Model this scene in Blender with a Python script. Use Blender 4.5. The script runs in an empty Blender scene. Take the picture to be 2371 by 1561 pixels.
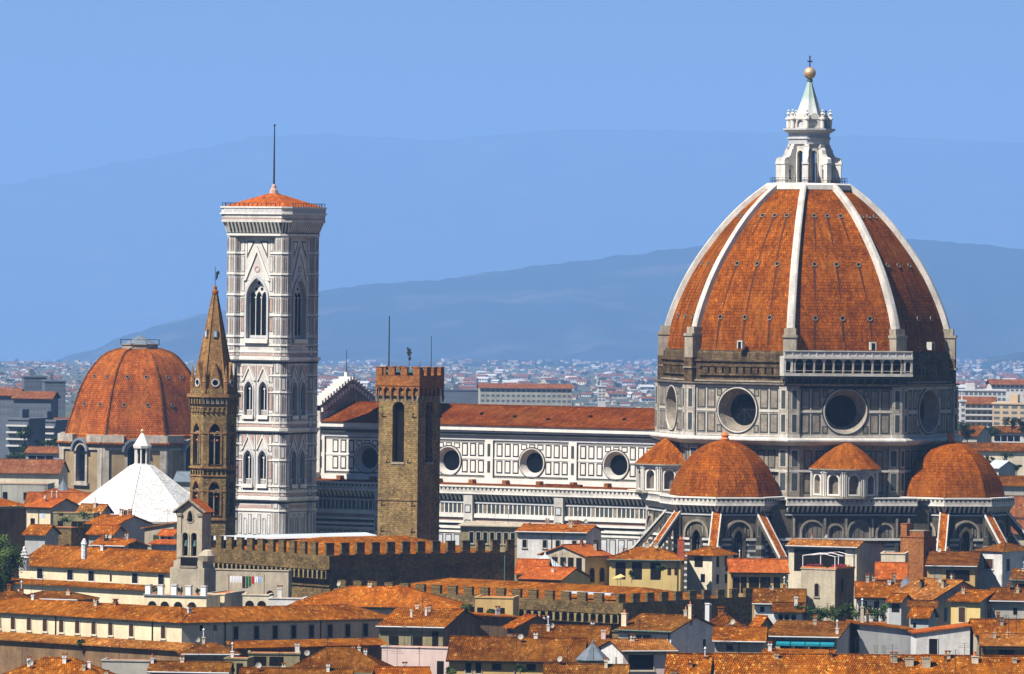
import bpy, math, random
from mathutils import Matrix, Vector
C = bpy.context.scene
COL = C.collection
R = math.radians
PI = math.pi
random.seed(7)

# ------------------------------------------------------------------ camera, sky, sun, exposure
FPX, CX, HY, ROLL, CAMH = 15960.0, 1185.5, 620.0, 0.011, 75.0
cam = bpy.data.cameras.new('camera')
cam.sensor_width = 36.0
cam.lens = FPX / 2371.0 * 36.0
cam.shift_y = -160.5 / 2371.0
cam.clip_start = 1.0
cam.clip_end = 130000
co = bpy.data.objects.new('camera', cam)
COL.objects.link(co)
co.location = (0, 0, CAMH)
co.rotation_mode = 'XYZ'
co.matrix_world = Matrix.Translation((0, 0, CAMH)) @ Matrix.Rotation(R(90), 4, 'X') @ Matrix.Rotation(ROLL, 4, 'Z')
C.camera = co

SUN_EL, SUN_LEFT = R(51), R(52)          # sun high, to the left of and behind the camera
sdir = Vector((-math.sin(SUN_LEFT) * math.cos(SUN_EL), -math.cos(SUN_LEFT) * math.cos(SUN_EL), math.sin(SUN_EL)))
W = bpy.data.worlds.new('World')
C.world = W
W.use_nodes = True
nt = W.node_tree
bg = nt.nodes['Background']
sky = nt.nodes.new('ShaderNodeTexSky')
sky.sky_type = 'NISHITA'
sky.sun_disc = False
sky.sun_elevation = SUN_EL
sky.sun_rotation = math.atan2(sdir.x, sdir.y)
sky.altitude = 100
sky.air_density = 1.0
sky.dust_density = 0.3
sky.ozone_density = 3.0
tint = nt.nodes.new('ShaderNodeMix')
tint.data_type = 'RGBA'
tint.blend_type = 'MULTIPLY'
tint.inputs[0].default_value = 1.0
tint.inputs[7].default_value = (0.60, 0.75, 1.08, 1)      # cool slide-film rendition of the sky
nt.links.new(sky.outputs[0], tint.inputs[6])
nt.links.new(tint.outputs[2], bg.inputs[0])
bg.inputs[1].default_value = 0.03
sl = bpy.data.lights.new('sun', 'SUN')
sl.energy = 5.0
sl.angle = R(0.5)
sl.color = (1.0, 0.945, 0.87)
so = bpy.data.objects.new('sun', sl)
COL.objects.link(so)
so.rotation_euler = sdir.to_track_quat('Z', 'Y').to_euler()
so.location = (0, 0, 400)
C.view_settings.view_transform = 'Standard'
C.view_settings.look = 'None'
C.view_settings.exposure = 0.9
C.view_settings.gamma = 1.0
C.render.engine = 'CYCLES'
C.cycles.max_bounces = 4
C.cycles.diffuse_bounces = 1
C.cycles.glossy_bounces = 1
C.cycles.transmission_bounces = 1
C.cycles.volume_bounces = 1
C.cycles.use_denoising = True


def P(px, py, Y):
    """point of the place seen at photo pixel (px, py), at depth Y"""
    u, v = px - CX, py - HY
    u2, v2 = u + v * ROLL, v - u * ROLL
    return Vector((u2 * Y / FPX, Y, CAMH - v2 * Y / FPX))


def PZ(px, py, Z):
    """the same, at height Z"""
    u, v = px - CX, py - HY
    v2 = v - u * ROLL
    return P(px, py, (CAMH - Z) * FPX / v2)


# ------------------------------------------------------------------ materials
MATS = {}


def srgb(r, g, b):
    f = lambda c: (c / 255 / 12.92) if c / 255 <= 0.04045 else ((c / 255 + 0.055) / 1.055) ** 2.4
    return (f(r), f(g), f(b), 1)


def newmat(name):
    m = bpy.data.materials.new(name)
    m.use_nodes = True
    MATS[name] = m
    return m, m.node_tree, m.node_tree.nodes['Principled BSDF']


def mixc(t, fac, a, b, mode='MIX'):
    n = t.nodes.new('ShaderNodeMix')
    n.data_type = 'RGBA'
    n.blend_type = mode
    for i, x in ((0, fac), (6, a), (7, b)):
        if isinstance(x, bpy.types.NodeSocket):
            t.links.new(x, n.inputs[i])
        else:
            n.inputs[i].default_value = x if i else float(x)
    return n.outputs[2]


def coords(t, kind='UV', scale=(1, 1, 1)):
    tc = t.nodes.new('ShaderNodeTexCoord')
    mp = t.nodes.new('ShaderNodeMapping')
    mp.inputs['Scale'].default_value = scale
    t.links.new(tc.outputs[kind], mp.inputs[0])
    return mp.outputs[0]


def noise(t, vec, scale, detail=3, rough=0.55):
    n = t.nodes.new('ShaderNodeTexNoise')
    n.inputs['Scale'].default_value = scale
    n.inputs['Detail'].default_value = detail
    n.inputs['Roughness'].default_value = rough
    t.links.new(vec, n.inputs['Vector'])
    return n.outputs[0]


def ramp(t, fac, stops):
    n = t.nodes.new('ShaderNodeValToRGB')
    t.links.new(fac, n.inputs[0])
    e = n.color_ramp.elements
    while len(e) < len(stops):
        e.new(0.5)
    for i, (p, c) in enumerate(stops):
        e[i].position = p
        e[i].color = c if len(c) == 4 else (*c, 1)
    return n.outputs[0]


def g(v):
    return (v, v, v, 1)


def mat_plain(name, col, rough=0.85, amt=0.25, scale=0.25, streak=0.0, fine=0.0, spec=0.08):
    m, t, b = newmat(name)
    ob = coords(t, 'Object')
    f = ramp(t, noise(t, ob, scale, 5), [(0.3, g(1 - amt)), (0.7, g(1 + amt * 0.3))])
    c = mixc(t, 1, col, f, 'MULTIPLY')
    if streak:
        st = coords(t, 'Object', (0.9, 0.9, 0.16))
        c = mixc(t, 1, c, ramp(t, noise(t, st, 0.8, 6, 0.7), [(0.36, g(1 - streak)), (0.62, g(1))]), 'MULTIPLY')
    if fine:
        c = mixc(t, 1, c, ramp(t, noise(t, ob, 2.2, 4, 0.7), [(0.35, g(1 - fine)), (0.65, g(1 + fine * .4))]), 'MULTIPLY')
    t.links.new(c, b.inputs['Base Color'])
    b.inputs['Roughness'].default_value = rough
    b.inputs['Specular IOR Level'].default_value = spec
    return m


def mat_tiles(name, c1, c2, light, dark, bw=0.3, rh=0.5, light_at=0.90, bump=0.6, moss=0.5, mortar=0.06):
    m, t, b = newmat(name)
    uv = coords(t, 'UV')
    br = t.nodes.new('ShaderNodeTexBrick')
    br.offset = 0.5
    br.inputs['Color1'].default_value = c1
    br.inputs['Color2'].default_value = c2
    br.inputs['Mortar'].default_value = dark
    br.inputs['Scale'].default_value = 1.0
    br.inputs['Mortar Size'].default_value = mortar
    br.inputs['Mortar Smooth'].default_value = 0.6
    br.inputs['Bias'].default_value = 0.0
    br.inputs['Brick Width'].default_value = bw
    br.inputs['Row Height'].default_value = rh
    t.links.new(uv, br.inputs['Vector'])
    c = br.outputs['Color']
    vo = t.nodes.new('ShaderNodeTexVoronoi')
    vo.inputs['Scale'].default_value = 3.4
    t.links.new(coords(t, 'UV', (1.1, 0.9, 1)), vo.inputs['Vector'])
    sep = t.nodes.new('ShaderNodeSeparateColor')
    t.links.new(vo.outputs['Color'], sep.inputs[0])
    c = mixc(t, ramp(t, sep.outputs[0], [(light_at, g(0)), (light_at + 0.02, g(0.65))]), c, light)
    c = mixc(t, ramp(t, sep.outputs[1], [(0.78, g(0)), (0.81, g(0.4))]), c, dark)
    patch = noise(t, coords(t, 'Object'), 0.11, 4, 0.6)
    c = mixc(t, ramp(t, patch, [(0.48, g(0)), (0.62, g(0.55))]), c, (c2[0] * 0.75 + 0.02, c2[1] * 0.95 + 0.012, c2[2] + 0.006, 1))
    big = noise(t, coords(t, 'Object'), 0.22, 6, 0.65)
    c = mixc(t, 1, c, ramp(t, big, [(0.34, g(1 - moss)), (0.62, g(1.12))]), 'MULTIPLY')
    fine = noise(t, coords(t, 'UV', (1, 0.6, 1)), 1.3, 5, 0.75)
    c = mixc(t, 1, c, ramp(t, fine, [(0.36, g(0.62)), (0.62, g(1.15))]), 'MULTIPLY')
    run = noise(t, coords(t, 'UV', (0.9, 0.1, 1)), 1.0, 5, 0.7)
    c = mixc(t, 1, c, ramp(t, run, [(0.38, g(0.72)), (0.62, g(1.1))]), 'MULTIPLY')
    t.links.new(c, b.inputs['Base Color'])
    b.inputs['Roughness'].default_value = 0.9
    b.inputs['Specular IOR Level'].default_value = 0.0
    bp = t.nodes.new('ShaderNodeBump')
    bp.inputs['Strength'].default_value = bump
    bp.inputs['Distance'].default_value = 0.12
    t.links.new(fine, bp.inputs['Height'])
    t.links.new(bp.outputs[0], b.inputs['Normal'])
    return m


def mat_masonry(name, c1, c2, mortar, bw, rh, ms=0.03, amt=0.35, streak=0.0, bump=0.4):
    m, t, b = newmat(name)
    br = t.nodes.new('ShaderNodeTexBrick')
    br.inputs['Color1'].default_value = c1
    br.inputs['Color2'].default_value = c2
    br.inputs['Mortar'].default_value = mortar
    br.inputs['Scale'].default_value = 1.0
    br.inputs['Mortar Size'].default_value = ms
    br.inputs['Brick Width'].default_value = bw
    br.inputs['Row Height'].default_value = rh
    uvn = coords(t, 'UV')
    nz = t.nodes.new('ShaderNodeTexNoise')
    nz.inputs['Scale'].default_value = 1.1
    t.links.new(uvn, nz.inputs['Vector'])
    bend = t.nodes.new('ShaderNodeVectorMath')
    bend.operation = 'MULTIPLY_ADD'
    t.links.new(nz.outputs['Color'], bend.inputs[0])
    bend.inputs[1].default_value = (bw * 0.9, rh * 0.9, 0)
    t.links.new(uvn, bend.inputs[2])
    t.links.new(bend.outputs[0], br.inputs['Vector'])
    c = br.outputs['Color']
    ob = coords(t, 'Object')
    c = mixc(t, 1, c, ramp(t, noise(t, ob, 0.35, 5), [(0.3, g(1 - amt)), (0.7, g(1.15))]), 'MULTIPLY')
    fn = noise(t, ob, 2.4, 4, 0.7)
    c = mixc(t, 1, c, ramp(t, fn, [(0.36, g(0.6)), (0.64, g(1.2))]), 'MULTIPLY')
    if streak:
        st = coords(t, 'Object', (1.6, 1.6, 0.1))
        c = mixc(t, 1, c, ramp(t, noise(t, st, 0.8, 4), [(0.42, g(1 - streak)), (0.6, g(1))]), 'MULTIPLY')
    t.links.new(c, b.inputs['Base Color'])
    b.inputs['Roughness'].default_value = 0.95
    b.inputs['Specular IOR Level'].default_value = 0.0
    bp = t.nodes.new('ShaderNodeBump')
    bp.inputs['Strength'].default_value = bump
    bp.inputs['Distance'].default_value = 0.15
    t.links.new(fn, bp.inputs['Height'])
    t.links.new(bp.outputs[0], b.inputs['Normal'])
    return m


# roofs
mat_tiles('tile', (0.50, 0.150, 0.004, 1), (0.34, 0.086, 0.003, 1), (0.72, 0.40, 0.10, 1), (0.09, 0.022, 0.004, 1))
mat_tiles('tile_warm', (0.58, 0.158, 0.005, 1), (0.42, 0.100, 0.004, 1), (0.75, 0.40, 0.11, 1), (0.13, 0.028, 0.005, 1), light_at=0.92, moss=0.4)
mat_tiles('tile_old', (0.34, 0.108, 0.005, 1), (0.21, 0.062, 0.004, 1), (0.48, 0.26, 0.10, 1), (0.06, 0.018, 0.004, 1), light_at=0.93, moss=0.6)
mat_tiles('tile_new', (0.60, 0.150, 0.025, 1), (0.48, 0.105, 0.016, 1), (0.68, 0.26, 0.10, 1), (0.22, 0.045, 0.008, 1), light_at=0.93, moss=0.2)
mat_tiles('tile_dome', (0.41, 0.110, 0.004, 1), (0.28, 0.066, 0.003, 1), (0.56, 0.21, 0.03, 1), (0.11, 0.026, 0.004, 1), bw=0.5, rh=0.62, light_at=0.96, bump=0.25, moss=0.4, mortar=0.055)
mat_tiles('tile_dome_red', (0.48, 0.125, 0.014, 1), (0.36, 0.085, 0.010, 1), (0.52, 0.21, 0.08, 1), (0.10, 0.022, 0.006, 1), bw=0.5, rh=0.55, light_at=0.95, bump=0.3, moss=0.35)
mat_tiles('tile_nave', (0.25, 0.062, 0.008, 1), (0.18, 0.042, 0.006, 1), (0.32, 0.11, 0.03, 1), (0.09, 0.02, 0.005, 1), light_at=0.93, moss=0.3)
mat_tiles('tile_brown', (0.36, 0.125, 0.012, 1), (0.22, 0.072, 0.008, 1), (0.62, 0.38, 0.14, 1), (0.07, 0.022, 0.005, 1), light_at=0.92, moss=0.55)
mat_tiles('tile_faded', (0.54, 0.200, 0.030, 1), (0.38, 0.125, 0.018, 1), (0.74, 0.46, 0.20, 1), (0.12, 0.035, 0.008, 1), light_at=0.88, moss=0.45)
mat_tiles('tile_far', (0.34, 0.125, 0.05, 1), (0.26, 0.09, 0.035, 1), (0.4, 0.2, 0.1, 1), (0.12, 0.04, 0.02, 1), light_at=0.95, moss=0.3)  # duller roof tile for the far city, with haze put into its colour
# stone and plaster
mat_plain('marble', (0.64, 0.60, 0.53, 1), 0.6, 0.25, 0.3, streak=0.25, fine=0.15)
mat_plain('marble_bright', (0.78, 0.74, 0.66, 1), 0.6, 0.15, 0.3, streak=0.16, fine=0.08)
mat_plain('marble_pale', (0.52, 0.52, 0.52, 1), 0.6, 0.18, 0.5, fine=0.1)
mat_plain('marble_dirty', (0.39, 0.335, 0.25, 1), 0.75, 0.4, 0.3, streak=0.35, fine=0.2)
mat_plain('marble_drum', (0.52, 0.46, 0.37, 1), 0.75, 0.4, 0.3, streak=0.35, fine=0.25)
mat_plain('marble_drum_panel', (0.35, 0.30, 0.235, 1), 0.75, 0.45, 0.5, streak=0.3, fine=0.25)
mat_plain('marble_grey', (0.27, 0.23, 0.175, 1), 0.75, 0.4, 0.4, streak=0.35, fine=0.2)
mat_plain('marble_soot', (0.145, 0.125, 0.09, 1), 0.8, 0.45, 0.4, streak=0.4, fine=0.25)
mat_plain('tile_stain', (0.09, 0.028, 0.008, 1), 0.9, 0.4, 0.8)
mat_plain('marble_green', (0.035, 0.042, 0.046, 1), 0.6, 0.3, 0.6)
mat_plain('marble_green_soft', (0.06, 0.07, 0.066, 1), 0.7, 0.35, 0.5)
mat_plain('marble_pink', (0.48, 0.33, 0.27, 1), 0.7, 0.25, 0.5, fine=0.15)
mat_plain('marble_tower', (0.70, 0.66, 0.60, 1), 0.65, 0.22, 0.35, streak=0.2, fine=0.15)
mat_masonry('rough_brown', (0.19, 0.130, 0.066, 1), (0.13, 0.088, 0.046, 1), (0.09, 0.065, 0.04, 1), 1.6, 0.5, 0.03, 0.45, streak=0.4)
mat_masonry('pietraforte', (0.37, 0.26, 0.11, 1), (0.24, 0.165, 0.068, 1), (0.18, 0.12, 0.05, 1), 0.5, 0.3, 0.035, 0.35, streak=0.2, bump=0.7)
mat_masonry('rough_stone', (0.25, 0.17, 0.068, 1), (0.13, 0.085, 0.035, 1), (0.12, 0.08, 0.035, 1), 0.55, 0.38, 0.03, 0.5, bump=0.9)
mat_masonry('brick', (0.42, 0.165, 0.045, 1), (0.31, 0.115, 0.032, 1), (0.15, 0.065, 0.028, 1), 0.4, 0.16, 0.02, 0.25)
mat_masonry('brick_red', (0.46, 0.105, 0.05, 1), (0.38, 0.085, 0.04, 1), (0.3, 0.1, 0.06, 1), 0.4, 0.16, 0.02, 0.2)
mat_plain('plaster_cream', (0.78, 0.65, 0.43, 1), 0.9, 0.22, 0.25, streak=0.2, fine=0.1)
mat_plain('plaster_pale', (0.72, 0.63, 0.46, 1), 0.9, 0.26, 0.25, streak=0.22, fine=0.12)
mat_plain('plaster_white', (0.74, 0.71, 0.66, 1), 0.9, 0.24, 0.3, streak=0.2, fine=0.12)
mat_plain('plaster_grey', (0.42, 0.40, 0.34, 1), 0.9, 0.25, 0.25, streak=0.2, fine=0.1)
mat_plain('plaster_stone', (0.50, 0.43, 0.31, 1), 0.9, 0.25, 0.3, streak=0.28, fine=0.15)
mat_plain('plaster_ochre', (0.56, 0.38, 0.15, 1), 0.9, 0.25, 0.25, streak=0.2)
mat_plain('plaster_yellow', (0.66, 0.49, 0.19, 1), 0.9, 0.18, 0.25, streak=0.15)
mat_plain('stone_olive', (0.30, 0.235, 0.105, 1), 0.9, 0.3, 0.4, streak=0.2, fine=0.2)
mat_plain('plaster_olive', (0.33, 0.28, 0.15, 1), 0.9, 0.35, 0.3, streak=0.3, fine=0.2)
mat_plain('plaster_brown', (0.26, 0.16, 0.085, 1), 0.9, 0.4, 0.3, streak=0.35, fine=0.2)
mat_plain('plaster_pink', (0.68, 0.52, 0.46, 1), 0.9, 0.2, 0.25, streak=0.15)
mat_plain('plaster_bluegrey', (0.42, 0.42, 0.41, 1), 0.9, 0.2, 0.25, streak=0.2)
mat_plain('plaster_drum', (0.32, 0.235, 0.125, 1), 0.9, 0.25, 0.3, streak=0.2)
mat_masonry('limewash', (0.72, 0.70, 0.67, 1), (0.64, 0.63, 0.60, 1), (0.42, 0.40, 0.37, 1), 1.8, 0.9, 0.03, 0.1, streak=0.12, bump=0.1)
# other
mat_plain('dark_glass', (0.004, 0.006, 0.009, 1), 0.5, 0.3, 1.0, spec=0.06)
mat_plain('opening', (0.012, 0.010, 0.008, 1), 1.0, 0.3, 1.0, spec=0.05)
mat_plain('shutter_brown', (0.075, 0.035, 0.015, 1), 0.8, 0.3, 1.0)
mat_plain('shutter_green', (0.03, 0.075, 0.05, 1), 0.8, 0.3, 1.0)
mat_plain('shutter_blue', (0.06, 0.17, 0.30, 1), 0.8, 0.2, 1.0)
mat_plain('wood_dark', (0.05, 0.028, 0.014, 1), 0.85, 0.3, 1.0)
mat_plain('lead', (0.17, 0.20, 0.23, 1), 0.5, 0.25, 0.8, streak=0.2)
mat_plain('sheet_metal', (0.55, 0.60, 0.62, 1), 0.45, 0.15, 0.4, spec=0.4)
mat_plain('iron', (0.03, 0.032, 0.036, 1), 0.6, 0.2, 1.0)
mat_plain('copper_green', (0.09, 0.17, 0.15, 1), 0.6, 0.3, 0.8)
mat_plain('white_paint', (0.80, 0.80, 0.79, 1), 0.6, 0.06, 0.6)
mat_plain('terracotta_pot', (0.55, 0.18, 0.06, 1), 0.9, 0.2, 1.0)
mat_plain('awning_teal', (0.015, 0.20, 0.26, 1), 0.8, 0.2, 0.6)
mat_plain('flower_red', (0.55, 0.03, 0.07, 1), 0.9, 0.3, 2.0)
mat_plain('cloth_white', (0.8, 0.82, 0.85, 1), 0.9, 0.08, 1.0)
mat_plain('cloth_green', (0.02, 0.14, 0.05, 1), 0.9, 0.1, 1.0)
mat_plain('cloth_red', (0.5, 0.04, 0.03, 1), 0.9, 0.1, 1.0)
mat_plain('cloth_dark', (0.05, 0.02, 0.03, 1), 0.9, 0.1, 1.0)
mat_plain('cloth_blue', (0.35, 0.5, 0.75, 1), 0.9, 0.1, 1.0)
mat_plain('leaf', (0.035, 0.075, 0.016, 1), 0.8, 0.5, 0.7, fine=0.4)
mat_plain('leaf_light', (0.13, 0.20, 0.045, 1), 0.8, 0.5, 0.7, fine=0.4)
mat_plain('leaf_dark', (0.02, 0.045, 0.015, 1), 0.8, 0.5, 0.7, fine=0.4)
mat_plain('bark', (0.06, 0.04, 0.025, 1), 0.9, 0.3, 1.0)
mat_plain('paving', (0.10, 0.085, 0.07, 1), 0.95, 0.3, 0.1)
mat_plain('concrete_dark', (0.12, 0.14, 0.17, 1), 0.9, 0.3, 0.1)
mat_plain('concrete_tan', (0.50, 0.38, 0.25, 1), 0.9, 0.15, 0.1)
mat_plain('concrete_pale', (0.50, 0.49, 0.47, 1), 0.9, 0.15, 0.1)
m, t, b = newmat('gilt')
b.inputs['Base Color'].default_value = (0.66, 0.42, 0.22, 1)
b.inputs['Metallic'].default_value = 0.55
b.inputs['Roughness'].default_value = 0.45
# lantern cone: verdigris runs down from the ball and fades in streaks
m, t, b = newmat('cone_patina')
obz = t.nodes.new('ShaderNodeSeparateXYZ')
t.links.new(coords(t, 'Object'), obz.inputs[0])
mr = t.nodes.new('ShaderNodeMapRange')
mr.inputs[1].default_value = 104.5
mr.inputs[2].default_value = 110.5
t.links.new(obz.outputs[2], mr.inputs[0])
ns = noise(t, coords(t, 'Object', (2.5, 2.5, 0.2)), 1.0, 4)
ad = t.nodes.new('ShaderNodeMath')
ad.operation = 'MULTIPLY_ADD'
t.links.new(ns, ad.inputs[0])
ad.inputs[1].default_value = 0.9
t.links.new(mr.outputs[0], ad.inputs[2])
cc = ramp(t, ad.outputs[0], [(0.55, (0.62, 0.62, 0.58)), (0.95, (0.40, 0.47, 0.43)), (1.35 - .35, (0.30, 0.40, 0.35))])
t.links.new(cc, b.inputs['Base Color'])
b.inputs['Roughness'].default_value = 0.7


# ------------------------------------------------------------------ mesh building
class MB:
    """collects faces (in metres) and links them as ONE mesh object"""

    def __init__(s):
        s.v, s.f, s.m, s.uv, s.names = [], [], [], [], []
        s.T = Matrix.Identity(4)

    def face(s, pts, mat, uv=None):
        i = len(s.v)
        s.v += [tuple(s.T @ Vector(p)) for p in pts]
        s.f.append(list(range(i, i + len(pts))))
        if mat not in s.names:
            s.names.append(mat)
        s.m.append(s.names.index(mat))
        s.uv.append(uv)

    def box(s, x0, x1, y0, y1, z0, z1, mat, skip=''):
        a = [(x0, y0, z0), (x1, y0, z0), (x1, y1, z0), (x0, y1, z0), (x0, y0, z1), (x1, y0, z1), (x1, y1, z1), (x0, y1, z1)]
        for k, q in (('b', (3, 2, 1, 0)), ('t', (4, 5, 6, 7)), ('f', (0, 1, 5, 4)), ('r', (1, 2, 6, 5)), ('k', (2, 3, 7, 6)), ('l', (3, 0, 4, 7))):
            if k not in skip:
                s.face([a[j] for j in q], mat)

    def rect(s, a0, a1, b0, b1, c, mat):
        s.face([(a0, b0, c), (a1, b0, c), (a1, b1, c), (a0, b1, c)], mat)

    def prism(s, poly, z0, z1, mat, top=True, bottom=False, topmat=None):
        n = len(poly)
        for i in range(n):
            p, q = poly[i], poly[(i + 1) % n]
            s.face([(p[0], p[1], z0), (q[0], q[1], z0), (q[0], q[1], z1), (p[0], p[1], z1)], mat)
        if top:
            s.face([(p[0], p[1], z1) for p in poly], topmat or mat)
        if bottom:
            s.face([(p[0], p[1], z0) for p in reversed(poly)], mat)

    def lathe(s, prof, n, mat, x=0, y=0, ph=0.0, cap=True, a0=0.0, a1=2 * PI):
        """prof: (radius, z) from bottom to top"""
        full = abs(a1 - a0 - 2 * PI) < 1e-6
        for k in range(n):
            t0, t1 = ph + a0 + (a1 - a0) * k / n, ph + a0 + (a1 - a0) * (k + 1) / n
            acc = 0
            for (r0, z0), (r1, z1) in zip(prof, prof[1:]):
                d = math.hypot(r1 - r0, z1 - z0)
                p = lambda r, t, z: (x + r * math.cos(t), y + r * math.sin(t), z)
                rm = max(r0, r1)
                w0, w1 = 2 * r0 * math.sin((t1 - t0) / 2), 2 * r1 * math.sin((t1 - t0) / 2)
                o = k * 3.7
                if r1 < 1e-4:
                    s.face([p(r0, t0, z0), p(r0, t1, z0), (x, y, z1)], mat, [(o - w0 / 2, acc), (o + w0 / 2, acc), (o, acc + d)])
                elif r0 < 1e-4:
                    s.face([(x, y, z0), p(r1, t1, z1), p(r1, t0, z1)], mat, [(o, acc), (o + w1 / 2, acc + d), (o - w1 / 2, acc + d)])
                else:
                    s.face([p(r0, t0, z0), p(r0, t1, z0), p(r1, t1, z1), p(r1, t0, z1)], mat,
                           [(o - w0 / 2, acc), (o + w0 / 2, acc), (o + w1 / 2, acc + d), (o - w1 / 2, acc + d)])
                acc += d
        if cap and full and prof[-1][0] > 1e-4:
            r, z = prof[-1]
            s.face([(x + r * math.cos(ph + 2 * PI * k / n), y + r * math.sin(ph + 2 * PI * k / n), z) for k in range(n)], mat)

    def tube(s, p0, p1, r0, r1, mat, n=6):
        p0, p1 = Vector(p0), Vector(p1)
        d = (p1 - p0).normalized()
        a = d.orthogonal().normalized()
        b = d.cross(a)
        c0 = [p0 + (a * math.cos(2 * PI * k / n) + b * math.sin(2 * PI * k / n)) * r0 for k in range(n)]
        c1 = [p1 + (a * math.cos(2 * PI * k / n) + b * math.sin(2 * PI * k / n)) * r1 for k in range(n)]
        for k in range(n):
            j = (k + 1) % n
            s.face([c0[k], c0[j], c1[j], c1[k]], mat)
        s.face(c1, mat)
        s.face(list(reversed(c0)), mat)

    def sphere(s, c, r, mat, n=16, m=10, sz=1.0):
        prof = [(r * math.sin(PI * i / m), c[2] - r * sz * math.cos(PI * i / m)) for i in range(m + 1)]
        prof[0], prof[-1] = (0, prof[0][1]), (0, prof[-1][1])
        s.lathe(prof, n, mat, c[0], c[1])

    # -- wall space: x along the wall, y up, z out of the wall
    def holed(s, a0, a1, b0, b1, hole, mat, c=0.0, depth=0.0, jamb=None, inner=None):
        """a rectangle with one star-shaped hole; the hole's sides run back to `inner` (or straight) at -depth"""
        n = len(hole)
        hx = sum(p[0] for p in hole) / n
        hy = sum(p[1] for p in hole) / n

        def proj(p):
            dx, dy = p[0] - hx, p[1] - hy
            ts = []
            if dx > 1e-9: ts.append(((a1 - hx) / dx, 0))
            if dy > 1e-9: ts.append(((b1 - hy) / dy, 1))
            if dx < -1e-9: ts.append(((a0 - hx) / dx, 2))
            if dy < -1e-9: ts.append(((b0 - hy) / dy, 3))
            t_, side = min(ts)
            return (hx + dx * t_, hy + dy * t_), side
        corner = {(0, 1): (a1, b1), (1, 2): (a0, b1), (2, 3): (a0, b0), (3, 0): (a1, b0)}
        for i in range(n):
            p, q = hole[i], hole[(i + 1) % n]
            (pp, sp), (qq, sq) = proj(p), proj(q)
            poly = [p, pp]
            k = sp
            while k != sq:
                poly.append(corner[(k, (k + 1) % 4)])
                k = (k + 1) % 4
            poly += [qq, q]
            s.face([(x, y, c) for x, y in poly], mat)
            if depth:
                pi, qi = (inner[i], inner[(i + 1) % n]) if inner else (p, q)
                s.face([(q[0], q[1], c), (qi[0], qi[1], c - depth), (pi[0], pi[1], c - depth), (p[0], p[1], c)], jamb or mat)

    def ring(s, outer, inner, c0, c1, mat):
        """raised flat band between two outlines with the same number of points"""
        n = len(outer)
        for i in range(n):
            j = (i + 1) % n
            o, o2, p, p2 = outer[i], outer[j], inner[i], inner[j]
            s.face([(*o, c1), (*o2, c1), (*p2, c1), (*p, c1)], mat)
            s.face([(*o, c0), (*o2, c0), (*o2, c1), (*o, c1)], mat)
            s.face([(*p2, c0), (*p, c0), (*p, c1), (*p2, c1)], mat)

    def wedge(s, a0, a1, b0, b1, c0, c1, mat):
        """corbel: deep at the top, nothing at the bottom"""
        s.face([(a0, b1, c1), (a0, b0, c0), (a1, b0, c0), (a1, b1, c1)], mat)
        s.face([(a0, b1, c0), (a0, b0, c0), (a0, b1, c1)], mat)
        s.face([(a1, b1, c0), (a1, b1, c1), (a1, b0, c0)], mat)

    def panel(s, a0, a1, b0, b1, lw, c, line, fill):
        s.rect(a0, a1, b0, b1, c + 0.03, line)
        s.rect(a0 + lw, a1 - lw, b0 + lw, b1 - lw, c + 0.06, fill)

    def build(s, name, parent=None, smooth=False, loc=None, mesh_only=False):
        me = bpy.data.meshes.new(name)
        me.from_pydata(s.v, [], s.f)
        for k in s.names:
            me.materials.append(MATS[k])
        me.polygons.foreach_set('material_index', s.m)
        if smooth:
            me.polygons.foreach_set('use_smooth', [True] * len(s.f))
        ul = me.uv_layers.new(name='UVMap')
        uvs = []
        for pts, given in zip(s.f, s.uv):
            if given:
                uvs += [c for q in given for c in q]
                continue
            vs = [Vector(s.v[i]) for i in pts]
            nrm = Vector((0, 0, 0))
            for i in range(len(vs)):
                a, b_ = vs[i], vs[(i + 1) % len(vs)]
                nrm += Vector(((a.y - b_.y) * (a.z + b_.z), (a.z - b_.z) * (a.x + b_.x), (a.x - b_.x) * (a.y + b_.y)))
            if nrm.length < 1e-12:
                nrm = Vector((0, 0, 1))
            nrm.normalize()
            u = Vector((-nrm.y, nrm.x, 0))
            u = u.normalized() if u.length > 1e-3 else Vector((1, 0, 0))
            w = nrm.cross(u)
            for p in vs:
                uvs += [p.dot(u), p.dot(w)]
        ul.data.foreach_set('uv', uvs)
        me.validate()
        me.update()
        if mesh_only:
            return me
        o = bpy.data.objects.new(name, me)
        COL.objects.link(o)
        if parent:
            o.parent = parent
        if loc is not None:
            o.location = loc
        return o


def tag(o, label, cat, group=None):
    o['label'] = label
    o['category'] = cat
    if group:
        o['group'] = group
    return o


def kind(o, k):
    o['kind'] = k
    return o


def thing(name, label, cat, loc=(0, 0, 0), rz=0.0, group=None):
    o = bpy.data.objects.new(name, None)
    o.empty_display_size = 2
    COL.objects.link(o)
    o.location = loc
    o.rotation_euler = (0, 0, rz)
    return tag(o, label, cat, group)


def put(me, name, parent, loc, rz=0.0, scale=None):
    o = bpy.data.objects.new(name, me)
    COL.objects.link(o)
    o.parent = parent
    o.location = loc
    o.rotation_euler = (0, 0, rz)
    if scale:
        o.scale = scale
    return o


def wallT(phi, ap, z=0.0, cx=0.0, cy=0.0):
    """wall-space matrix of a vertical wall whose outward normal points to angle phi, `ap` from (cx, cy)"""
    n = Vector((math.cos(phi), math.sin(phi), 0))
    u = Vector((-math.sin(phi), math.cos(phi), 0))
    o = Vector((cx, cy, z)) + n * ap
    return Matrix(((u.x, 0, n.x, o.x), (u.y, 0, n.y, o.y), (0, 1, 0, o.z), (0, 0, 0, 1)))


def circle(cx, cy, r, n=40, ry=None):
    return [(cx + r * math.cos(2 * PI * k / n), cy + (ry or r) * math.sin(2 * PI * k / n)) for k in range(n)]


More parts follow.
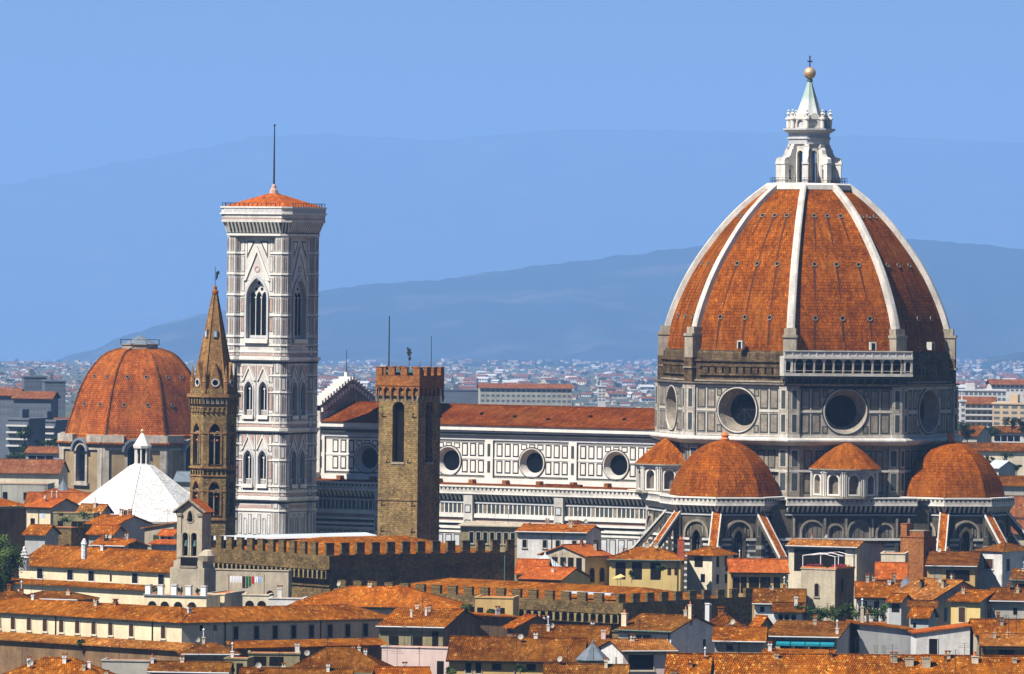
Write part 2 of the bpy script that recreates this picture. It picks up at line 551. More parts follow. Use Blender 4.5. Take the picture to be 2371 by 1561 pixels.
def arch(cx, b0, bs, w, kind_='round', n=8):
    """outline of an arched opening, counter-clockwise from the bottom left"""
    h = w / 2
    pts = [(cx - h, b0), (cx + h, b0)]
    if kind_ == 'round':
        pts += [(cx + h * math.cos(PI * k / (2 * n)), bs + h * math.sin(PI * k / (2 * n))) for k in range(0, 2 * n + 1)]
    else:
        top = math.acos(0.5) if kind_ == 'pointed' else R(50)
        rr = w if kind_ == 'pointed' else h / (1 - math.cos(top)) 
        pts += [(cx + h - rr + rr * math.cos(top * k / n), bs + rr * math.sin(top * k / n)) for k in range(n + 1)]
        pts += [(cx - h + rr - rr * math.cos(top * k / n), bs + rr * math.sin(top * k / n)) for k in range(n - 1, -1, -1)]
    return pts


def ngon(n, r, ph):
    return [(r * math.cos(ph + 2 * PI * k / n), r * math.sin(ph + 2 * PI * k / n)) for k in range(n)]


CATHROT = R(-31.4)                  # the cathedral stands a little askew to the grid
GRID = R(-28.6)                     # the old town's street grid: walls face half left and half right

# ------------------------------------------------------------------ ground, hills, haze
def lerp_list(pts, x):
    for (x0, y0), (x1, y1) in zip(pts, pts[1:]):
        if x <= x1:
            t_ = max(0, (x - x0) / (x1 - x0))
            t_ = t_ * t_ * (3 - 2 * t_) * 0.5 + t_ * 0.5
            return y0 + (y1 - y0) * t_
    return pts[-1][1]


m, t, b = newmat('earth')
ob = coords(t, 'Object')
c1 = ramp(t, noise(t, ob, 0.004, 6), [(0.35, (0.035, 0.05, 0.022)), (0.55, (0.07, 0.075, 0.04)), (0.7, (0.13, 0.10, 0.075))])
t.links.new(c1, b.inputs['Base Color'])
b.inputs['Roughness'].default_value = 1.0
m, t, b = newmat('hillside')
ob = coords(t, 'Object')
wood = ramp(t, noise(t, ob, 0.006, 6, 0.7), [(0.35, (0.003, 0.010, 0.012)), (0.65, (0.010, 0.026, 0.020))])
fld = ramp(t, noise(t, coords(t, 'Object', (1, 0.7, 5)), 0.0013, 6, 0.62), [(0.50, g(0)), (0.62, g(0.7))])
fcol = ramp(t, noise(t, ob, 0.003, 3), [(0.4, (0.025, 0.045, 0.035)), (0.6, (0.13, 0.10, 0.085))])
t.links.new(mixc(t, fld, wood, fcol), b.inputs['Base Color'])
b.inputs['Roughness'].default_value = 1.0
b.inputs['Specular IOR Level'].default_value = 0.0

gb = MB()
ys = [-700, -60, 0, 60, 200, 420, 560, 700, 1000, 1500, 2000, 4000, 7000, 10000, 14000, 18000, 86000]
zs = [72, 72, 72, 66, 42, 6, 0, 0, 0, 0, 0, -23, -57.5, -92, -138, -184, -1449]
xs = [-12200, -3000, -1500, -700, -300, 0, 300, 700, 1500, 3000, 12200]
for j in range(len(ys) - 1):
    for i in range(len(xs) - 1):
        gb.face([(xs[i], ys[j], zs[j]), (xs[i + 1], ys[j], zs[j]), (xs[i + 1], ys[j + 1], zs[j + 1]), (xs[i], ys[j + 1], zs[j + 1])], 'earth')
kind(gb.build('ground'), 'structure')


def hill(name, crest, yf, yc, yb, rough, seed, power):
    rnd = random.Random(seed)
    ph = [(rnd.uniform(0.006, 0.05), rnd.uniform(0, 6.28), rnd.uniform(0.3, 1)) for _ in range(9)]
    mb = MB()
    cols = list(range(-1320, 3720, 22))
    rows = [0, .08, .16, .25, .34, .43, .52, .61, .70, .78, .86, .93, 1.0]
    grid = []
    for px in cols:
        py = lerp_list(crest, px)
        zc = P(px, py, yc).z + 0
        zc += rough * 0.22 * sum(a * math.sin(px * f * 2.6 + p) for f, p, a in ph[4:])
        line = []
        for s_ in rows:
            Y = yf + (yc - yf) * s_
            z0 = P(px, 905, yf).z
            h = z0 + (zc - z0) * (s_ ** power) + rough * math.sin(PI * s_) * sum(a * math.sin(px * f + p + s_ * 7 * a) for f, p, a in ph)
            h -= max(0, 75 * (1 - Y / yc)) * 0
            line.append(((px - CX) * Y / FPX, Y, h - (4 if s_ == 0 else 0)))
        for s_ in (0.4, 1.0):
            Y = yc + (yb - yc) * s_
            line.append(((px - CX) * Y / FPX, Y, zc + (z0 - 330 - zc) * s_))
        grid.append(line)
    for a, c in zip(grid, grid[1:]):
        for k in range(len(a) - 1):
            mb.face([a[k], c[k], c[k + 1], a[k + 1]], 'hillside')
    o = mb.build(name, smooth=True)
    # weld so that smooth shading runs over the whole slope
    import bmesh
    bm = bmesh.new()
    bm.from_mesh(o.data)
    bmesh.ops.remove_doubles(bm, verts=bm.verts, dist=0.01)
    bm.to_mesh(o.data)
    bm.free()
    return kind(o, 'structure')


hill('far_mountain', [(-1300, 560), (-600, 490), (-300, 470), (0, 430), (150, 400), (300, 372), (450, 345), (600, 315), (750, 310), (900, 318), (1000, 325), (1150, 312), (1300, 300), (1500, 300), (1700, 305), (2000, 315), (2371, 330), (2960, 350), (3700, 420)], 54000, 62000, 66000, 30, 1, 1.0)
hill('wooded_hill', [(-600, 900), (-300, 880), (60, 855), (200, 815), (330, 765), (430, 735), (600, 700), (740, 675), (830, 660), (1000, 650), (1150, 628), (1300, 610), (1450, 590), (1600, 573), (1800, 560), (2000, 553), (2120, 553), (2250, 565), (2371, 577), (2960, 600)], 23500, 28500, 30000, 13, 2, 1.05)
hill('foothill', [(-600, 885), (0, 875), (700, 850), (900, 838), (1100, 832), (1500, 842), (2000, 855), (2200, 845), (2371, 815), (2960, 800)], 17000, 20000, 20900, 4, 3, 1.0)

hz = MB()
hz.box(-12500, 12500, -800, 87000, -1520, 1800, 'earth')
m = bpy.data.materials.new('haze')
m.use_nodes = True
m.node_tree.nodes.clear()
pv = m.node_tree.nodes.new('ShaderNodeVolumePrincipled')
pv.inputs['Color'].default_value = (0.29, 0.535, 1.0, 1)
pv.inputs['Density'].default_value = 0.46e-4
pv.inputs['Anisotropy'].default_value = 0.0
om = m.node_tree.nodes.new('ShaderNodeOutputMaterial')
m.node_tree.links.new(pv.outputs[0], om.inputs['Volume'])
MATS['earth_keep'] = MATS['earth']
ho = hz.build('haze')
ho.data.materials.clear()
ho.data.materials.append(m)
kind(ho, 'stuff')

# ------------------------------------------------------------------ the cathedral
DX, DY = 56.1, 1308.0
cath = thing('cathedral', 'vast marble cathedral with the ribbed red-tiled dome and white lantern, tallest building in view', 'cathedral', (DX, DY, 0), CATHROT)
OCT = [PI / 8 + k * PI / 4 for k in range(8)]
FACES = {'s': -PI / 2, 'se': -PI / 4, 'e': 0.0, 'ne': PI / 4, 'n': PI / 2, 'nw': 3 * PI / 4, 'w': PI, 'sw': -3 * PI / 4}
C8 = math.cos(PI / 8)
S8 = math.sin(PI / 8)
prof = [(27.0, 60.0), (26.75, 62.2), (26.1, 65.2), (24.9, 68.6), (23.0, 72.8), (20.8, 76.6), (18.4, 80.0), (15.9, 83.2), (13.2, 86.1), (10.4, 88.6), (7.6, 90.7)]


def catmull(pts, n):
    out = []
    for i in range(len(pts) - 1):
        p0, p1, p2, p3 = pts[max(i - 1, 0)], pts[i], pts[i + 1], pts[min(i + 2, len(pts) - 1)]
        for k in range(n):
            t_ = k / n
            out.append(tuple(0.5 * (2 * p1[d] + (p2[d] - p0[d]) * t_ + (2 * p0[d] - 5 * p1[d] + 4 * p2[d] - p3[d]) * t_ ** 2 + (3 * p1[d] - p0[d] - 3 * p2[d] + p3[d]) * t_ ** 3) for d in (0, 1)))
    return out + [pts[-1]]


cprof = catmull(prof, 3)
mb = MB()
mb.lathe(cprof, 8, 'tile_dome', ph=PI / 8, cap=False)
mb.lathe([(27.3, 59.55), (27.3, 60.05), (26.9, 60.05)], 8, 'rough_brown', ph=PI / 8, cap=False)
dome = mb.build('dome', cath)


def dome_rib(r_off_in, r_off_out, w, mat, pr, name, parent, ang, ztop=None):
    mb = MB()
    ring_ = []
    for i, (r, z) in enumerate(pr):
        a, c = pr[max(i - 1, 0)], pr[min(i + 1, len(pr) - 1)]
        dr, dz = c[0] - a[0], c[1] - a[1]
        l = math.hypot(dr, dz)
        nr, nz = dz / l, -dr / l
        f = 1.0 - 0.28 * i / len(pr)
        hw = w * f
        ring_.append([(r + nr * r_off_in, -hw, z + nz * r_off_in), (r + nr * r_off_out, -hw, z + nz * r_off_out), (r + nr * (r_off_out + .18), -hw * .55, z + nz * (r_off_out + .18)),
                      (r + nr * (r_off_out + .18), hw * .55, z + nz * (r_off_out + .18)), (r + nr * r_off_out, hw, z + nz * r_off_out), (r + nr * r_off_in, hw, z + nz * r_off_in)])
    for a, c in zip(ring_, ring_[1:]):
        for k in range(5):
            mb.face([a[k], a[k + 1], c[k + 1], c[k]], mat)
    o = mb.build(name, parent)
    o.rotation_euler = (0, 0, ang)
    return o


for i, a in enumerate(OCT):
    dome_rib(-0.6, 0.7, 0.76, 'marble', cprof[5:], 'rib', dome, a)
mbp = MB()
mbp.box(25.4, 28.3, -1.25, 1.25, 58.6, 62.6, 'marble_dirty')
mbp.box(25.2, 28.5, -1.4, 1.4, 62.6, 63.1, 'marble_dirty')
mbp.box(25.2, 27.9, -1.1, 1.1, 63.1, 64.3, 'marble_dirty')
ped = mbp.build('rib_pedestal', mesh_only=True)
for a in OCT:
    put(ped, 'rib_pedestal', dome, (0, 0, 0), a)
# small round vents in three rows on every face, and one white dormer over the cornice
mbv = MB()
mbv.lathe([(0.50, -0.4), (0.50, 0.2), (0.36, 0.2), (0.36, 0.05)], 10, 'marble_grey', cap=False)
mbv.lathe([(0.36, 0.05), (0, 0.05)], 10, 'opening', cap=False)
vent = mbv.build('vent', mesh_only=True)
mbd = MB()
mbd.box(-.75, -.45, -1.2, .25, 0, 1.7, 'marble')
mbd.box(.45, .75, -1.2, .25, 0, 1.7, 'marble')
mbd.box(-.75, .75, -1.2, .25, 1.7, 2.0, 'marble')
mbd.box(-.45, .45, -1.2, .1, 0, 1.7, 'opening')
dormer = mbd.build('dormer', mesh_only=True)


def at_height(pr, z):
    for (r0, z0), (r1, z1) in zip(pr, pr[1:]):
        if z0 <= z <= z1:
            f = (z - z0) / (z1 - z0)
            return r0 + (r1 - r0) * f, math.atan2(z1 - z0, r0 - r1)      # slope angle
    return pr[-1][0], 0.5


RS = random.Random(5)
for fn in ('s', 'se', 'e', 'sw'):
    phi = FACES[fn]
    n = Vector((math.cos(phi), math.sin(phi), 0))
    u = Vector((-math.sin(phi), math.cos(phi), 0))
    for z, spread in ((66.2, 5.3), (76.2, 4.3), (85.3, 2.6)):
        r, sl_ = at_height(cprof, z)
        nn = n * math.sin(sl_) + Vector((0, 0, math.cos(sl_)))
        for k in (-1, 0, 1):
            p = n * (r * C8) + u * (k * spread) + Vector((0, 0, z))
            o = put(vent, 'vent', dome, p)
            o.rotation_euler = nn.to_track_quat('Z', 'Y').to_euler()
            # rain stain running down the tiles from the vent
            mbs = MB()
            ln_ = RS.uniform(3.5, 8.5) * (1.5 if k == 0 else 1)
            zs_ = [z - .3 - ln_ * q / 6 for q in range(7)]
            for q in range(6):
                ring2 = []
                for zq, wq in ((zs_[q], .26 * (1 - q / 9)), (zs_[q + 1], .26 * (1 - (q + 1) / 9))):
                    rq = at_height(cprof, max(60.1, zq))[0] * C8 + .04
                    uu = k * spread * (rq / (r * C8))
                    ring2.append([n * rq + u * (uu - wq) + Vector((0, 0, zq)), n * rq + u * (uu + wq) + Vector((0, 0, zq))])
                if zs_[q + 1] > 60.2:
                    mbs.face([ring2[1][0], ring2[1][1], ring2[0][1], ring2[0][0]], 'tile_stain')
            if mbs.f:
                mbs.build('rain_stain', dome)
    if fn == 'sw':
        continue
    o = put(dormer, 'dormer', dome, n * 25.9 + u * (0.5 if fn != 'se' else 5.2) + Vector((0, 0, 60.4)), phi + PI / 2)
    o.rotation_euler = (0, 0, phi + PI / 2)
    o.scale = (.75, .75, .75)

# the white marble platform on top of the dome and the lantern
mb = MB()
mb.lathe([(7.4, 90.2), (8.3, 90.4), (8.3, 91.3), (7.9, 91.6), (0.1, 91.6)], 8, 'marble_bright', ph=PI / 8, cap=False)
for k in range(8):
    mb.T = wallT(FACES['s'] + k * PI / 4, 3.35)
    mb.holed(-1.6, 1.6, 91.6, 99.2, arch(0, 91.8, 97.2, 1.2), 'marble', 0, 0.7, 'marble')
    mb.box(-1.6, 1.6, 91.6, 99.2, -0.75, -0.7, 'opening', 'bkrlt')
    mb.ring(arch(0, 91.7, 97.2, 1.6), arch(0, 91.7, 97.2, 1.22), 0, 0.12, 'marble_bright')
    mb.T = Matrix.Identity(4)
for a in OCT:
    mb.T = Matrix.Rotation(a, 4, 'Z')
    mb.box(3.2, 4.0, -.42, .42, 91.6, 99.0, 'marble_bright')
    mb.box(3.1, 4.15, -.55, .55, 98.2, 98.7, 'marble')
mb.T = Matrix.Identity(4)
mb.lathe([(3.9, 99.0), (3.95, 99.9), (4.15, 100.0), (4.15, 100.3), (3.9, 100.4), (3.95, 101.1), (4.4, 101.3), (5.0, 101.7), (5.0, 102.0), (0.1, 102.05)], 8, 'marble_pale', ph=PI / 8, cap=False)
lantern = mb.build('lantern', cath)
mb = MB()
mb.box(3.6, 6.1, -.5, .5, 91.6, 92.3, 'marble')
mb.box(5.2, 6.2, -.55, .55, 92.3, 95.2, 'marble_bright')
mb.box(4.6, 5.2, -.3, .3, 94.2, 95.0, 'marble')
mb.box(3.9, 4.6, -.4, .4, 92.3, 97.4, 'marble')
mb.box(5.1, 6.35, -.65, .65, 95.2, 95.5, 'marble_bright')
pv_ = [(6.3, 95.5), (6.2, 96.2), (5.7, 96.5), (5.1, 96.6), (4.7, 97.1), (4.5, 97.9), (4.1, 98.4), (3.8, 98.4), (3.8, 95.0), (5.1, 95.0), (5.3, 95.5)]
for sgn in (-1, 1):
    mb.face([(r, sgn * .45, z) for r, z in (pv_ if sgn > 0 else pv_[::-1])], 'marble_bright')
for (r0, z0), (r1, z1) in zip(pv_, pv_[1:]):
    mb.face([(r0, -.45, z0), (r0, .45, z0), (r1, .45, z1), (r1, -.45, z1)], 'marble_bright')
lb = mb.build('lantern_buttress', mesh_only=True)
mb = MB()
mb.lathe([(.28, 102.0), (.36, 102.3), (.36, 103.6), (.55, 103.7), (.55, 103.95), (.18, 104.2), (.18, 104.5), (.38, 104.8), (.2, 105.05), (.1, 105.1), (.26, 105.4), (0, 105.6)], 8, 'marble_bright', x=4.0)
pin = mb.build('pinnacle', mesh_only=True)
mb = MB()
mb.T = wallT(0, 3.55)
mb.holed(-1.35, 1.35, 102.0, 104.2, arch(0, 102.2, 103.0, 1.3), 'marble', 0, .35, 'marble')
mb.rect(-1.1, 1.1, 102.0, 104.1, -.36, 'marble_pale')
hh = arch(0, 103.4, 103.5, 2.1)
mb.face([(x, y + .35, .06) for x, y in hh], 'marble_bright')
mb.face([(x, y + .35, -.5) for x, y in hh[::-1]], 'marble_bright')
for p, q in zip(hh[1:], hh[2:] + hh[:1]):
    mb.face([(p[0], p[1] + .35, -.5), (q[0], q[1] + .35, -.5), (q[0], q[1] + .35, .06), (p[0], p[1] + .35, .06)], 'marble_bright')
niche = mb.build('niche', mesh_only=True)
for a in OCT:
    put(lb, 'lantern_buttress', lantern, (0, 0, 0), a)
    put(pin, 'pinnacle', lantern, (0, 0, 0), a)
    put(niche, 'niche', lantern, (0, 0, 0), a + PI / 8)
mb = MB()
N = 16
zz = [102.2, 104.5, 107.2, 109.8, 110.9]
rr = [3.2, 2.55, 1.6, 0.75, 0.45]
for (z0, r0), (z1, r1) in zip(zip(zz, rr), zip(zz[1:], rr[1:])):
    for k in range(N):
        f0, f1 = (1.0 if k % 2 else .88), (1.0 if (k + 1) % 2 else .88)
        t0, t1 = 2 * PI * k / N, 2 * PI * (k + 1) / N
        mb.face([(r0 * f0 * math.cos(t0), r0 * f0 * math.sin(t0), z0), (r0 * f1 * math.cos(t1), r0 * f1 * math.sin(t1), z0), (r1 * f1 * math.cos(t1), r1 * f1 * math.sin(t1), z1), (r1 * f0 * math.cos(t0), r1 * f0 * math.sin(t0), z1)], 'cone_patina')
mb.build('spire', lantern)
mb = MB()
mb.lathe([(.45, 110.9), (.6, 111.1), (.5, 111.35), (.3, 111.6)], 12, 'copper_green')
mb.sphere((0, 0, 112.55), 1.15, 'gilt', 24, 16)
mb.build('gilt_ball', lantern, smooth=True)
mb = MB()
mb.T = Matrix.Rotation(-CATHROT, 4, 'Z')
mb.box(-.12, .12, -.1, .1, 113.6, 115.6, 'iron')
mb.box(-.5, .5, -.1, .1, 114.65, 114.9, 'iron')
mb.sphere((0, 0, 115.7), .16, 'iron', 8, 6)
mb.build('cross', lantern)
mb = MB()
for k in range(8):
    a0_, a1_ = OCT[k], OCT[(k + 1) % 8]
    for z in (92.05, 92.6):
        mb.tube((7.35 * math.cos(a0_), 7.35 * math.sin(a0_), z), (7.35 * math.cos(a1_), 7.35 * math.sin(a1_), z), .035, .035, 'iron', 4)
    for j in range(6):
        f = j / 6
        x = 7.35 * ((1 - f) * math.cos(a0_) + f * math.cos(a1_))
        y = 7.35 * ((1 - f) * math.sin(a0_) + f * math.sin(a1_))
        mb.tube((x, y, 91.5), (x, y, 92.65), .035, .035, 'iron', 4)
mb.build('railing', lantern)

# rough masonry belt under the tiles, drum with round windows
mb = MB()
mb.lathe([(27.9, 53.6), (27.9, 57.9), (28.25, 57.95), (28.25, 58.25), (27.75, 58.3), (27.75, 59.6), (27.0, 59.9)], 8, 'rough_brown', ph=PI / 8, cap=False)
for fn in ('sw', 's', 'se', 'e', 'ne', 'w'):
    mb.T = wallT(FACES[fn], 27.9 * C8)
    for k in range(11):
        if fn in ('s', 'sw', 'e'):
            a_ = -7.6 + k * 1.52
            mb.box(a_ - .2, a_ + .9, 55.75, 57.0, 0, 0.28, 'rough_brown')
            mb.rect(a_ + .92, a_ + 1.3, 55.75, 56.95, 0.03, 'opening')
    mb.box(-8.6, 8.6, 57.0, 57.25, 0, .42, 'rough_brown')
    mb.box(-8.6, 8.6, 55.35, 55.7, 0, .36, 'rough_brown')
    mb.box(-10.4, 10.4, 54.2, 54.5, 0, .3, 'marble_dirty')
    mb.box(-10.4, 10.4, 53.75, 53.95, 0, .5, 'marble_dirty')
mb.T = Matrix.Identity(4)
for a in OCT:
    mb.T = Matrix.Rotation(a, 4, 'Z')
    mb.box(26.3, 28.35, -1.2, 1.2, 53.6, 58.6, 'rough_brown')
    mb.box(26.3, 28.6, -1.3, 1.3, 56.6, 56.9, 'marble_dirty')
mb.build('dome_base', cath)

mb = MB()
RD = 28.5
LW = RD * S8
for fn in FACES:
    mb.T = wallT(FACES[fn], RD * C8)
    oc = circle(0, 48.95, 4.05, 48)
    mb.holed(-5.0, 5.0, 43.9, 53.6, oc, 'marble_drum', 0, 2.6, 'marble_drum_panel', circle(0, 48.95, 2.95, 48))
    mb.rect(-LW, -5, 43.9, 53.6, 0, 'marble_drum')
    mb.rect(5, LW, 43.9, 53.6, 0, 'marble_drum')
    mb.ring(circle(0, 48.95, 4.25, 48), oc, 0, .22, 'marble')
    mb.ring(circle(0, 48.95, 4.5, 48), circle(0, 48.95, 4.25, 48), 0, .1, 'marble_green_soft')
    for sg in (-1, 1):
        for cc_ in (5.65, 7.75):
            for b0, b1 in ((44.75, 48.4), (49.25, 52.9)):
                mb.panel(sg * cc_ - .88, sg * cc_ + .88, b0, b1, .26, 0, 'marble_green_soft', 'marble_drum_panel')
        for b0, b1 in ((44.75, 46.2), (51.5, 52.9)):
            mb.panel(sg * 3.95 - .5, sg * 3.95 + .6, b0, b1, .22, 0, 'marble_green_soft', 'marble_drum_panel')
        for a_ in (6.7, 4.68 if False else 8.78):
            mb.rect(sg * a_ - .09, sg * a_ + .09, 44.3, 53.3, .05, 'marble')
    mb.box(-8.9, -4.6, 48.68, 48.98, 0, .12, 'marble')
    mb.box(4.6, 8.9, 48.68, 48.98, 0, .12, 'marble')
    mb.box(-9.0, 9.0, 53.15, 53.4, 0, .14, 'marble')
    mb.box(-9.0, 9.0, 44.1, 44.4, 0, .14, 'marble')
    for sg in (-1, 1):                     # corner pilasters
        lo, hi = (9.0, LW + .05) if sg > 0 else (-LW - .05, -9.0)
        mb.box(lo, hi, 43.9, 53.5, 0, .42, 'marble_drum')
        mb.panel(lo + .35, hi - .35, 44.9, 48.5, .2, .42, 'marble', 'marble_green_soft')
        mb.panel(lo + .35, hi - .35, 49.2, 53.0, .2, .42, 'marble', 'marble_green_soft')
        mb.box(lo - .1, hi + .1, 43.9, 44.6, 0, .62, 'marble')
mb.T = Matrix.Identity(4)
mb.lathe([(28.2, 53.55), (29.2, 53.75), (29.3, 54.0), (28.0, 54.0)], 8, 'marble_drum_panel', ph=PI / 8, cap=False)
mb.lathe([(28.3, 42.5), (29.6, 42.9), (30.0, 43.35), (30.0, 43.6), (29.5, 43.95), (28.3, 44.05)], 8, 'marble', ph=PI / 8, cap=False)
drum = mb.build('drum', cath)
mb = MB()
mb.lathe([(2.98, -.02), (2.8, 0.05), (0, 0.05)], 32, 'dark_glass', cap=False)
for k in range(8):
    a = k * PI / 4
    mb.tube((0, 0, .06), (2.5 * math.cos(a), 2.5 * math.sin(a), .06), .05, .05, 'iron', 4)
ow = mb.build('oculus_window', mesh_only=True)
for fn in ('sw', 's', 'se', 'e'):
    T = wallT(FACES[fn], RD * C8 - 2.58) @ Matrix.Translation((0, 48.95, 0))
    o = put(ow, 'oculus_window', drum, (0, 0, 0))
    o.matrix_local = T

# the one finished stretch of arcaded gallery, on the south-east face
mb = MB()
GA = RD * C8 + 1.7
mb.T = wallT(FACES['se'], GA)
GL = 12.45
mb.box(-GL, GL, 55.35, 55.85, -2.8, .35, 'marble')
mb.box(-GL + .1, GL - .1, 54.85, 55.35, -2.6, .1, 'marble_green_soft')
mb.box(-GL, GL, 58.55, 59.0, -2.8, .3, 'marble')
mb.box(-GL, GL, 59.9, 60.1, -.15, .2, 'marble')
for k in range(17):
    a_ = -GL + .15 + k * (2 * GL - .3) / 16
    mb.box(a_ - .12, a_ + .12, 59.0, 59.9, -.1, .12, 'marble')
mb.box(-GL + .1, GL - .1, 59.05, 59.9, -.05, .02, 'marble_pale')
bays = 13
endw = 1.75
inn = 2 * (GL - endw - .35)
for k in range(bays - 2 + 1):
    a_ = -GL + endw + .35 + k * inn / (bays - 2)
    mb.box(a_ - .15, a_ + .15, 55.85, 57.75, -.3, .06, 'marble_drum')
for k in range(bays - 2):
    a0_ = -GL + endw + .35 + k * inn / (bays - 2)
    a1_ = a0_ + inn / (bays - 2)
    mb.holed(a0_, a1_, 57.6, 58.6, [(x, y) for x, y in arch((a0_ + a1_) / 2, 57.61, 57.75, (a1_ - a0_) - .36, 'round', 5)], 'marble', 0.02, .35, 'marble')
for sg in (-1, 1):
    a_ = sg * (GL - endw / 2)
    mb.holed(a_ - endw / 2, a_ + endw / 2, 55.85, 58.6, arch(a_, 56.1, 57.6, 1.0), 'marble', .08, .4, 'marble')
for z in (56.35,):
    mb.tube((-GL, z, .2), (GL, z, .2), .06, .06, 'marble', 4)
mb.rect(-GL, GL, 55.8, 58.6, -1.35, 'opening')
for sg in (-1, 1):
    mb.face([(sg * GL, 55.8, -2.8), (sg * GL, 55.8, 0), (sg * GL, 58.6, 0), (sg * GL, 58.6, -2.8)][::sg], 'marble')
mb.box(-10.6, 10.6, 52.9, 54.8, -2.2, -1.3, 'marble_green')  # dark band under the gallery: staining and the overhang's shade put into colour
for k in range(15):
    a_ = -GL + .6 + k * (2 * GL - 1.2) / 14
    mb.wedge(a_ - .16, a_ + .16, 53.4, 54.9, -1.3, 0, 'marble_green_soft')
gal = mb.build('gallery', cath)
gal.location.z = .15


def gallery_run(mb, L, L1=None, pitch=0.92):
    """lattice parapet on corbels, running along a wall at the height of the aisle roofs"""
    a0_, a1_ = (-L, L) if L1 is None else (L, L1)
    mb.box(a0_, a1_, 31.75, 32.85, -.4, 1.0, 'marble')
    mb.box(a0_, a1_, 32.85, 33.1, -.4, 1.12, 'marble_bright')
    mb.box(a0_, a1_, 31.55, 31.8, -.2, 1.1, 'marble_bright')
    n = max(1, int((a1_ - a0_) / pitch))
    st = (a1_ - a0_) / n
    mb.rect(a0_, a1_, 29.9, 31.6, .03, 'marble_green')
    for k in range(n):
        x = a0_ + (k + .5) * st
        mb.face([(x - .36, 32.75, 1.03), (x, 32.2, 1.03), (x + .36, 32.75, 1.03)], 'marble_green_soft')
        mb.wedge(x - .17, x + .17, 30.3, 31.6, .02, 1.0, 'marble_bright')
    mb.box(a0_, a1_, 29.72, 29.95, 0, .22, 'marble_pale')


def stripes(mb, a0_, a1_, z0, z1, step=1.15):
    z = z1 - .45
    while z > z0:
        mb.box(a0_, a1_, z - .42, z, 0, .09, 'marble')
        mb.rect(a0_, a1_, z - step + .02, z - .44, .03, 'marble_green_soft')
        z -= step


# walls of the crossing under the drum
mb = MB()
mb.lathe([(27.6, 0), (27.6, 42.6)], 8, 'marble_dirty', ph=PI / 8, cap=True)
for fn in ('sw', 's', 'se', 'e'):
    mb.T = wallT(FACES[fn], 27.6 * C8)
    for k in range(-3, 4):
        for b0, b1 in ((38.2, 41.6), (33.6, 37.4)):
            mb.panel(k * 2.3 - .8, k * 2.3 + .8, b0, b1, .2, 0, 'marble_green', 'marble_grey')
    for sg in (-1, 1):
        lo, hi = (8.6, 10.6) if sg > 0 else (-10.6, -8.6)
        mb.box(lo, hi, 30, 42.3, 0, .5, 'marble_dirty')
        for b0, b1 in ((38.5, 41.8), (34, 37.6)):
            mb.panel(lo + .25, hi - .25, b0, b1, .18, .5, 'marble', 'marble_green_soft')
    mb.box(-10.6, 10.6, 37.6, 38.0, 0, .56, 'marble')
mb.build('crossing_wall', cath)


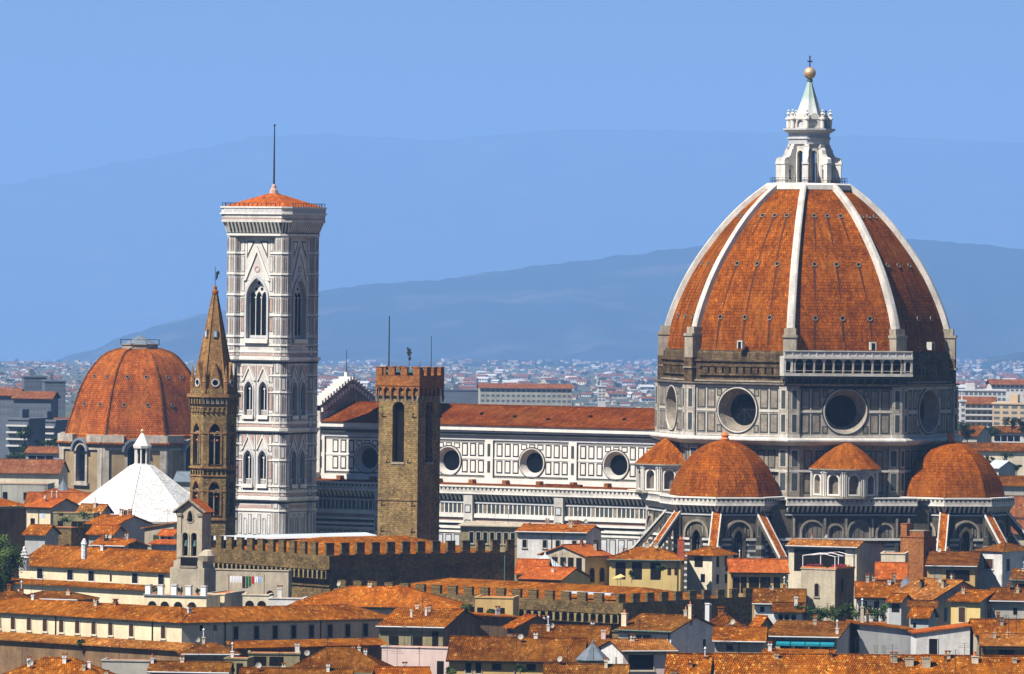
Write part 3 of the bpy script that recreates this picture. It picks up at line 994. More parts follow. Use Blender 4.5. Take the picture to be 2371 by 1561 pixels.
def tribune(phi):
    """polygonal chapel block with its own small tiled dome"""
    d = 31.0
    cx, cy = d * math.cos(phi), d * math.sin(phi)
    mb = MB()
    RT = 11.0
    hw = RT * S8
    for k in (-2, -1, 0, 1, 2):
        a = phi + k * PI / 4
        mb.T = wallT(a, RT * C8, 0, cx, cy)
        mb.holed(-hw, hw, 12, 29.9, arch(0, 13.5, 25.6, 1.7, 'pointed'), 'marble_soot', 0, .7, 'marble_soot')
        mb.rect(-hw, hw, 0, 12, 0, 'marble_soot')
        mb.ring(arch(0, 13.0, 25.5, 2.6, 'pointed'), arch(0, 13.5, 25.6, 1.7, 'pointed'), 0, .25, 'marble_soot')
        big = arch(0, 25.6, 26.3, 5.3, 'round', 8)
        sm = arch(0, 25.6, 26.3, 4.5, 'round', 8)
        mb.ring(big, sm, 0, .4, 'marble_dirty')
        for k2 in (-3, -2, 2, 3):
            mb.panel(k2 * .62 - .26, k2 * .62 + .26, 25.8, 27.4 if abs(k2) == 3 else 28.2, .1, .0, 'marble_green_soft', 'marble_grey')
        for sg in (-1, 1):
            lo, hi = (1.35, hw) if sg > 0 else (-hw, -1.35)
            mb.box(lo, hi, 25.1, 25.55, 0, .4, 'marble')
            stripes(mb, lo, hi, 12, 25.0)
        for sg in (-1, 1):
            mb.box(sg * (hw - .45) - .5, sg * (hw - .45) + .5, 12, 29.6, 0, .45, 'marble_soot')
            mb.rect(sg * (hw - .45) - .26, sg * (hw - .45) + .26, 25.8, 29.0, .48, 'marble_drum')
            mb.rect(sg * (hw - .45) - .16, sg * (hw - .45) + .16, 26.0, 28.8, .51, 'marble_green_soft')
            for j in range(6):
                mb.box(sg * (hw - .45) - .5, sg * (hw - .45) + .5, 13.5 + j * 2, 14.2 + j * 2, .45, .5, 'marble')
        gallery_run(mb, hw + .42)
    mb.T = Matrix.Identity(4)
    mb.face([(cx + 11.0 * math.cos(phi + PI / 8 + k * PI / 4), cy + 11.0 * math.sin(phi + PI / 8 + k * PI / 4), 32.7) for k in range(8)], 'marble_grey')
    tr = mb.build('tribune', cath)
    mb = MB()
    pd = [(10.35, 32.6), (10.15, 34.0), (9.65, 35.6), (8.75, 37.5), (7.4, 39.4), (5.6, 41.2), (3.6, 42.5), (1.6, 43.2), (.7, 43.35)]
    mb.lathe(catmull(pd, 2), 8, 'tile_dome', cx, cy, phi + PI / 8, cap=False)
    dm = mb.build('tribune_dome', tr)
    mb = MB()
    mb.lathe([(.75, 43.3), (.85, 43.6), (.6, 43.9), (.75, 44.3), (.2, 45.0), (0, 45.05)], 10, 'terracotta_pot', cx, cy)
    mb.build('finial', tr)
    bm_ = MB()                              # sloping buttresses at the corners
    prf = [(10.4, 30.2), (11.0, 30.2), (17.6, 22.6), (17.6, 0), (16.6, 0), (16.6, 22.4), (10.4, 29.0)]
    for sg in (-1, 1):
        pts = [(r, sg * .72, z) for r, z in prf]
        bm_.face(pts if sg < 0 else pts[::-1], 'marble_soot')
    bm_.face([(17.6, -.72, 0), (17.6, .72, 0), (17.6, .72, 22.6), (17.6, -.72, 22.6)], 'marble_soot')
    for y0, y1, up, mt in ((-.72, .72, .1, 'tile_warm'), (-.92, -.68, .16, 'marble'), (.68, .92, .16, 'marble')):
        bm_.face([(10.7, y0, 30.55 + up), (17.9, y0, 22.25 + up), (17.9, y1, 22.25 + up), (10.7, y1, 30.55 + up)], mt)
        for y in (y0, y1):
            q = [(10.7, y, 30.2), (17.9, y, 21.9), (17.9, y, 22.25 + up), (10.7, y, 30.55 + up)]
            bm_.face(q if y == y0 else q[::-1], 'marble_bright' if mt != 'tile_warm' else 'marble_soot')
        bm_.face([(17.9, y0, 21.9), (17.9, y1, 21.9), (17.9, y1, 22.25 + up), (17.9, y0, 22.25 + up)], 'marble')
    bme = bm_.build('buttress', mesh_only=True)
    for k in (-3, -1, 1, 3):
        put(bme, 'buttress', tr, (cx, cy, 0), phi + k * PI / 8)
    wm = MB()
    wm.face([(x, y, 0) for x, y in arch(0, 13.5, 25.6, 1.8, 'pointed')], 'dark_glass')
    for x in (-.25, .25):
        wm.box(x - .05, x + .05, 13.5, 24.9, 0, .06, 'marble_grey')
    wme = wm.build('window', mesh_only=True)
    for k in (-2, -1, 0, 1, 2):
        put(wme, 'window', tr, (0, 0, 0)).matrix_local = wallT(phi + k * PI / 4, RT * C8 - .66, 0, cx, cy)
    return tr


tribune(FACES['s'])
tribune(FACES['e'])


def corner_block(phi):
    """wall between two tribunes with blind arches, and the small exedra on top of it"""
    mb = MB()
    A, L = 30.6, 15.2
    mb.T = wallT(phi, A)
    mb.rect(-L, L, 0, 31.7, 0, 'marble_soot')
    mb.face([(-L, 32.6, 0.6), (L, 32.6, 0.6), (L, 32.6, -8), (-L, 32.6, -8)], 'marble_grey')
    for a_, w_ in ((-7.4, 4.7), (-2.9, 3.3), (1.6, 4.7), (6.6, 3.6)):
        mb.ring(arch(a_, 25.6, 26.6, w_, 'round', 8), arch(a_, 25.6, 26.6, w_ - .7, 'round', 8), 0, .35, 'marble_dirty')
        mb.face([(x, y, .03) for x, y in arch(a_, 25.6, 26.6, w_ - .7, 'round', 8)], 'marble_grey')
        for k in (-1, 0, 1):
            mb.rect(a_ + k * w_ * .2 - .06, a_ + k * w_ * .2 + .06, 25.7, 27.6, .06, 'marble_green_soft')
    for a_ in (-11.0, -5.0, -.9, 4.2, 8.9, 11.2):
        mb.box(a_ - .32, a_ + .32, 12, 29.6, 0, .3, 'marble_soot')
        mb.rect(a_ - .17, a_ + .17, 25.8, 29.2, .33, 'marble_drum')
    mb.box(-L, L, 25.1, 25.55, 0, .45, 'marble_bright')
    stripes(mb, -L, L, 12, 25.0, 1.35)
    gallery_run(mb, L - 2.6)
    blk = mb.build('chapel_wall', cath)
    mb = MB()
    d = 26.4
    cx, cy = d * math.cos(phi), d * math.sin(phi)
    ap = 6.0
    hw = ap * math.tan(PI / 10)
    for k in range(-3, 4):
        mb.T = wallT(phi + k * PI / 5, ap, 0, cx, cy)
        mb.holed(-hw, hw, 32.6, 38.0, arch(0, 33.7, 36.3, 1.9), 'marble', 0, .7, 'marble_dirty', arch(0, 33.7, 36.2, 1.5))
        mb.rect(-1, 1, 33.5, 37.6, -.72, 'marble_grey')
        mb.ring(arch(0, 33.4, 36.3, 2.5), arch(0, 33.7, 36.3, 1.9), 0, .16, 'marble_bright')
        for sg in (-1, 1):
            mb.box(sg * (hw - .12) - .1, sg * (hw - .12) + .1, 33.0, 37.7, 0, .3, 'marble_bright')
            mb.box(sg * (hw - .48) - .1, sg * (hw - .48) + .1, 33.0, 37.7, 0, .3, 'marble')
        mb.box(-hw, hw, 32.9, 33.3, 0, .35, 'marble_dirty')
        mb.box(-hw, hw, 37.6, 38.1, 0, .4, 'marble_pale')
    mb.T = Matrix.Identity(4)
    ex = mb.build('exedra', cath)
    mb = MB()
    mb.lathe([(6.3, 38.0), (6.95, 38.15), (6.95, 38.4)], 20, 'marble_dirty', cx, cy, cap=False)
    mb.lathe([(6.95, 38.4), (3.8, 41.3), (1.2, 43.2), (0.35, 43.6), (0, 43.65)], 20, 'tile_dome', cx, cy, cap=False)
    mb.build('cone_roof', ex)


corner_block(FACES['se'])
corner_block(FACES['sw'])

# nave: clerestory with four round windows, roofs, aisle, facade
NX0, NX1 = -102.5, -25.5
mb = MB()
mb.T = Matrix(((1, 0, 0, 0), (0, 0, -1, -10.5), (0, 1, 0, 0), (0, 0, 0, 1)))
OC = [-35.5, -54.3, -73.2, -92.0]
edges = [NX1, -44.9, -63.75, -82.6, NX0]
for i, a_ in enumerate(OC):
    hi, lo = edges[i], edges[i + 1]
    oc = circle(a_, 37.45, 2.62, 40)
    mb.holed(a_ - 3.2, a_ + 3.2, 34.3, 41.6, oc, 'marble_bright', 0, 1.15, 'marble', circle(a_, 37.45, 1.95, 40))
    mb.rect(lo, a_ - 3.2, 34.3, 41.6, 0, 'marble_bright')
    mb.rect(a_ + 3.2, hi, 34.3, 41.6, 0, 'marble_bright')
    mb.ring(circle(a_, 37.45, 2.85, 40), oc, 0, .2, 'marble')
    mb.ring(circle(a_, 37.45, 3.05, 40), circle(a_, 37.45, 2.85, 40), 0, .08, 'marble_green')
    for k in range(-4, 5):
        x = a_ + k * 1.84
        if abs(k) >= 2:
            for b0, b1 in ((35.25, 37.75), (38.45, 41.0)):
                mb.panel(x - .68, x + .68, b0, b1, .26, 0, 'marble_green', 'marble_bright')
        else:
            mb.panel(x - .68, x + .68, 40.3 if k == 0 else 39.9, 41.0, .2, 0, 'marble_green', 'marble_bright')
    mb.box(lo - 1.05, lo + .75, 34.3, 41.6, 0, .35, 'marble_bright')
    for b0, b1 in ((35.35, 37.6), (38.5, 40.9)):
        mb.rect(lo - .45, lo + .2, b0, b1, .38, 'marble_green_soft')
    mb.rect(lo + .76, lo + .95, 34.3, 41.6, .05, 'marble_green')
    mb.box(lo + .9, a_ - 3.1, 37.95, 38.25, 0, .1, 'marble_bright')
    mb.box(a_ + 3.1, hi - 1.05, 37.95, 38.25, 0, .1, 'marble_bright')
mb.box(NX0, NX1, 41.6, 42.5, -.3, .25, 'marble_pale')
mb.rect(NX0, NX1, 41.45, 41.6, .3, 'marble_green')
mb.box(NX0, NX1, 42.5, 43.1, -.3, .75, 'marble_green_soft')
mb.box(NX0, NX1, 43.1, 43.5, -.3, 1.05, 'marble_pale')
mb.box(NX0, NX1, 43.5, 44.5, -.3, 1.35, 'marble_bright')
mb.box(NX0, NX1, 34.55, 34.8, 0, .2, 'marble_green_soft')
mb.box(NX0, NX1, 33.2, 34.3, -.2, .5, 'marble_bright')
mb.rect(NX0, NX1, 0, 33.2, -.1, 'marble')
mb.T = Matrix(((-1, 0, 0, 0), (0, 0, 1, 10.5), (0, 1, 0, 0), (0, 0, 0, 1)))
mb.rect(-NX1, -NX0, 0, 44.4, 0, 'marble')
nave = mb.build('nave_wall', cath)
mb = MB()
mb.lathe([(1.97, -.02), (1.8, .04), (0, .04)], 28, 'dark_glass', cap=False)
nw = mb.build('oculus_window', mesh_only=True)
for a_ in OC:
    put(nw, 'oculus_window', nave, (0, 0, 0)).matrix_local = Matrix(((1, 0, 0, a_), (0, 0, -1, -10.5 + 1.13), (0, 1, 0, 37.45), (0, 0, 0, 1)))
mb = MB()
for sg in (-1, 1):
    q = [(NX0 + .5, sg * 12.0, 44.45), (NX1 + 3, sg * 12.0, 44.45), (NX1 + 3, 0, 48.1), (NX0 + .5, 0, 48.1)]
    mb.face(q if sg < 0 else q[::-1], 'tile_nave')
mb.box(NX0 + .5, NX1, -.25, .25, 48.0, 48.3, 'tile_nave')
mb.box(NX0 + .5, NX1, -12.1, -11.85, 44.4, 44.62, 'tile_nave')
for k in range(9):
    x = NX0 + 9 + k * 8.2
    y = -5.5 - (k % 3) * 1.1
    z = 48.1 - abs(y) * (3.65 / 12.0)
    mb.box(x - .25, x + .25, y - .3, y + .3, z - .1, z + .35, 'opening')
mb.build('nave_roof', cath)
mb = MB()
mb.T = Matrix(((1, 0, 0, 0), (0, 0, -1, -20.5), (0, 1, 0, 0), (0, 0, 0, 1)))
AX1 = -21.5
mb.rect(NX0, AX1, 0, 31.7, 0, 'marble')
gallery_run(mb, NX0, AX1 + 1)
n = 84
st = (AX1 - NX0) / n
for k in range(n):
    x = NX0 + k * st
    if k % 21 in (0, 20):
        continue
    mb.rect(x + .14, x + st - .14, 27.9, 29.55, .04, 'marble_green_soft' if (k * 7) % 5 else 'marble_grey')
    mb.box(x - .1, x + .1, 27.8, 29.7, 0, .1, 'marble_bright')
for k in range(5):
    x = NX0 + k * 21 * st
    mb.box(x - 1.0, x + 1.0, 0, 31.6, 0, .9, 'marble')
    for b0, b1 in ((27.9, 29.5), (24, 26.6)):
        mb.panel(x - .7, x + .7, b0, b1, .2, .9, 'marble_green_soft', 'marble_pale')
mb.box(NX0, AX1, 27.0, 27.75, 0, .45, 'marble_bright')
mb.rect(NX0, AX1, 26.3, 27.0, .05, 'marble_pink')
mb.box(NX0, AX1, 25.9, 26.3, 0, .3, 'marble_bright')
mb.rect(NX0, AX1, 25.4, 25.9, .05, 'marble_green')
mb.box(NX0, AX1, 24.85, 25.35, 0, .2, 'marble_bright')
mb.rect(NX0, AX1, 24.5, 24.85, .05, 'marble_green')
mb.box(NX0, AX1, 24.05, 24.45, 0, .2, 'marble_bright')
for k in range(n // 2):
    x = NX0 + k * 2 * st
    mb.panel(x + .25, x + 2 * st - .25, 20.4, 23.7, .18, 0, 'marble_green', 'marble_pale')
    mb.panel(x + .25, x + 2 * st - .25, 14.4, 19.7, .18, 0, 'marble_green', 'marble_pale')
mb.build('aisle_wall', cath)
mb = MB()
mb.face([(NX0, -20.2, 32.6), (NX1, -20.2, 32.6), (NX1, -10.6, 33.3), (NX0, -10.6, 33.3)], 'tile_nave')
mb.box(NX0, NX1, -20.4, -20.0, 32.9, 33.2, 'marble_dirty')
mb.box(-50, -42, -13, -12, 32.8, 33.6, 'tile_nave')
for k in range(10):
    x = NX0 + 5 + k * 7.6
    mb.box(x - .45, x + .45, -12.3, -10.95, 32.8, 34.0, 'brick')
mb.build('aisle_roof', cath)
mb = MB()
FXa, FXb = -105.0, -102.6
mb.box(FXa, FXb, -21.0, 21.0, 0, 34.5, 'marble')
mb.box(FXa, FXb, -11.2, 11.2, 34.5, 46.5, 'marble')
gab = [(-11.2, 46.5), (11.2, 46.5), (11.2, 47.6), (0, 52.6), (-11.2, 47.6)]
mb.face([(FXb, y, z) for y, z in gab], 'marble_dirty')
mb.face([(FXa, y, z) for y, z in gab[::-1]], 'marble_dirty')
for (y0, z0), (y1, z1) in ((gab[3], gab[4]), (gab[2], gab[3])):
    mb.face([(FXa, y0, z0), (FXb, y0, z0), (FXb, y1, z1), (FXa, y1, z1)][::-1], 'marble_bright')
    n = 11
    for k in range(n):
        f = (k + .5) / n
        y, z = y0 + (y1 - y0) * f, z0 + (z1 - z0) * f
        mb.box(FXa - .1, FXb + .25, y - .3, y + .3, z - .05, z + .75, 'marble_bright')
        mb.box(FXb, FXb + .5, y - .26, y + .26, z - 1.5, z - .7, 'marble_bright')
mb.box(FXa + .9, FXb - .9, -.3, .3, 52.4, 54.0, 'marble_bright')
mb.tube((-103.8, 0, 54), (-103.8, 0, 58.5), .09, .05, 'iron', 5)
mb.build('facade', cath)

# ------------------------------------------------------------------ bell tower of the cathedral
bt = thing('bell_tower', 'tall square white and pink marble bell tower with low red roof and flagpole', 'bell tower', (-46.0, 1327.0, 0), GRID)
PC, PR, WH = 5.2, 1.7, 5.9
SIDES = [-PI / 2, 0, PI / 2, PI]


def tower_band(mb, z0, z1, out, mat, pier_out=None, full=True):
    po = out if pier_out is None else pier_out
    for sx in (-1, 1):
        for sy in (-1, 1):
            mb.T = Matrix.Identity(4)
            mb.lathe([(PR, z0), (PR + po, z0 + .02), (PR + po, z1 - .02), (PR, z1)], 8, mat, sx * PC, sy * PC, PI / 8, cap=False)
    for a in SIDES:
        mb.T = wallT(a, WH)
        if full:
            mb.box(-PC + .9, PC - .9, z0, z1, -.2, out + .02, mat)
        else:
            mb.box(-PC + .9, -2.85, z0, z1, -.2, out + .02, mat)
            mb.box(2.85, PC - .9, z0, z1, -.2, out + .02, mat)
    mb.T = Matrix.Identity(4)


LV = [0, 8, 15, 22.9, 27.9, 30.2, 32.6, 37.6, 40.6, 43.4, 46.2, 50.6, 53.8, 57.0, 59.6, 61.2, 65.3, 69.2, 73.2, 77.2, 80.6]
mb = MB()
for sx in (-1, 1):
    for sy in (-1, 1):
        mb.T = Matrix.Identity(4)
        mb.prism([(sx * PC + x, sy * PC + y) for x, y in ngon(8, PR, PI / 8)], 0, 81, 'marble_tower', top=False)
        for k in range(8):
            a = k * PI / 4
            if math.cos(a) * sx + math.sin(a) * sy < -.1:
                continue
            mb.T = wallT(a, PR * C8, 0, sx * PC, sy * PC)
            for i, (b0, b1) in enumerate(zip(LV, LV[1:])):
                if b1 - b0 < 1.5:
                    continue
                if (k + i) % 2 or b0 > 59:
                    mb.panel(-.43, -.06, b0 + .45, b1 - .35, .07, 0, 'marble_green_soft', 'marble_tower')
                    mb.rect(-.3, -.19, b0 + .8, b1 - .7, .09, 'marble_pink')
                    mb.panel(.06, .43, b0 + .45, b1 - .35, .08, 0, 'marble_green_soft', 'marble_tower')
                    mb.rect(.19, .3, b0 + .8, b1 - .7, .09, 'marble_pink')
                else:
                    mb.panel(-.43, .43, b0 + .45, b1 - .35, .12, 0, 'marble_green_soft', 'marble_tower')
for z in LV[3:-1]:
    big = z in (30.2, 43.4, 57.0)
    if not big:
        tower_band(mb, z - .1, z + .14, .12, 'marble_bright', full=z < 30 or z in (59.6,))
        tower_band(mb, z - .24, z - .1, .05, 'marble_green_soft', full=z < 30)
for z in (30.2, 43.4, 57.0):
    tower_band(mb, z - .2, z + .35, .55, 'marble_bright')
    tower_band(mb, z - .5, z - .2, .3, 'marble_tower')
    tower_band(mb, z - .85, z - .5, .1, 'marble_green')
    tower_band(mb, z + 1.2, z + 1.6, .12, 'marble_bright')
    tower_band(mb, z + .6, z + 1.0, .05, 'marble_pink')
WL = 3.9


def gable(mb, cx, b0, b1, w, t_, c):
    h = w / 2
    o = [(cx - h, b0), (cx + h, b0), (cx, b1)]
    sl_ = (b1 - b0) / h
    i_ = [(cx - h + t_, b0 + .01), (cx + h - t_, b0 + .01), (cx, b1 - t_ * sl_)]
    for (p, q, r, s_) in ((o[1], o[2], i_[2], i_[1]), (o[2], o[0], i_[0], i_[2])):
        mb.face([(*p, c), (*q, c), (*r, c), (*s_, c)], 'marble_bright')
        mb.face([(*p, 0), (*q, 0), (*q, c), (*p, c)], 'marble_bright')
        mb.face([(*s_, 0), (*s_, c), (*r, c), (*r, 0)], 'marble_tower')
    mb.face([(i_[0][0], i_[0][1], .04), (i_[1][0], i_[1][1], .04), (i_[2][0], i_[2][1], .04)], 'marble_tower')


for a in SIDES:
    mb.T = wallT(a, WH)
    # upper storey with the tall triple window
    hole = arch(0, 60.9, 68.6, 4.5, 'pointed')
    mb.holed(-WL, WL, 59.2, 81, hole, 'marble_tower', 0, .85, 'marble_tower')
    mb.ring(arch(0, 60.6, 68.6, 5.3, 'pointed'), hole, 0, .3, 'marble_pale')
    mb.rect(-WL, WL, 57.0, 59.2, 0, 'marble_tower')
    gable(mb, 0, 72.0, 78.6, 5.9, .5, .3)
    mb.ring(circle(0, 74.2, .62, 16), circle(0, 74.2, .4, 16), .04, .12, 'marble_pink')
    for sg in (-1, 1):
        for b0, b1 in ((62.2, 65.0), (65.9, 68.6), (69.9, 72.4), (73.6, 76.7), (77.6, 80.1)):
            mb.panel(sg * 3.15 - .36, sg * 3.15 + .36, b0, b1, .1, 0, 'marble_green_soft', 'marble_pink' if b0 in (62.2, 65.9) else 'marble_tower')
        mb.face([(sg * .55, 79.6, .04), (sg * 2.3, 79.6, .04), (sg * 2.3, 76.2, .04)][::sg], 'marble_green_soft')
        mb.face([(sg * .95, 79.4, .07), (sg * 2.15, 79.4, .07), (sg * 2.15, 77.1, .07)][::sg], 'marble_bright')
    mb.box(-2.6, 2.6, 60.0, 60.8, 0, .55, 'marble_bright')
    for k in range(-5, 6):
        mb.panel(k * .68 - .28, k * .68 + .28, 57.95, 58.2, .06, 0, 'marble_pink', 'marble_tower')
    # two storeys with paired windows
    for zb, z0, z1 in ((46.2, 43.4, 57.0), (33.0, 30.2, 43.4)):
        for sg in (-1, 1):
            x = sg * 1.62
            hole = arch(x, zb, zb + 4.9, 1.85, 'pointed')
            lo, hi = (0, WL) if sg > 0 else (-WL, 0)
            mb.holed(lo, hi, z0, z1, hole, 'marble_tower', 0, .7, 'marble_tower')
            mb.ring(arch(x, zb - .1, zb + 4.9, 2.35, 'pointed'), hole, 0, .22, 'marble_pale')
            gable(mb, x, zb + 6.6, zb + 9.6, 2.9, .3, .25)
            mb.box(x - 1.2, x + 1.2, zb - .75, zb - .05, 0, .5, 'marble_bright')
            mb.panel(x - 1.1, x + 1.1, zb - 1.5, zb - .85, .12, 0, 'marble_green_soft', 'marble_tower')
            mb.panel(sg * 3.3 - .36, sg * 3.3 + .36, zb + 1.0, zb + 5.5, .1, 0, 'marble_green_soft', 'marble_pink')
            mb.panel(sg * 3.3 - .36, sg * 3.3 + .36, zb - 1.3, zb + .4, .1, 0, 'marble_green_soft', 'marble_tower')
            mb.panel(sg * 3.3 - .36, sg * 3.3 + .36, zb + 6.2, zb + 9.3, .1, 0, 'marble_green_soft', 'marble_tower')
            mb.face([(x - 1.3, zb + 9.5, .04), (x - .25, zb + 9.5, .04), (x - 1.3, zb + 7.3, .04)], 'marble_pink')
            mb.face([(x + 1.3, zb + 9.5, .04), (x + 1.3, zb + 7.3, .04), (x + .25, zb + 9.5, .04)], 'marble_pink')
        mb.rect(-.06, .06, zb - 1, zb + 9.6, .05, 'marble_green_soft')
    # plain panelled storeys below
    mb.rect(-WL, WL, 0, 30.2, 0, 'marble_tower')
    for k in range(-3, 4):
        for b0, b1 in ((15.6, 22.2), (23.4, 27.2)):
            if k in (-2, 0, 2):
                mb.ring(arch(k * 1.05, b0, b1 - 1.0, .8, 'round', 5), arch(k * 1.05, b0 + .1, b1 - 1.0, .5, 'round', 5), 0, .12, 'marble_pale')
            else:
                mb.panel(k * 1.05 - .36, k * 1.05 + .36, b0, b1, .12, 0, 'marble_green_soft', 'marble_tower' if k % 2 else 'marble_pink')
    mb.rect(-WL, WL, 28.4, 29.0, .04, 'marble_pink')
mb.T = Matrix.Identity(4)


def chsq(h, c):
    return [(h - c, -h), (h, -h + c), (h, h - c), (h - c, h), (-h + c, h), (-h, h - c), (-h, -h + c), (-h + c, -h)]


shaft = mb.build('shaft', bt)
mb = MB()
mb.prism(chsq(7.05, 1.35), 80.6, 81.0, 'marble_bright')
mb.prism(chsq(6.95, 1.3), 81.0, 83.4, 'marble_green_soft')
for a in SIDES:
    mb.T = wallT(a, 6.95)
    n = 15
    for k in range(n):
        x = -5.6 + 11.2 * k / (n - 1)
        mb.wedge(x - .17, x + .17, 81.2, 83.2, 0, .95, 'marble_bright')
    mb.T = wallT(a + PI / 4, 6.95 * math.sqrt(2) - 1.3 / math.sqrt(2))
    for k in range(3):
        x = -.62 + .62 * k
        mb.wedge(x - .15, x + .15, 81.2, 83.2, 0, .95, 'marble_bright')
mb.T = Matrix.Identity(4)
mb.prism(chsq(7.85, 1.5), 83.2, 83.7, 'marble_tower', bottom=True)
mb.prism(chsq(7.8, 1.5), 83.7, 84.0, 'marble_pink')
mb.prism(chsq(7.85, 1.5), 84.0, 84.7, 'marble_tower')
mb.prism(chsq(8.1, 1.5), 84.7, 85.0, 'marble_bright', bottom=True)
mb.prism(chsq(7.9, 1.5), 85.0, 85.9, 'marble_tower')
mb.prism(chsq(8.05, 1.5), 85.9, 86.2, 'marble_bright', bottom=True)
for a in SIDES:
    mb.T = wallT(a, 7.9)
    for k in range(13):
        x = -6 + k
        mb.rect(x - .38, x + .38, 85.1, 85.75, .03, 'marble_pale')
        mb.box(x - .05, x + .05, 86.2, 86.9, -.1, 0, 'iron')
    mb.box(-6.3, 6.3, 86.82, 86.9, -.09, -.01, 'iron')
mb.T = Matrix.Identity(4)
mb.build('crown', bt)
mb = MB()
for k in range(4):
    a0_, a1_ = -3 * PI / 4 + k * PI / 2, -PI / 4 + k * PI / 2
    h = 7.2 * math.sqrt(2)
    mb.face([(h * math.cos(a0_), h * math.sin(a0_), 86.15), (h * math.cos(a1_), h * math.sin(a1_), 86.15), (0, 0, 89.1)], 'tile_new')
rf = mb.build('roof', bt)
mb = MB()
mb.lathe([(1.0, 88.4), (.8, 89.4), (.5, 89.8), (.45, 90.3), (.2, 90.6)], 8, 'marble_pink')
mb.build('roof_boss', bt)
mb = MB()
mb.tube((0, 0, 90.3), (0, 0, 101.8), .2, .1, 'iron', 6)
mb.sphere((0, 0, 101.9), .22, 'iron', 8, 6)
mb.build('flagpole', bt)
mb = MB()
mb.rect(-2.28, 2.28, 60.9, 72.6, 0, 'marble_tower')
for x in (-1.25, 0, 1.25):
    mb.face([(p, q, .05) for p, q in arch(x, 61.2, 68.9, 1.12, 'pointed')], 'dark_glass')
for x in (-1.9, -.625, .625, 1.9):
    mb.tube((x, 61, .16), (x, 68.6, .16), .09, .09, 'marble_bright', 6)
    mb.box(x - .16, x + .16, 68.6, 68.9, .05, .3, 'marble_bright')
for x, y in ((-.62, 70.4), (.62, 70.4), (0, 71.5)):
    mb.face([(p, q, .05) for p, q in circle(x, y, .3, 12)], 'dark_glass')
mb.box(-1.9, 1.9, 61.0, 61.5, .05, .2, 'marble_pale')
w3 = mb.build('triple_window', mesh_only=True)
mb = MB()
mb.rect(-.95, .95, 0, 6.6, 0, 'marble_tower')
for x in (-.42, .42):
    mb.face([(p, q, .05) for p, q in arch(x, .9, 5.0, .8, 'pointed')], 'dark_glass')
mb.tube((0, .2, .16), (0, 5, .16), .1, .1, 'marble_bright', 6)
mb.box(-.2, .2, 4.9, 5.2, .05, .3, 'marble_bright')
for k in range(-3, 4):
    mb.box(k * .26 - .05, k * .26 + .05, .05, .85, .05, .2, 'marble_bright')
mb.box(-.9, .9, .85, 1.0, .05, .22, 'marble_bright')
w2 = mb.build('paired_window', mesh_only=True)
for a in SIDES[:2] + SIDES[3:]:
    put(w3, 'triple_window', shaft, (0, 0, 0)).matrix_local = wallT(a, WH - .82)
    for zb in (46.2, 33.0):
        for x in (-1.62, 1.62):
            put(w2, 'paired_window', shaft, (0, 0, 0)).matrix_local = wallT(a, WH - .67) @ Matrix.Translation((x, zb, 0))

# ------------------------------------------------------------------ six-sided tower with a pointed spire
mat_masonry('spire_stone', (0.36, 0.20, 0.075, 1), (0.27, 0.15, 0.055, 1), (0.2, 0.11, 0.045, 1), 0.8, 0.4, 0.02, 0.3, streak=0.2)
p = P(495, 960, 1040)
sp = thing('spire_tower', 'slender six-sided brown stone tower with pointed spire and weathervane', 'spire tower', (p.x * 1.168, p.y * 1.168, -12.6), R(6))
sp.scale = (1.168,) * 3
C6 = math.cos(PI / 6)
HEX = -PI / 2 + PI / 6
mb = MB()
HR = 3.45
hw = HR * .5
mb.prism(ngon(6, HR, HEX), 0, 36.7, 'pietraforte', top=False)
for k in range(6):
    mb.T = wallT(-PI / 2 + k * PI / 3, HR * C6)
    for b0, b1, zb, zs in ((36.7, 43.2, 37.2, 40.9), (44.4, 53.9, 44.9, 49.6)):
        hole = arch(0, zb, zs, 1.75, 'pointed')
        mb.holed(-hw, hw, b0, b1, hole, 'pietraforte', 0, .55, 'pietraforte')
        mb.ring(arch(0, zb, zs, 2.2, 'pointed'), hole, 0, .14, 'spire_stone')
        mb.box(-hw, hw, zs - .1, zs + .12, 0, .1, 'spire_stone')
    mb.box(-hw - .12, hw + .12, 36.5, 36.8, -.1, .22, 'spire_stone')
    mb.rect(-hw, hw, 43.2, 44.4, 0, 'pietraforte')
    mb.box(-hw - .1, hw + .1, 44.3, 44.55, -.1, .25, 'spire_stone')
    mb.box(-hw - .1, hw + .1, 43.1, 43.3, -.1, .15, 'spire_stone')
    for j in range(5):
        x = -hw + .35 + j * (2 * hw - .7) / 4
        mb.face([(q, r, .03) for q, r in arch(x, 43.35, 43.8, .42, 'round', 4)], 'opening')
    for zt, zb in ((53.6, 52.5), (55.0, 53.7)):
        n = 5
        for j in range(n):
            x0 = -hw - .1 + j * (2 * hw + .2) / n
            x1 = x0 + (2 * hw + .2) / n
            mb.holed(x0, x1, zb + .3, zt, arch((x0 + x1) / 2, zb + .31, zt - .5, (x1 - x0) * .62, 'pointed', 4), 'pietraforte', .3 if zt > 54 else .12, .25)
            mb.wedge(x0 - .09, x0 + .09, zb - .15, zb + .3, 0, .3, 'spire_stone')
    mb.box(-hw - .35, hw + .35, 55.0, 55.5, -.3, .55, 'spire_stone')
    mb.box(-hw - .1, hw + .1, 55.5, 56.3, -.6, -.02, 'pietraforte')
mb.T = Matrix.Identity(4)
body = mb.build('shaft', sp)
mb = MB()
mb.lathe([(3.3, 55.6), (3.05, 56.6), (.33, 70.6), (.33, 71.0), (.0, 71.9)], 6, 'spire_stone', ph=HEX, cap=False)
for k in range(6):
    mb.T = Matrix.Rotation(HEX + k * PI / 3, 4, 'Z')
    pts = [(3.12, 56.4), (.38, 70.5)]
    mb.tube((3.12, 0, 56.4), (.38, 0, 70.5), .13, .09, 'spire_stone', 5)
mb.T = Matrix.Identity(4)
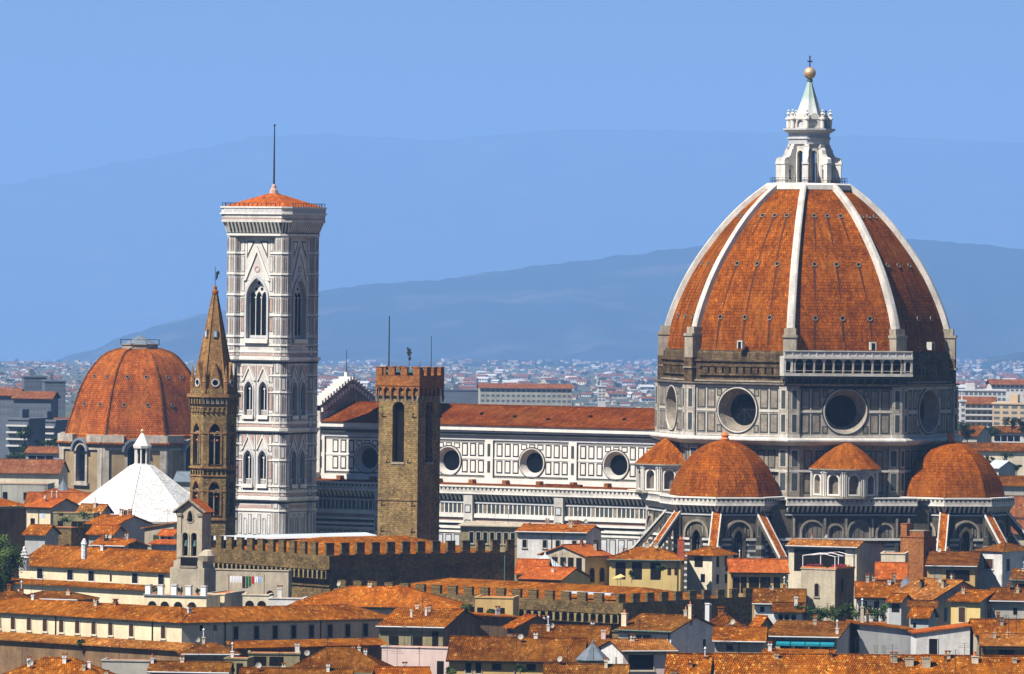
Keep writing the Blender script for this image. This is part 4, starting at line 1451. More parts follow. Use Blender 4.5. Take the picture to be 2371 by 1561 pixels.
mb.lathe([(.3, 70.4), (.5, 70.6), (.5, 71.0), (.3, 71.2), (.3, 71.6), (0, 72.0)], 8, 'brick')
spire = mb.build('spire', sp)
mb = MB()                                    # steep little gable with a quatrefoil light, one on each side
mb.face([(-1.15, 55.9, .0), (1.15, 55.9, .0), (0, 60.3, 0)], 'spire_stone')
mb.face([(-1.15, 55.9, .0), (0, 60.3, 0), (0, 60.3, -1.6), (-1.15, 55.9, -.3)], 'spire_stone')
mb.face([(1.15, 55.9, .0), (1.15, 55.9, -.3), (0, 60.3, -1.6), (0, 60.3, 0)], 'spire_stone')
mb.ring(circle(0, 57.2, .62, 16), circle(0, 57.2, .45, 16), 0, .12, 'marble_pale')
for x, y in ((.2, 0), (-.2, 0), (0, .2), (0, -.2)):
    mb.face([(q, r, .04 + abs(x) * .05) for q, r in circle(x, 57.2 + y, .22, 10)], 'dark_glass')
gm = mb.build('gable', mesh_only=True)
mb = MB()
mb.lathe([(.34, 55.5), (.3, 57.2), (.36, 57.3), (.0, 60.0)], 6, 'spire_stone')
pm = mb.build('pinnacle', mesh_only=True)
mb = MB()
mb.face([(q, r, .0) for q, r in arch(0, 0, 4.6, 1.75, 'pointed')], 'opening')
mb.tube((0, 0, .25), (0, 4.6, .25), .1, .1, 'marble_dirty', 6)
for sg in (-1, 1):
    mb.ring(arch(sg * .43, 4.3, 4.6, .86, 'round', 5), arch(sg * .43, 4.35, 4.6, .6, 'round', 5), .1, .25, 'marble_dirty')
    mb.sphere((sg * .42, 3.6, .15), .0 + .2, 'terracotta_pot', 6, 4)
wm_ = mb.build('belfry_window', mesh_only=True)
for k in range(6):
    a = -PI / 2 + k * PI / 3
    put(gm, 'gable', spire, (0, 0, 0)).matrix_local = wallT(a, HR * C6 - .05)
    put(pm, 'pinnacle', spire, (3.25 * math.cos(a + PI / 6), 3.25 * math.sin(a + PI / 6), 0))
    put(wm_, 'belfry_window', body, (0, 0, 0)).matrix_local = wallT(a, HR * C6 - .5) @ Matrix.Translation((0, 44.9, 0))
    o = put(wm_, 'belfry_window', body, (0, 0, 0))
    o.matrix_local = wallT(a, HR * C6 - .5) @ Matrix.Translation((0, 37.2, 0)) @ Matrix.Diagonal((1, .8, 1, 1))
for k in (0, -1):
    a = -PI / 2 + k * PI / 3
    mb = MB()
    mb.box(-.3, .3, 64.0, 65.2, -.6, .25, 'marble_dirty')
    mb.rect(-.17, .17, 64.1, 64.9, .28, 'cloth_blue')
    o = mb.build('spire_light', spire)
    o.matrix_local = wallT(a, 1.35)
mb = MB()
mb.tube((0, 0, 71.8), (0, 0, 74.6), .05, .04, 'iron', 5)
mb.box(.12, .42, -.04, .04, 73.0, 73.9, 'iron')
mb.box(.3, .62, -.04, .04, 73.5, 74.0, 'iron')
mb.box(.1, .3, -.04, .04, 72.7, 73.2, 'iron')
mb.build('weathervane', sp)


# ------------------------------------------------------------------ crenellated stone tower
def merlon_mesh(w, h, d, mat):
    mb = MB()
    mb.box(-w / 2, w / 2, -d, 0, 0, h, mat)
    mb.box(-w / 2 - .05, w / 2 + .05, -d - .05, .05, h, h + .12, mat)
    return mb.build('merlon', mesh_only=True)


p = P(948, 1000, 1000)
tw = thing('stone_tower', 'square rough stone tower with brick battlements and tall arched belfry openings', 'tower', (p.x * 1.188, p.y * 1.188, -14.1), GRID)
tw.scale = (1.188,) * 3
TW = 3.28
mb = MB()
mb.prism([(-TW, -TW), (TW, -TW), (TW, TW), (-TW, TW)], 0, 44, 'pietraforte', top=False)
for a in SIDES:
    mb.T = wallT(a, TW)
    hole = arch(0, 46.7, 54.5, 1.95)
    mb.holed(-TW, TW, 44, 57.2, hole, 'pietraforte', 0, .9, 'pietraforte')
    mb.box(-1.1, 1.1, 46.4, 46.7, 0, .12, 'marble_dirty')
    mb.box(-TW - .05, TW + .05, 41.15, 41.3, -.1, .12, 'pietraforte')
    for zz_ in (53.2, 46.6, 40.4, 36.6):
        for sg in (-1, 1):
            x = sg * (TW - .75) if zz_ > 50 or zz_ < 44 else sg * 1.75
            mb.tube((x - .2, zz_, .02), (x + .25, zz_ + .65, .45), .07, .07, 'iron', 4)
mb.T = Matrix.Identity(4)
sh = mb.build('shaft', tw)
mb = MB()
for a in SIDES:
    mb.T = wallT(a, TW)
    n = 6
    for j in range(n):
        x0 = -TW - .35 + j * (2 * TW + .7) / n
        x1 = x0 + (2 * TW + .7) / n
        mb.holed(x0, x1, 56.3, 57.9, arch((x0 + x1) / 2, 56.31, 57.1, (x1 - x0) * .7, 'round', 5), 'brick', .36, .36)
        mb.wedge(x0 - .16, x0 + .16, 55.4, 56.32, 0, .36, 'marble_dirty')
    mb.box(-TW - .4, TW + .4, 57.75, 57.95, 0, .46, 'brick')
    mb.rect(-TW - .35, TW + .35, 57.9, 59.25, .36, 'brick')
    mb.rect(-TW - .1, TW + .1, 57.9, 59.25, -.1, 'brick')
mb.T = Matrix.Identity(4)
mb.face([(-3.6, -3.6, 58.2), (3.6, -3.6, 58.2), (3.6, 3.6, 58.2), (-3.6, 3.6, 58.2)], 'lead')
for a in SIDES:
    mb.T = wallT(a, TW + .36)
    mb.box(-TW - .36, TW + .36, 59.2, 59.26, -.45, 0, 'brick')
crown = mb.build('battlement', tw)
mm = merlon_mesh(1.02, 1.15, .45, 'brick')
for a in SIDES:
    for j in range(4):
        o = put(mm, 'merlon', crown, (0, 0, 0))
        x = -(TW + .36 - .52) + j * (2 * (TW + .36 - .52)) / 3
        o.matrix_local = Matrix.Rotation(a + PI / 2, 4, 'Z') @ Matrix.Translation((x, -(TW + .36) + .0, 59.2)) @ Matrix.Rotation(PI, 4, 'Z')
mb = MB()
for a in SIDES:
    mb.T = wallT(a, 2.55)
    mb.box(-2.5, 2.5, 58.2, 60.0, -.06, 0, 'copper_green')
mb.build('parapet_panel', tw)
mb = MB()
mb.face([(q, r, 0) for q, r in arch(0, 46.72, 54.5, 1.95)], 'opening')
be = mb.build('belfry_opening', mesh_only=True)
for a in SIDES:
    put(be, 'belfry_opening', sh, (0, 0, 0)).matrix_local = wallT(a, TW - .88)
for x, y, h, r in ((-2.3, -2.2, 9.6, .11), (2.6, 1.6, 6.8, .06), (.3, 2.4, 3.0, .04)):
    mb = MB()
    mb.tube((x, y, 58.2), (x, y, 58.2 + h), r, r * .7, 'iron', 6)
    mb.build('flagpole', tw)
mb = MB()
mb.tube((-.35, .3, 58.2), (-.35, .3, 62.4), .04, .04, 'iron', 4)
mb.box(-.6, -.1, .25, .35, 62.0, 63.1, 'iron')
mb.box(-.75, .1, .25, .35, 62.4, 62.6, 'iron')
mb.box(-.45, -.05, .25, .35, 61.4, 61.9, 'iron')
mb.box(-.7, -.5, .25, .35, 62.9, 63.3, 'iron')
mb.build('weathervane', tw)


# ------------------------------------------------------------------ the two crenellated palaces
def hit(p0, ang, px):
    """distance from p0 along the ground direction `ang` to the sight line of photo column px"""
    dx, dy = math.cos(ang), math.sin(ang)
    v2 = (CAMH - p0.z) * FPX / p0.y
    u = px - CX
    k = (u + v2 * ROLL) / FPX
    return (k * p0.y - p0.x) / (dx - k * dy)


def palace(name, label, px, py, Z, rot, pxl, pxr, mer, gap, mw, mat, arches_l, arches_r, roof, par):
    c = P(px, py, Z)
    Z = c.z
    root = thing(name, label, 'palace', (c.x, c.y, 0), rot)
    Lr = hit(c, rot, pxr)
    Ll = hit(c, rot + PI / 2, pxl)
    mb = MB()
    wt = Z - mer
    pt, ab = par
    mb.prism([(0, 0), (Lr, 0), (Lr, Ll), (0, Ll)], 0, wt - .4, mat, top=False)
    for T, L, ar in ((Matrix(((1, 0, 0, 0), (0, 0, -1, 0), (0, 1, 0, 0), (0, 0, 0, 1))), Lr, arches_r),
                     (Matrix(((0, 0, -1, 0), (-1, 0, 0, 0), (0, 1, 0, 0), (0, 0, 0, 1))), Ll, arches_l)):
        mb.T = T
        x0, x1 = (0, L) if L == Lr and T[0][0] == 1 else (-L, 0)
        pr_ = .9 if ar else .0
        mb.box(x0 - pr_, x1 + pr_, wt - pt, wt, -.5, pr_ + .01, mat)
        if ar:
            top, bot = wt - pt, wt - ab
            n = int(L / ar)
            st = (x1 - x0) / n
            for k in range(n):
                a = x0 + k * st
                mb.holed(a, a + st, bot + .6, top, arch(a + st / 2, bot + .61, top - .62, st * .72, 'round', 5), 'stone_olive', pr_, pr_, mat)
                mb.wedge(a - .14, a + .14, bot - .5, bot + .62, 0, pr_, mat)
            mb.box(x0, x1, top - .1, top + .12, 0, pr_ + .12, mat)
            mb.box(x0, x1, bot - .75, bot - .5, 0, .25, mat)
    mb.T = Matrix.Identity(4)
    pl = mb.build('wall', root)
    me = merlon_mesh(mw, mer, .55, mat)
    pr0 = .9 if arches_r else 0
    pr1 = .9 if arches_l else 0
    n = int(Lr / (mw + gap))
    for k in range(n + 1):
        put(me, 'merlon', pl, (mw / 2 - pr1 + k * (Lr + pr1 - mw) / n, -pr0 + .55, wt))
    n = int(Ll / (mw + gap))
    for k in range(1, n + 1):
        put(me, 'merlon', pl, (-pr1, pr0 * 0 + mw / 2 - pr0 + k * (Ll - mw) / n, wt), -PI / 2 + PI)
    mb = MB()
    ev, rg, ins = Z + roof[0], Z + roof[1], roof[2]
    a, b, c_, d = (1.6, 1.6), (Lr - 1.6, 1.6), (Lr - 1.6, Ll - 1.6), (1.6, Ll - 1.6)
    w = min(Lr, Ll) / 2 - 1.6
    w2 = w * ins
    if Lr > Ll:
        r0, r1 = (1.6 + w2, Ll / 2), (Lr - 1.6 - w2, Ll / 2)
        fs = [(a, b, r1, r0), (b, c_, r1), (c_, d, r0, r1), (d, a, r0)]
    else:
        r0, r1 = (Lr / 2, 1.6 + w2), (Lr / 2, Ll - 1.6 - w2)
        fs = [(a, b, r0), (b, c_, r1, r0), (c_, d, r1), (d, a, r0, r1)]
    for f in fs:
        mb.face([(x, y, rg if (x, y) in (r0, r1) else ev) for x, y in f], 'tile')
    mb.build('roof', root)
    return root, Lr, Ll, wt


pal, pLr, pLl, pwt = palace('crenellated_palace', 'long dark-sided stone palace with battlements at the foot of the square stone tower', 766, 1259, 1150, R(37), 486, 1192, 2.0, 1.45, 1.6, 'rough_stone', 1.3, 0, (-2.2, .3, .55), (2.3, 4.5))
PZT = pwt + 2.0
mb = MB()                                   # light sheet-metal canopy behind the battlements
bpy.context.view_layer.update()
INV = (Matrix.Translation(pal.location) @ Matrix.Rotation(pal.rotation_euler.z, 4, 'Z')).inverted()
q0, q1 = P(487, 1247, 1182), P(872, 1239, 1182)
up = Vector((0, 5.5, .25))
dn = Vector((0, 0, -.3))
e = [INV @ v for v in (q0, q1, q1 + up + Vector((-2, 0, 0)), q0 + up)]
f = [INV @ (v + dn) for v in (q0, q1, q1 + up + Vector((-2, 0, 0)), q0 + up)]
mb.face(e, 'sheet_metal')
mb.face(f[::-1], 'wood_dark')
for i in range(4):
    j = (i + 1) % 4
    mb.face([f[i], f[j], e[j], e[i]], 'white_paint')
for k in range(8):
    v = INV @ (q0.lerp(q1, (k + .3) / 8) + Vector((0, 2, -.2)))
    mb.tube(v - Vector((0, 0, 5)), v, .1, .1, 'wood_dark', 5)
mb.face([INV @ v for v in (q0 + Vector((0, 5, -5)), q1 + Vector((-2, 5, -5)), q1 + Vector((-2, 5, -.2)), q0 + Vector((0, 5, -.2)))], 'wood_dark')
mb.build('canopy', pal)
mb = MB()
mb.tube((pLr - 2.2, -.12, PZT - 14), (pLr - 2.2, -.12, PZT - 2.5), .09, .09, 'copper_green', 6)
mb.build('downpipe', pal)
pal2, qLr, qLl, qwt = palace('crenellated_palace', 'lower battlemented stone palace with a row of small arches under the battlements', 1441, 1377, 1092, R(50), 790, 1742, 1.3, 1.65, 1.75, 'rough_stone', 1.45, 0, (-1.7, .35, .5), (1.7, 3.9))
QZT = qwt + 1.3
mb = MB()
mb.box(3.2, 4.4, 5, 15, QZT - .4, QZT - .1, 'sheet_metal')
mb.build('skylight', pal2)

# ------------------------------------------------------------------ the distant red dome and the white octagonal roof
p = P(322.5, 950, 1700)
sl_ = thing('domed_chapel', 'great red-tiled dome on a tan drum with white pilasters, left of the spire tower', 'domed church', (p.x, p.y, 0), 0)
mb = MB()
pd = [(19.0, 33.0), (18.3, 35.6), (16.9, 39.6), (15.4, 44.0), (13.2, 48.2), (9.9, 52.0), (7.3, 53.4), (5.0, 54.0)]
cp2 = catmull(pd, 2)
mb.lathe(cp2, 8, 'tile_dome_red', ph=PI / 8, cap=True)
for k in range(8):
    mb.T = Matrix.Rotation(PI / 8 + k * PI / 4, 4, 'Z')
    for (r0, z0), (r1, z1) in zip(cp2, cp2[1:]):
        mb.tube((r0, 0, z0), (r1, 0, z1), .3, .3, 'tile_old', 5)
mb.T = Matrix.Identity(4)
sd = mb.build('dome', sl_)
for k in range(-2, 3):
    phi = -PI / 2 + k * PI / 4
    n = Vector((math.cos(phi), math.sin(phi), 0))
    u = Vector((-math.sin(phi), math.cos(phi), 0))
    for z, sps in ((47.2, (-2.3, 2.3)), (40.4, (-2.9, 2.9))):
        r, s2 = at_height(cp2, z)
        nn = n * math.sin(s2) + Vector((0, 0, math.cos(s2)))
        for s3 in sps:
            o = put(vent, 'vent', sd, n * (r * C8) + u * s3 + Vector((0, 0, z)))
            o.rotation_euler = nn.to_track_quat('Z', 'Y').to_euler()
mb = MB()
mb.lathe([(4.9, 53.6), (5.0, 53.9), (4.7, 54.0), (4.7, 54.9), (5.0, 55.0), (5.0, 55.2)], 8, 'marble_dirty', ph=PI / 8, cap=True)
ln = mb.build('lantern_ring', sl_)
mb = MB()
mb.lathe([(4.6, 55.2), (.3, 57.2), (0, 57.7)], 8, 'lead', ph=PI / 8)
mb.lathe([(5.2, 56.2), (5.2, 56.3)], 8, 'iron', ph=PI / 8, cap=False)
for k in range(8):
    a = PI / 8 + k * PI / 4
    mb.tube((5.1 * math.cos(a), 5.1 * math.sin(a), 55.0), (5.1 * math.cos(a), 5.1 * math.sin(a), 56.3), .08, .08, 'iron', 4)
mb.build('glass_cap', sl_)
mb = MB()
RR = 20.2
hw = RR * S8
wmesh = MB()
wmesh.face([(x, y, 0) for x, y in arch(0, 21.7, 28.9, 3.3)], 'dark_glass')
wmesh = wmesh.build('window', mesh_only=True)
for k in range(8):
    mb.T = wallT(-PI / 2 + k * PI / 4, RR * C8)
    hole = arch(0, 21.6, 28.9, 3.4)
    mb.holed(-hw, hw, 10, 31.2, hole, 'plaster_drum', 0, .8, 'marble_drum')
    mb.rect(-hw, hw, 0, 10, 0, 'plaster_drum')
    mb.ring(arch(0, 21.2, 28.9, 4.8), hole, 0, .5, 'marble_drum')
    mb.box(-2.9, 2.9, 20.6, 21.2, 0, .8, 'marble_drum')
    for sg in (-1, 1):
        lo, hi = (hw - 1.5, hw + .1) if sg > 0 else (-hw - .1, -hw + 1.5)
        mb.box(lo, hi, 16.5, 29.4, 0, .5, 'marble_drum')
        lo, hi = (2.6, hw + .3) if sg > 0 else (-hw - .3, -2.6)
        mb.box(lo, hi, 29.4, 30.0, 0, .5, 'marble_drum')
        mb.box(lo, hi, 30.9, 31.3, 0, 1.3, 'tile_warm')
        mb.box(lo, hi, 31.3, 33.1, -2.5, .9, 'marble_drum')
    bigr, smr = arch(0, 29.0, 29.2, 6.2), arch(0, 29.0, 29.2, 4.9)
    mb.ring(bigr, smr, 0, 1.1, 'lead')
    mb.rect(-2.7, 2.7, 30.6, 32.9, -.6, 'tile_warm')
    mb.box(-hw - .2, hw + .2, 16.0, 16.5, 0, .7, 'marble_dirty')
mb.T = Matrix.Identity(4)
mb.lathe([(RR, 31.2), (19.2, 33.1), (18.8, 33.4)], 8, 'tile_warm', ph=PI / 8, cap=False)
dr = mb.build('drum', sl_)
for k in range(-2, 3):
    put(wmesh, 'window', dr, (0, 0, 0)).matrix_local = wallT(-PI / 2 + k * PI / 4, RR * C8 - .75)

p = P(329, 1100, 1400)
bp_ = thing('baptistery', 'low eight-sided white pyramid roof with small lantern before the red dome', 'baptistery', (p.x, p.y, 0), GRID)
mb = MB()
mb.lathe([(16.6, 23.2), (2.3, 34.0), (2.0, 34.2)], 8, 'limewash', ph=PI / 8)
for k in range(8):
    mb.T = Matrix.Rotation(PI / 8 + k * PI / 4, 4, 'Z')
    mb.tube((16.6, 0, 23.2), (2.3, 0, 34.0), .16, .12, 'marble_bright', 5)
mb.T = Matrix.Identity(4)
mb.build('roof', bp_)
mb = MB()
mb.lathe([(16.2, 0), (16.2, 22.6), (16.9, 22.8), (16.9, 23.2)], 8, 'marble', ph=PI / 8)
for k in range(8):
    mb.T = wallT(k * PI / 4, 16.2 * C8)
    for j in range(-2, 3):
        mb.panel(j * 2.3 - .9, j * 2.3 + .9, 18, 22, .2, 0, 'marble_green', 'marble')
mb.T = Matrix.Identity(4)
mb.build('wall', bp_)
mb = MB()
mb.lathe([(1.75, 34.0), (1.75, 34.4), (1.6, 34.4)], 8, 'marble_bright', ph=PI / 8)
mb.lathe([(.9, 34.3), (.9, 37.6)], 8, 'opening', ph=PI / 8)
for k in range(8):
    a = PI / 8 + k * PI / 4
    mb.tube((1.4 * math.cos(a), 1.4 * math.sin(a), 34.3), (1.4 * math.cos(a), 1.4 * math.sin(a), 37.6), .18, .18, 'marble_bright', 6)
mb.lathe([(1.8, 37.5), (1.9, 38.0), (.25, 40.6)], 8, 'marble_bright', ph=PI / 8)
mb.sphere((0, 0, 41.0), .42, 'gilt', 10, 8)
mb.build('lantern', bp_)

# ------------------------------------------------------------------ town houses
WCACHE = {}


def win_mesh(w, h, mat, frame, arched=False):
    key = (round(w, 2), round(h, 2), mat, frame, arched)
    if key not in WCACHE:
        mb = MB()
        out = arch(0, 0, h - w / 2, w, 'round', 5) if arched else [(-w / 2, 0), (w / 2, 0), (w / 2, h), (-w / 2, h)]
        mb.face([(x, y, .03) for x, y in out], mat)
        if frame:
            t_ = .11
            o2 = arch(0, -t_, h - w / 2, w + 2 * t_, 'round', 5) if arched else [(-w / 2 - t_, -t_), (w / 2 + t_, -t_), (w / 2 + t_, h + t_), (-w / 2 - t_, h + t_)]
            mb.ring(o2, out, 0, .09, frame)
            mb.box(-w / 2 - .2, w / 2 + .2, -.24, -t_ - .003, 0, .2, frame)
        if mat.startswith('shutter') and not arched:
            mb.box(-.02, .02, .02, h - .02, .03, .06, 'opening')
            for k in range(1, 5):
                mb.box(-w / 2 + .04, w / 2 - .04, h * k / 5, h * k / 5 + .05, .03, .055, 'wood_dark')
        WCACHE[key] = mb.build('window', mesh_only=True)
    return WCACHE[key]


CH = {}


def chimney_mesh(w, h, mat, style):
    key = (w, round(h, 1), mat, style)
    if key not in CH:
        mb = MB()
        mb.box(-w / 2, w / 2, -w * .4, w * .4, -.9, h, mat)
        mb.box(-w / 2 - .07, w / 2 + .07, -w * .4 - .07, w * .4 + .07, h, h + .12, mat)
        if style == 0:
            for sx in (-1, 1):
                mb.box(sx * w * .35 - .07, sx * w * .35 + .07, -w * .3, w * .3, h + .12, h + .42, mat)
            mb.box(-w / 2 - .12, w / 2 + .12, -w * .45, w * .45, h + .42, h + .54, 'tile_warm')
        elif style == 1:
            mb.lathe([(w * .26, h + .12), (w * .22, h + .6), (w * .3, h + .65)], 8, 'terracotta_pot')
        else:
            mb.tube((0, 0, h), (0, 0, h + 1.1), .09, .09, 'sheet_metal', 6)
            mb.lathe([(.2, h + 1.1), (.05, h + 1.35)], 8, 'sheet_metal')
        CH[key] = mb.build('chimney', mesh_only=True)
    return CH[key]


mb = MB()
mb.tube((0, 0, -.4), (0, 0, 2.9), .035, .03, 'iron', 4)
for z, w_ in ((2.8, .55), (2.55, .7), (2.3, .85)):
    mb.tube((-w_, 0, z), (w_, 0, z), .022, .022, 'iron', 4)
mb.tube((0, -.5, 2.0), (0, .5, 2.0), .022, .022, 'iron', 4)
ANT = mb.build('antenna', mesh_only=True)
HR_ = random.Random(11)
HT_ = random.Random(23)
mb = MB()
mb.T = Matrix.Translation((0, -.08, .75)) @ Matrix.Rotation(R(70), 4, 'X')
mb.lathe([(.02, 0), (.22, .04), (.4, .13)], 10, 'plaster_grey', cap=False)
mb.T = Matrix.Identity(4)
mb.tube((0, 0, -.3), (0, 0, .8), .035, .035, 'iron', 4)
DISH = mb.build('satellite_dish', mesh_only=True)


def slab(mb, pts, mat, th=.2):
    """roof plane with thickness and ragged tile edge"""
    up = pts
    dn = [(x, y, z - th) for x, y, z in pts]
    mb.face(up, mat)
    mb.face(dn[::-1], 'wood_dark')
    n = len(pts)
    for i in range(n):
        j = (i + 1) % n
        mb.face([dn[i], dn[j], up[j], up[i]], mat)


ROWS = [(1150, 1345), (1220, 1275), (1300, 1222), (1345, 1152), (1377, 1100), (1410, 1050), (1440, 1010), (1500, 950), (1620, 860)]


def row_depth(py):
    for (a, y0), (b, y1) in zip(ROWS, ROWS[1:]):
        if py <= b:
            return y0 + (y1 - y0) * (py - a) / (b - a)
    return ROWS[-1][1]


def house(label, px, py, Z, rot, px2, depth, roof, rise, wall, tile='tile', wins=(), anchor='l', name='town_house', cat='house',
          group='old town houses with tiled roofs', side=None, chim=(), ant=(), eave=.75, base=0.0, depth_px=None, ridge=.5, extra=None):
    """eave corner at photo pixel (px, py) and height Z; the front runs to column px2; windows are (side, [columns], drop, w, h, material, frame)"""
    if tile in ('tile', 'tile_old', 'tile_warm') and group == 'old town houses with tiled roofs':
        tile = HT_.choice((tile, tile, tile, 'tile_brown', 'tile_faded', 'tile_old' if tile == 'tile' else 'tile'))
    rot = R(rot)
    c = PZ(px, py, Z)
    f_ = row_depth(py)
    f_, c = f_ / c.y, P(px, py, f_)
    Z = c.z
    base = Z - 1.5 if base is None else base
    rise *= f_
    depth *= f_
    eave *= f_
    if anchor == 'r':
        L = hit(c, rot + PI, px2)
        c = c + Vector((-math.cos(rot), -math.sin(rot), 0)) * L
    else:
        L = hit(c, rot, px2)
    c2 = c + Vector((math.cos(rot), math.sin(rot), 0)) * L
    if depth_px is not None:
        depth = hit(c2 if depth_px > (px2 if anchor == 'l' else px) else c, rot + PI / 2, depth_px)
    depth = max(2.0, min(depth, 60))
    D = depth
    root = thing(name, label, cat, (c.x, c.y, 0), rot, group)
    e = eave
    mb = MB()
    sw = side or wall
    top = Z
    # walls, with the gables or sloping tops that the roof needs
    zl = {'gx': (0, 0), 'gy': (0, 0)}.get(roof, (0, 0))
    mb.face([(0, 0, base), (L, 0, base), (L, 0, top + (rise if roof == 'shed_r' else 0)), (0, 0, top + (rise if roof == 'shed_l' else 0))], wall)
    rt = top + (rise if roof == 'shed_r' else 0)
    lt = top + (rise if roof == 'shed_l' else 0)
    bt_ = top + (rise if roof == 'shed_b' else 0)
    mb.face([(L, 0, base), (L, D, base), (L, D, max(rt, bt_)), (L, 0, rt)], sw)
    mb.face([(0, D, base), (0, 0, base), (0, 0, lt), (0, D, max(lt, bt_))], sw)
    mb.face([(L, D, base), (0, D, base), (0, D, max(lt, bt_)), (L, D, max(rt, bt_))], wall)
    if roof == 'gx':
        for x in (0, L):
            q = [(x, 0, top), (x, D, top), (x, D * ridge, top + rise)]
            mb.face(q if x else q[::-1], sw)
    elif roof == 'gy':
        for y in (0, D):
            q = [(0, y, top), (L, y, top), (L / 2, y, top + rise)]
            mb.face(q if y == 0 else q[::-1], wall)
    if roof == 'flat':
        mb.face([(0, 0, top), (L, 0, top), (L, D, top), (0, D, top)], 'terracotta_pot')
        mb.box(-.12, L + .12, -.12, .25, top - .02, top + .18, wall)
        mb.box(L - .25, L + .122, .25, D, top - .02, top + .177, sw)
        mb.box(-.122, .25, .25, D, top - .02, top + .177, sw)
    else:
        mb.box(.0, L, -.06, -.003, top - .55, top - .15, 'plaster_stone', 'kt') if roof in ('gx', 'hip') else None
    wl = mb.build('wall', root)
    # roof
    mb = MB()
    k = .12
    if roof == 'gx':
        rd = D * ridge
        s0, s1 = rise / rd, rise / (D - rd)
        slab(mb, [(-e * .6, -e, top - e * s0 + k), (L + e * .6, -e, top - e * s0 + k), (L + e * .6, rd, top + rise + k), (-e * .6, rd, top + rise + k)], tile)
        slab(mb, [(L + e * .6, D + e, top - e * s1 + k), (-e * .6, D + e, top - e * s1 + k), (-e * .6, rd, top + rise + k), (L + e * .6, rd, top + rise + k)], tile)
        mb.box(-e * .6, L + e * .6, rd - .14, rd + .14, top + rise + k - .02, top + rise + k + .13, tile)
    elif roof == 'gy':
        s0 = rise / (L / 2)
        for sg in (0, 1):
            x0, x1 = (-e, L / 2) if sg == 0 else (L + e, L / 2)
            q = [(x0, D + e * .6, top - e * s0 + k), (x0, -e * .6, top - e * s0 + k), (x1, -e * .6, top + rise + k), (x1, D + e * .6, top + rise + k)]
            slab(mb, q if sg == 0 else q[::-1], tile)
        mb.box(L / 2 - .14, L / 2 + .14, -e * .6, D + e * .6, top + rise + k - .02, top + rise + k + .13, tile)
    elif roof in ('hip', 'pyr'):
        w = min(L, D) / 2
        if roof == 'pyr':
            r0 = r1 = (L / 2, D / 2)
        elif L >= D:
            r0, r1 = (w * ridge * 2, D / 2), (L - w * ridge * 2, D / 2)
        else:
            r0, r1 = (L / 2, w * ridge * 2), (L / 2, D - w * ridge * 2)
        ze = top - e * rise / w + k
        A, B, Cc, Dd = (-e, -e, ze), (L + e, -e, ze), (L + e, D + e, ze), (-e, D + e, ze)
        p0, p1 = (*r0, top + rise + k), (*r1, top + rise + k)
        if roof == 'pyr':
            fs = [(A, B, p0), (B, Cc, p0), (Cc, Dd, p0), (Dd, A, p0)]
        elif L >= D:
            fs = [(A, B, p1, p0), (B, Cc, p1), (Cc, Dd, p0, p1), (Dd, A, p0)]
        else:
            fs = [(A, B, p0), (B, Cc, p1, p0), (Cc, Dd, p1), (Dd, A, p0, p1)]
        for f in fs:
            mb.face(list(f), tile)
        mb.face([Dd, Cc, B, A], 'wood_dark')
        for q, r in ((A, p0), (B, p1), (Cc, p1), (Dd, p0)):
            mb.tube(q, r, .1, .1, tile, 5)
        if roof == 'hip':
            mb.tube(p0, p1, .12, .12, tile, 5)
    elif roof == 'shed_b':
        s0 = rise / D
        slab(mb, [(-e * .5, -e, top - e * s0 + k), (L + e * .5, -e, top - e * s0 + k), (L + e * .5, D, top + rise + k), (-e * .5, D, top + rise + k)], tile)
    elif roof in ('shed_l', 'shed_r'):
        z0, z1 = (top + rise, top) if roof == 'shed_l' else (top, top + rise)
        s0 = (z1 - z0) / L
        slab(mb, [(-e, -e * .6, z0 - e * s0 + k), (L + e, -e * .6, z1 + e * s0 + k), (L + e, D + e * .6, z1 + e * s0 + k), (-e, D + e * .6, z0 - e * s0 + k)], tile)
    rf = mb.build('roof', root) if roof != 'flat' else wl
    # windows
    for wd in wins:
        sd, cols, drop, w, h, mat = wd[0], wd[1], wd[2] * f_, wd[3] * f_, wd[4] * f_, wd[5]
        frame = wd[6] if len(wd) > 6 else None
        me = win_mesh(w, h, mat, frame, len(wd) > 7 and wd[7])
        for q in cols:
            nm = 'door' if drop + h > 4.2 and h > 2.2 and w < 1.5 else 'window'
            o = put(me, 'window', wl, (0, 0, 0))
            if sd == 'f':
                u = hit(c, rot, q)
                o.matrix_local = Matrix(((1, 0, 0, u), (0, 0, -1, 0), (0, 1, 0, top - drop - h), (0, 0, 0, 1)))
            elif sd == 'r':
                u = hit(c2, rot + PI / 2, q)
                o.matrix_local = Matrix(((0, 0, 1, L), (1, 0, 0, u), (0, 1, 0, top - drop - h), (0, 0, 0, 1)))
            else:
                u = hit(c, rot + PI / 2, q)
                o.matrix_local = Matrix(((0, 0, -1, 0), (-1, 0, 0, u), (0, 1, 0, top - drop - h), (0, 0, 0, 1)))

    def rz(x, y):
        if roof == 'gx':
            rd = D * ridge
            return top + rise * (y / rd if y < rd else (D - y) / (D - rd))
        if roof == 'gy':
            return top + rise * (1 - abs(x - L / 2) / (L / 2))
        if roof in ('hip', 'pyr'):
            w = min(L, D) / 2
            return top + rise * min(1, x / w, (L - x) / w, y / w, (D - y) / w)
        if roof == 'shed_b':
            return top + rise * y / D
        if roof == 'shed_l':
            return top + rise * (1 - x / L)
        if roof == 'shed_r':
            return top + rise * x / L
        return top
    for ch in chim:
        fx, fy, w, h = ch[0], ch[1], round(ch[2] * f_, 1), ch[3] * f_
        mat = ch[4] if len(ch) > 4 else 'plaster_stone'
        st = ch[5] if len(ch) > 5 else 0
        put(chimney_mesh(w, h, mat, st), 'chimney', rf, (fx * L, fy * D, rz(fx * L, fy * D)), 0)
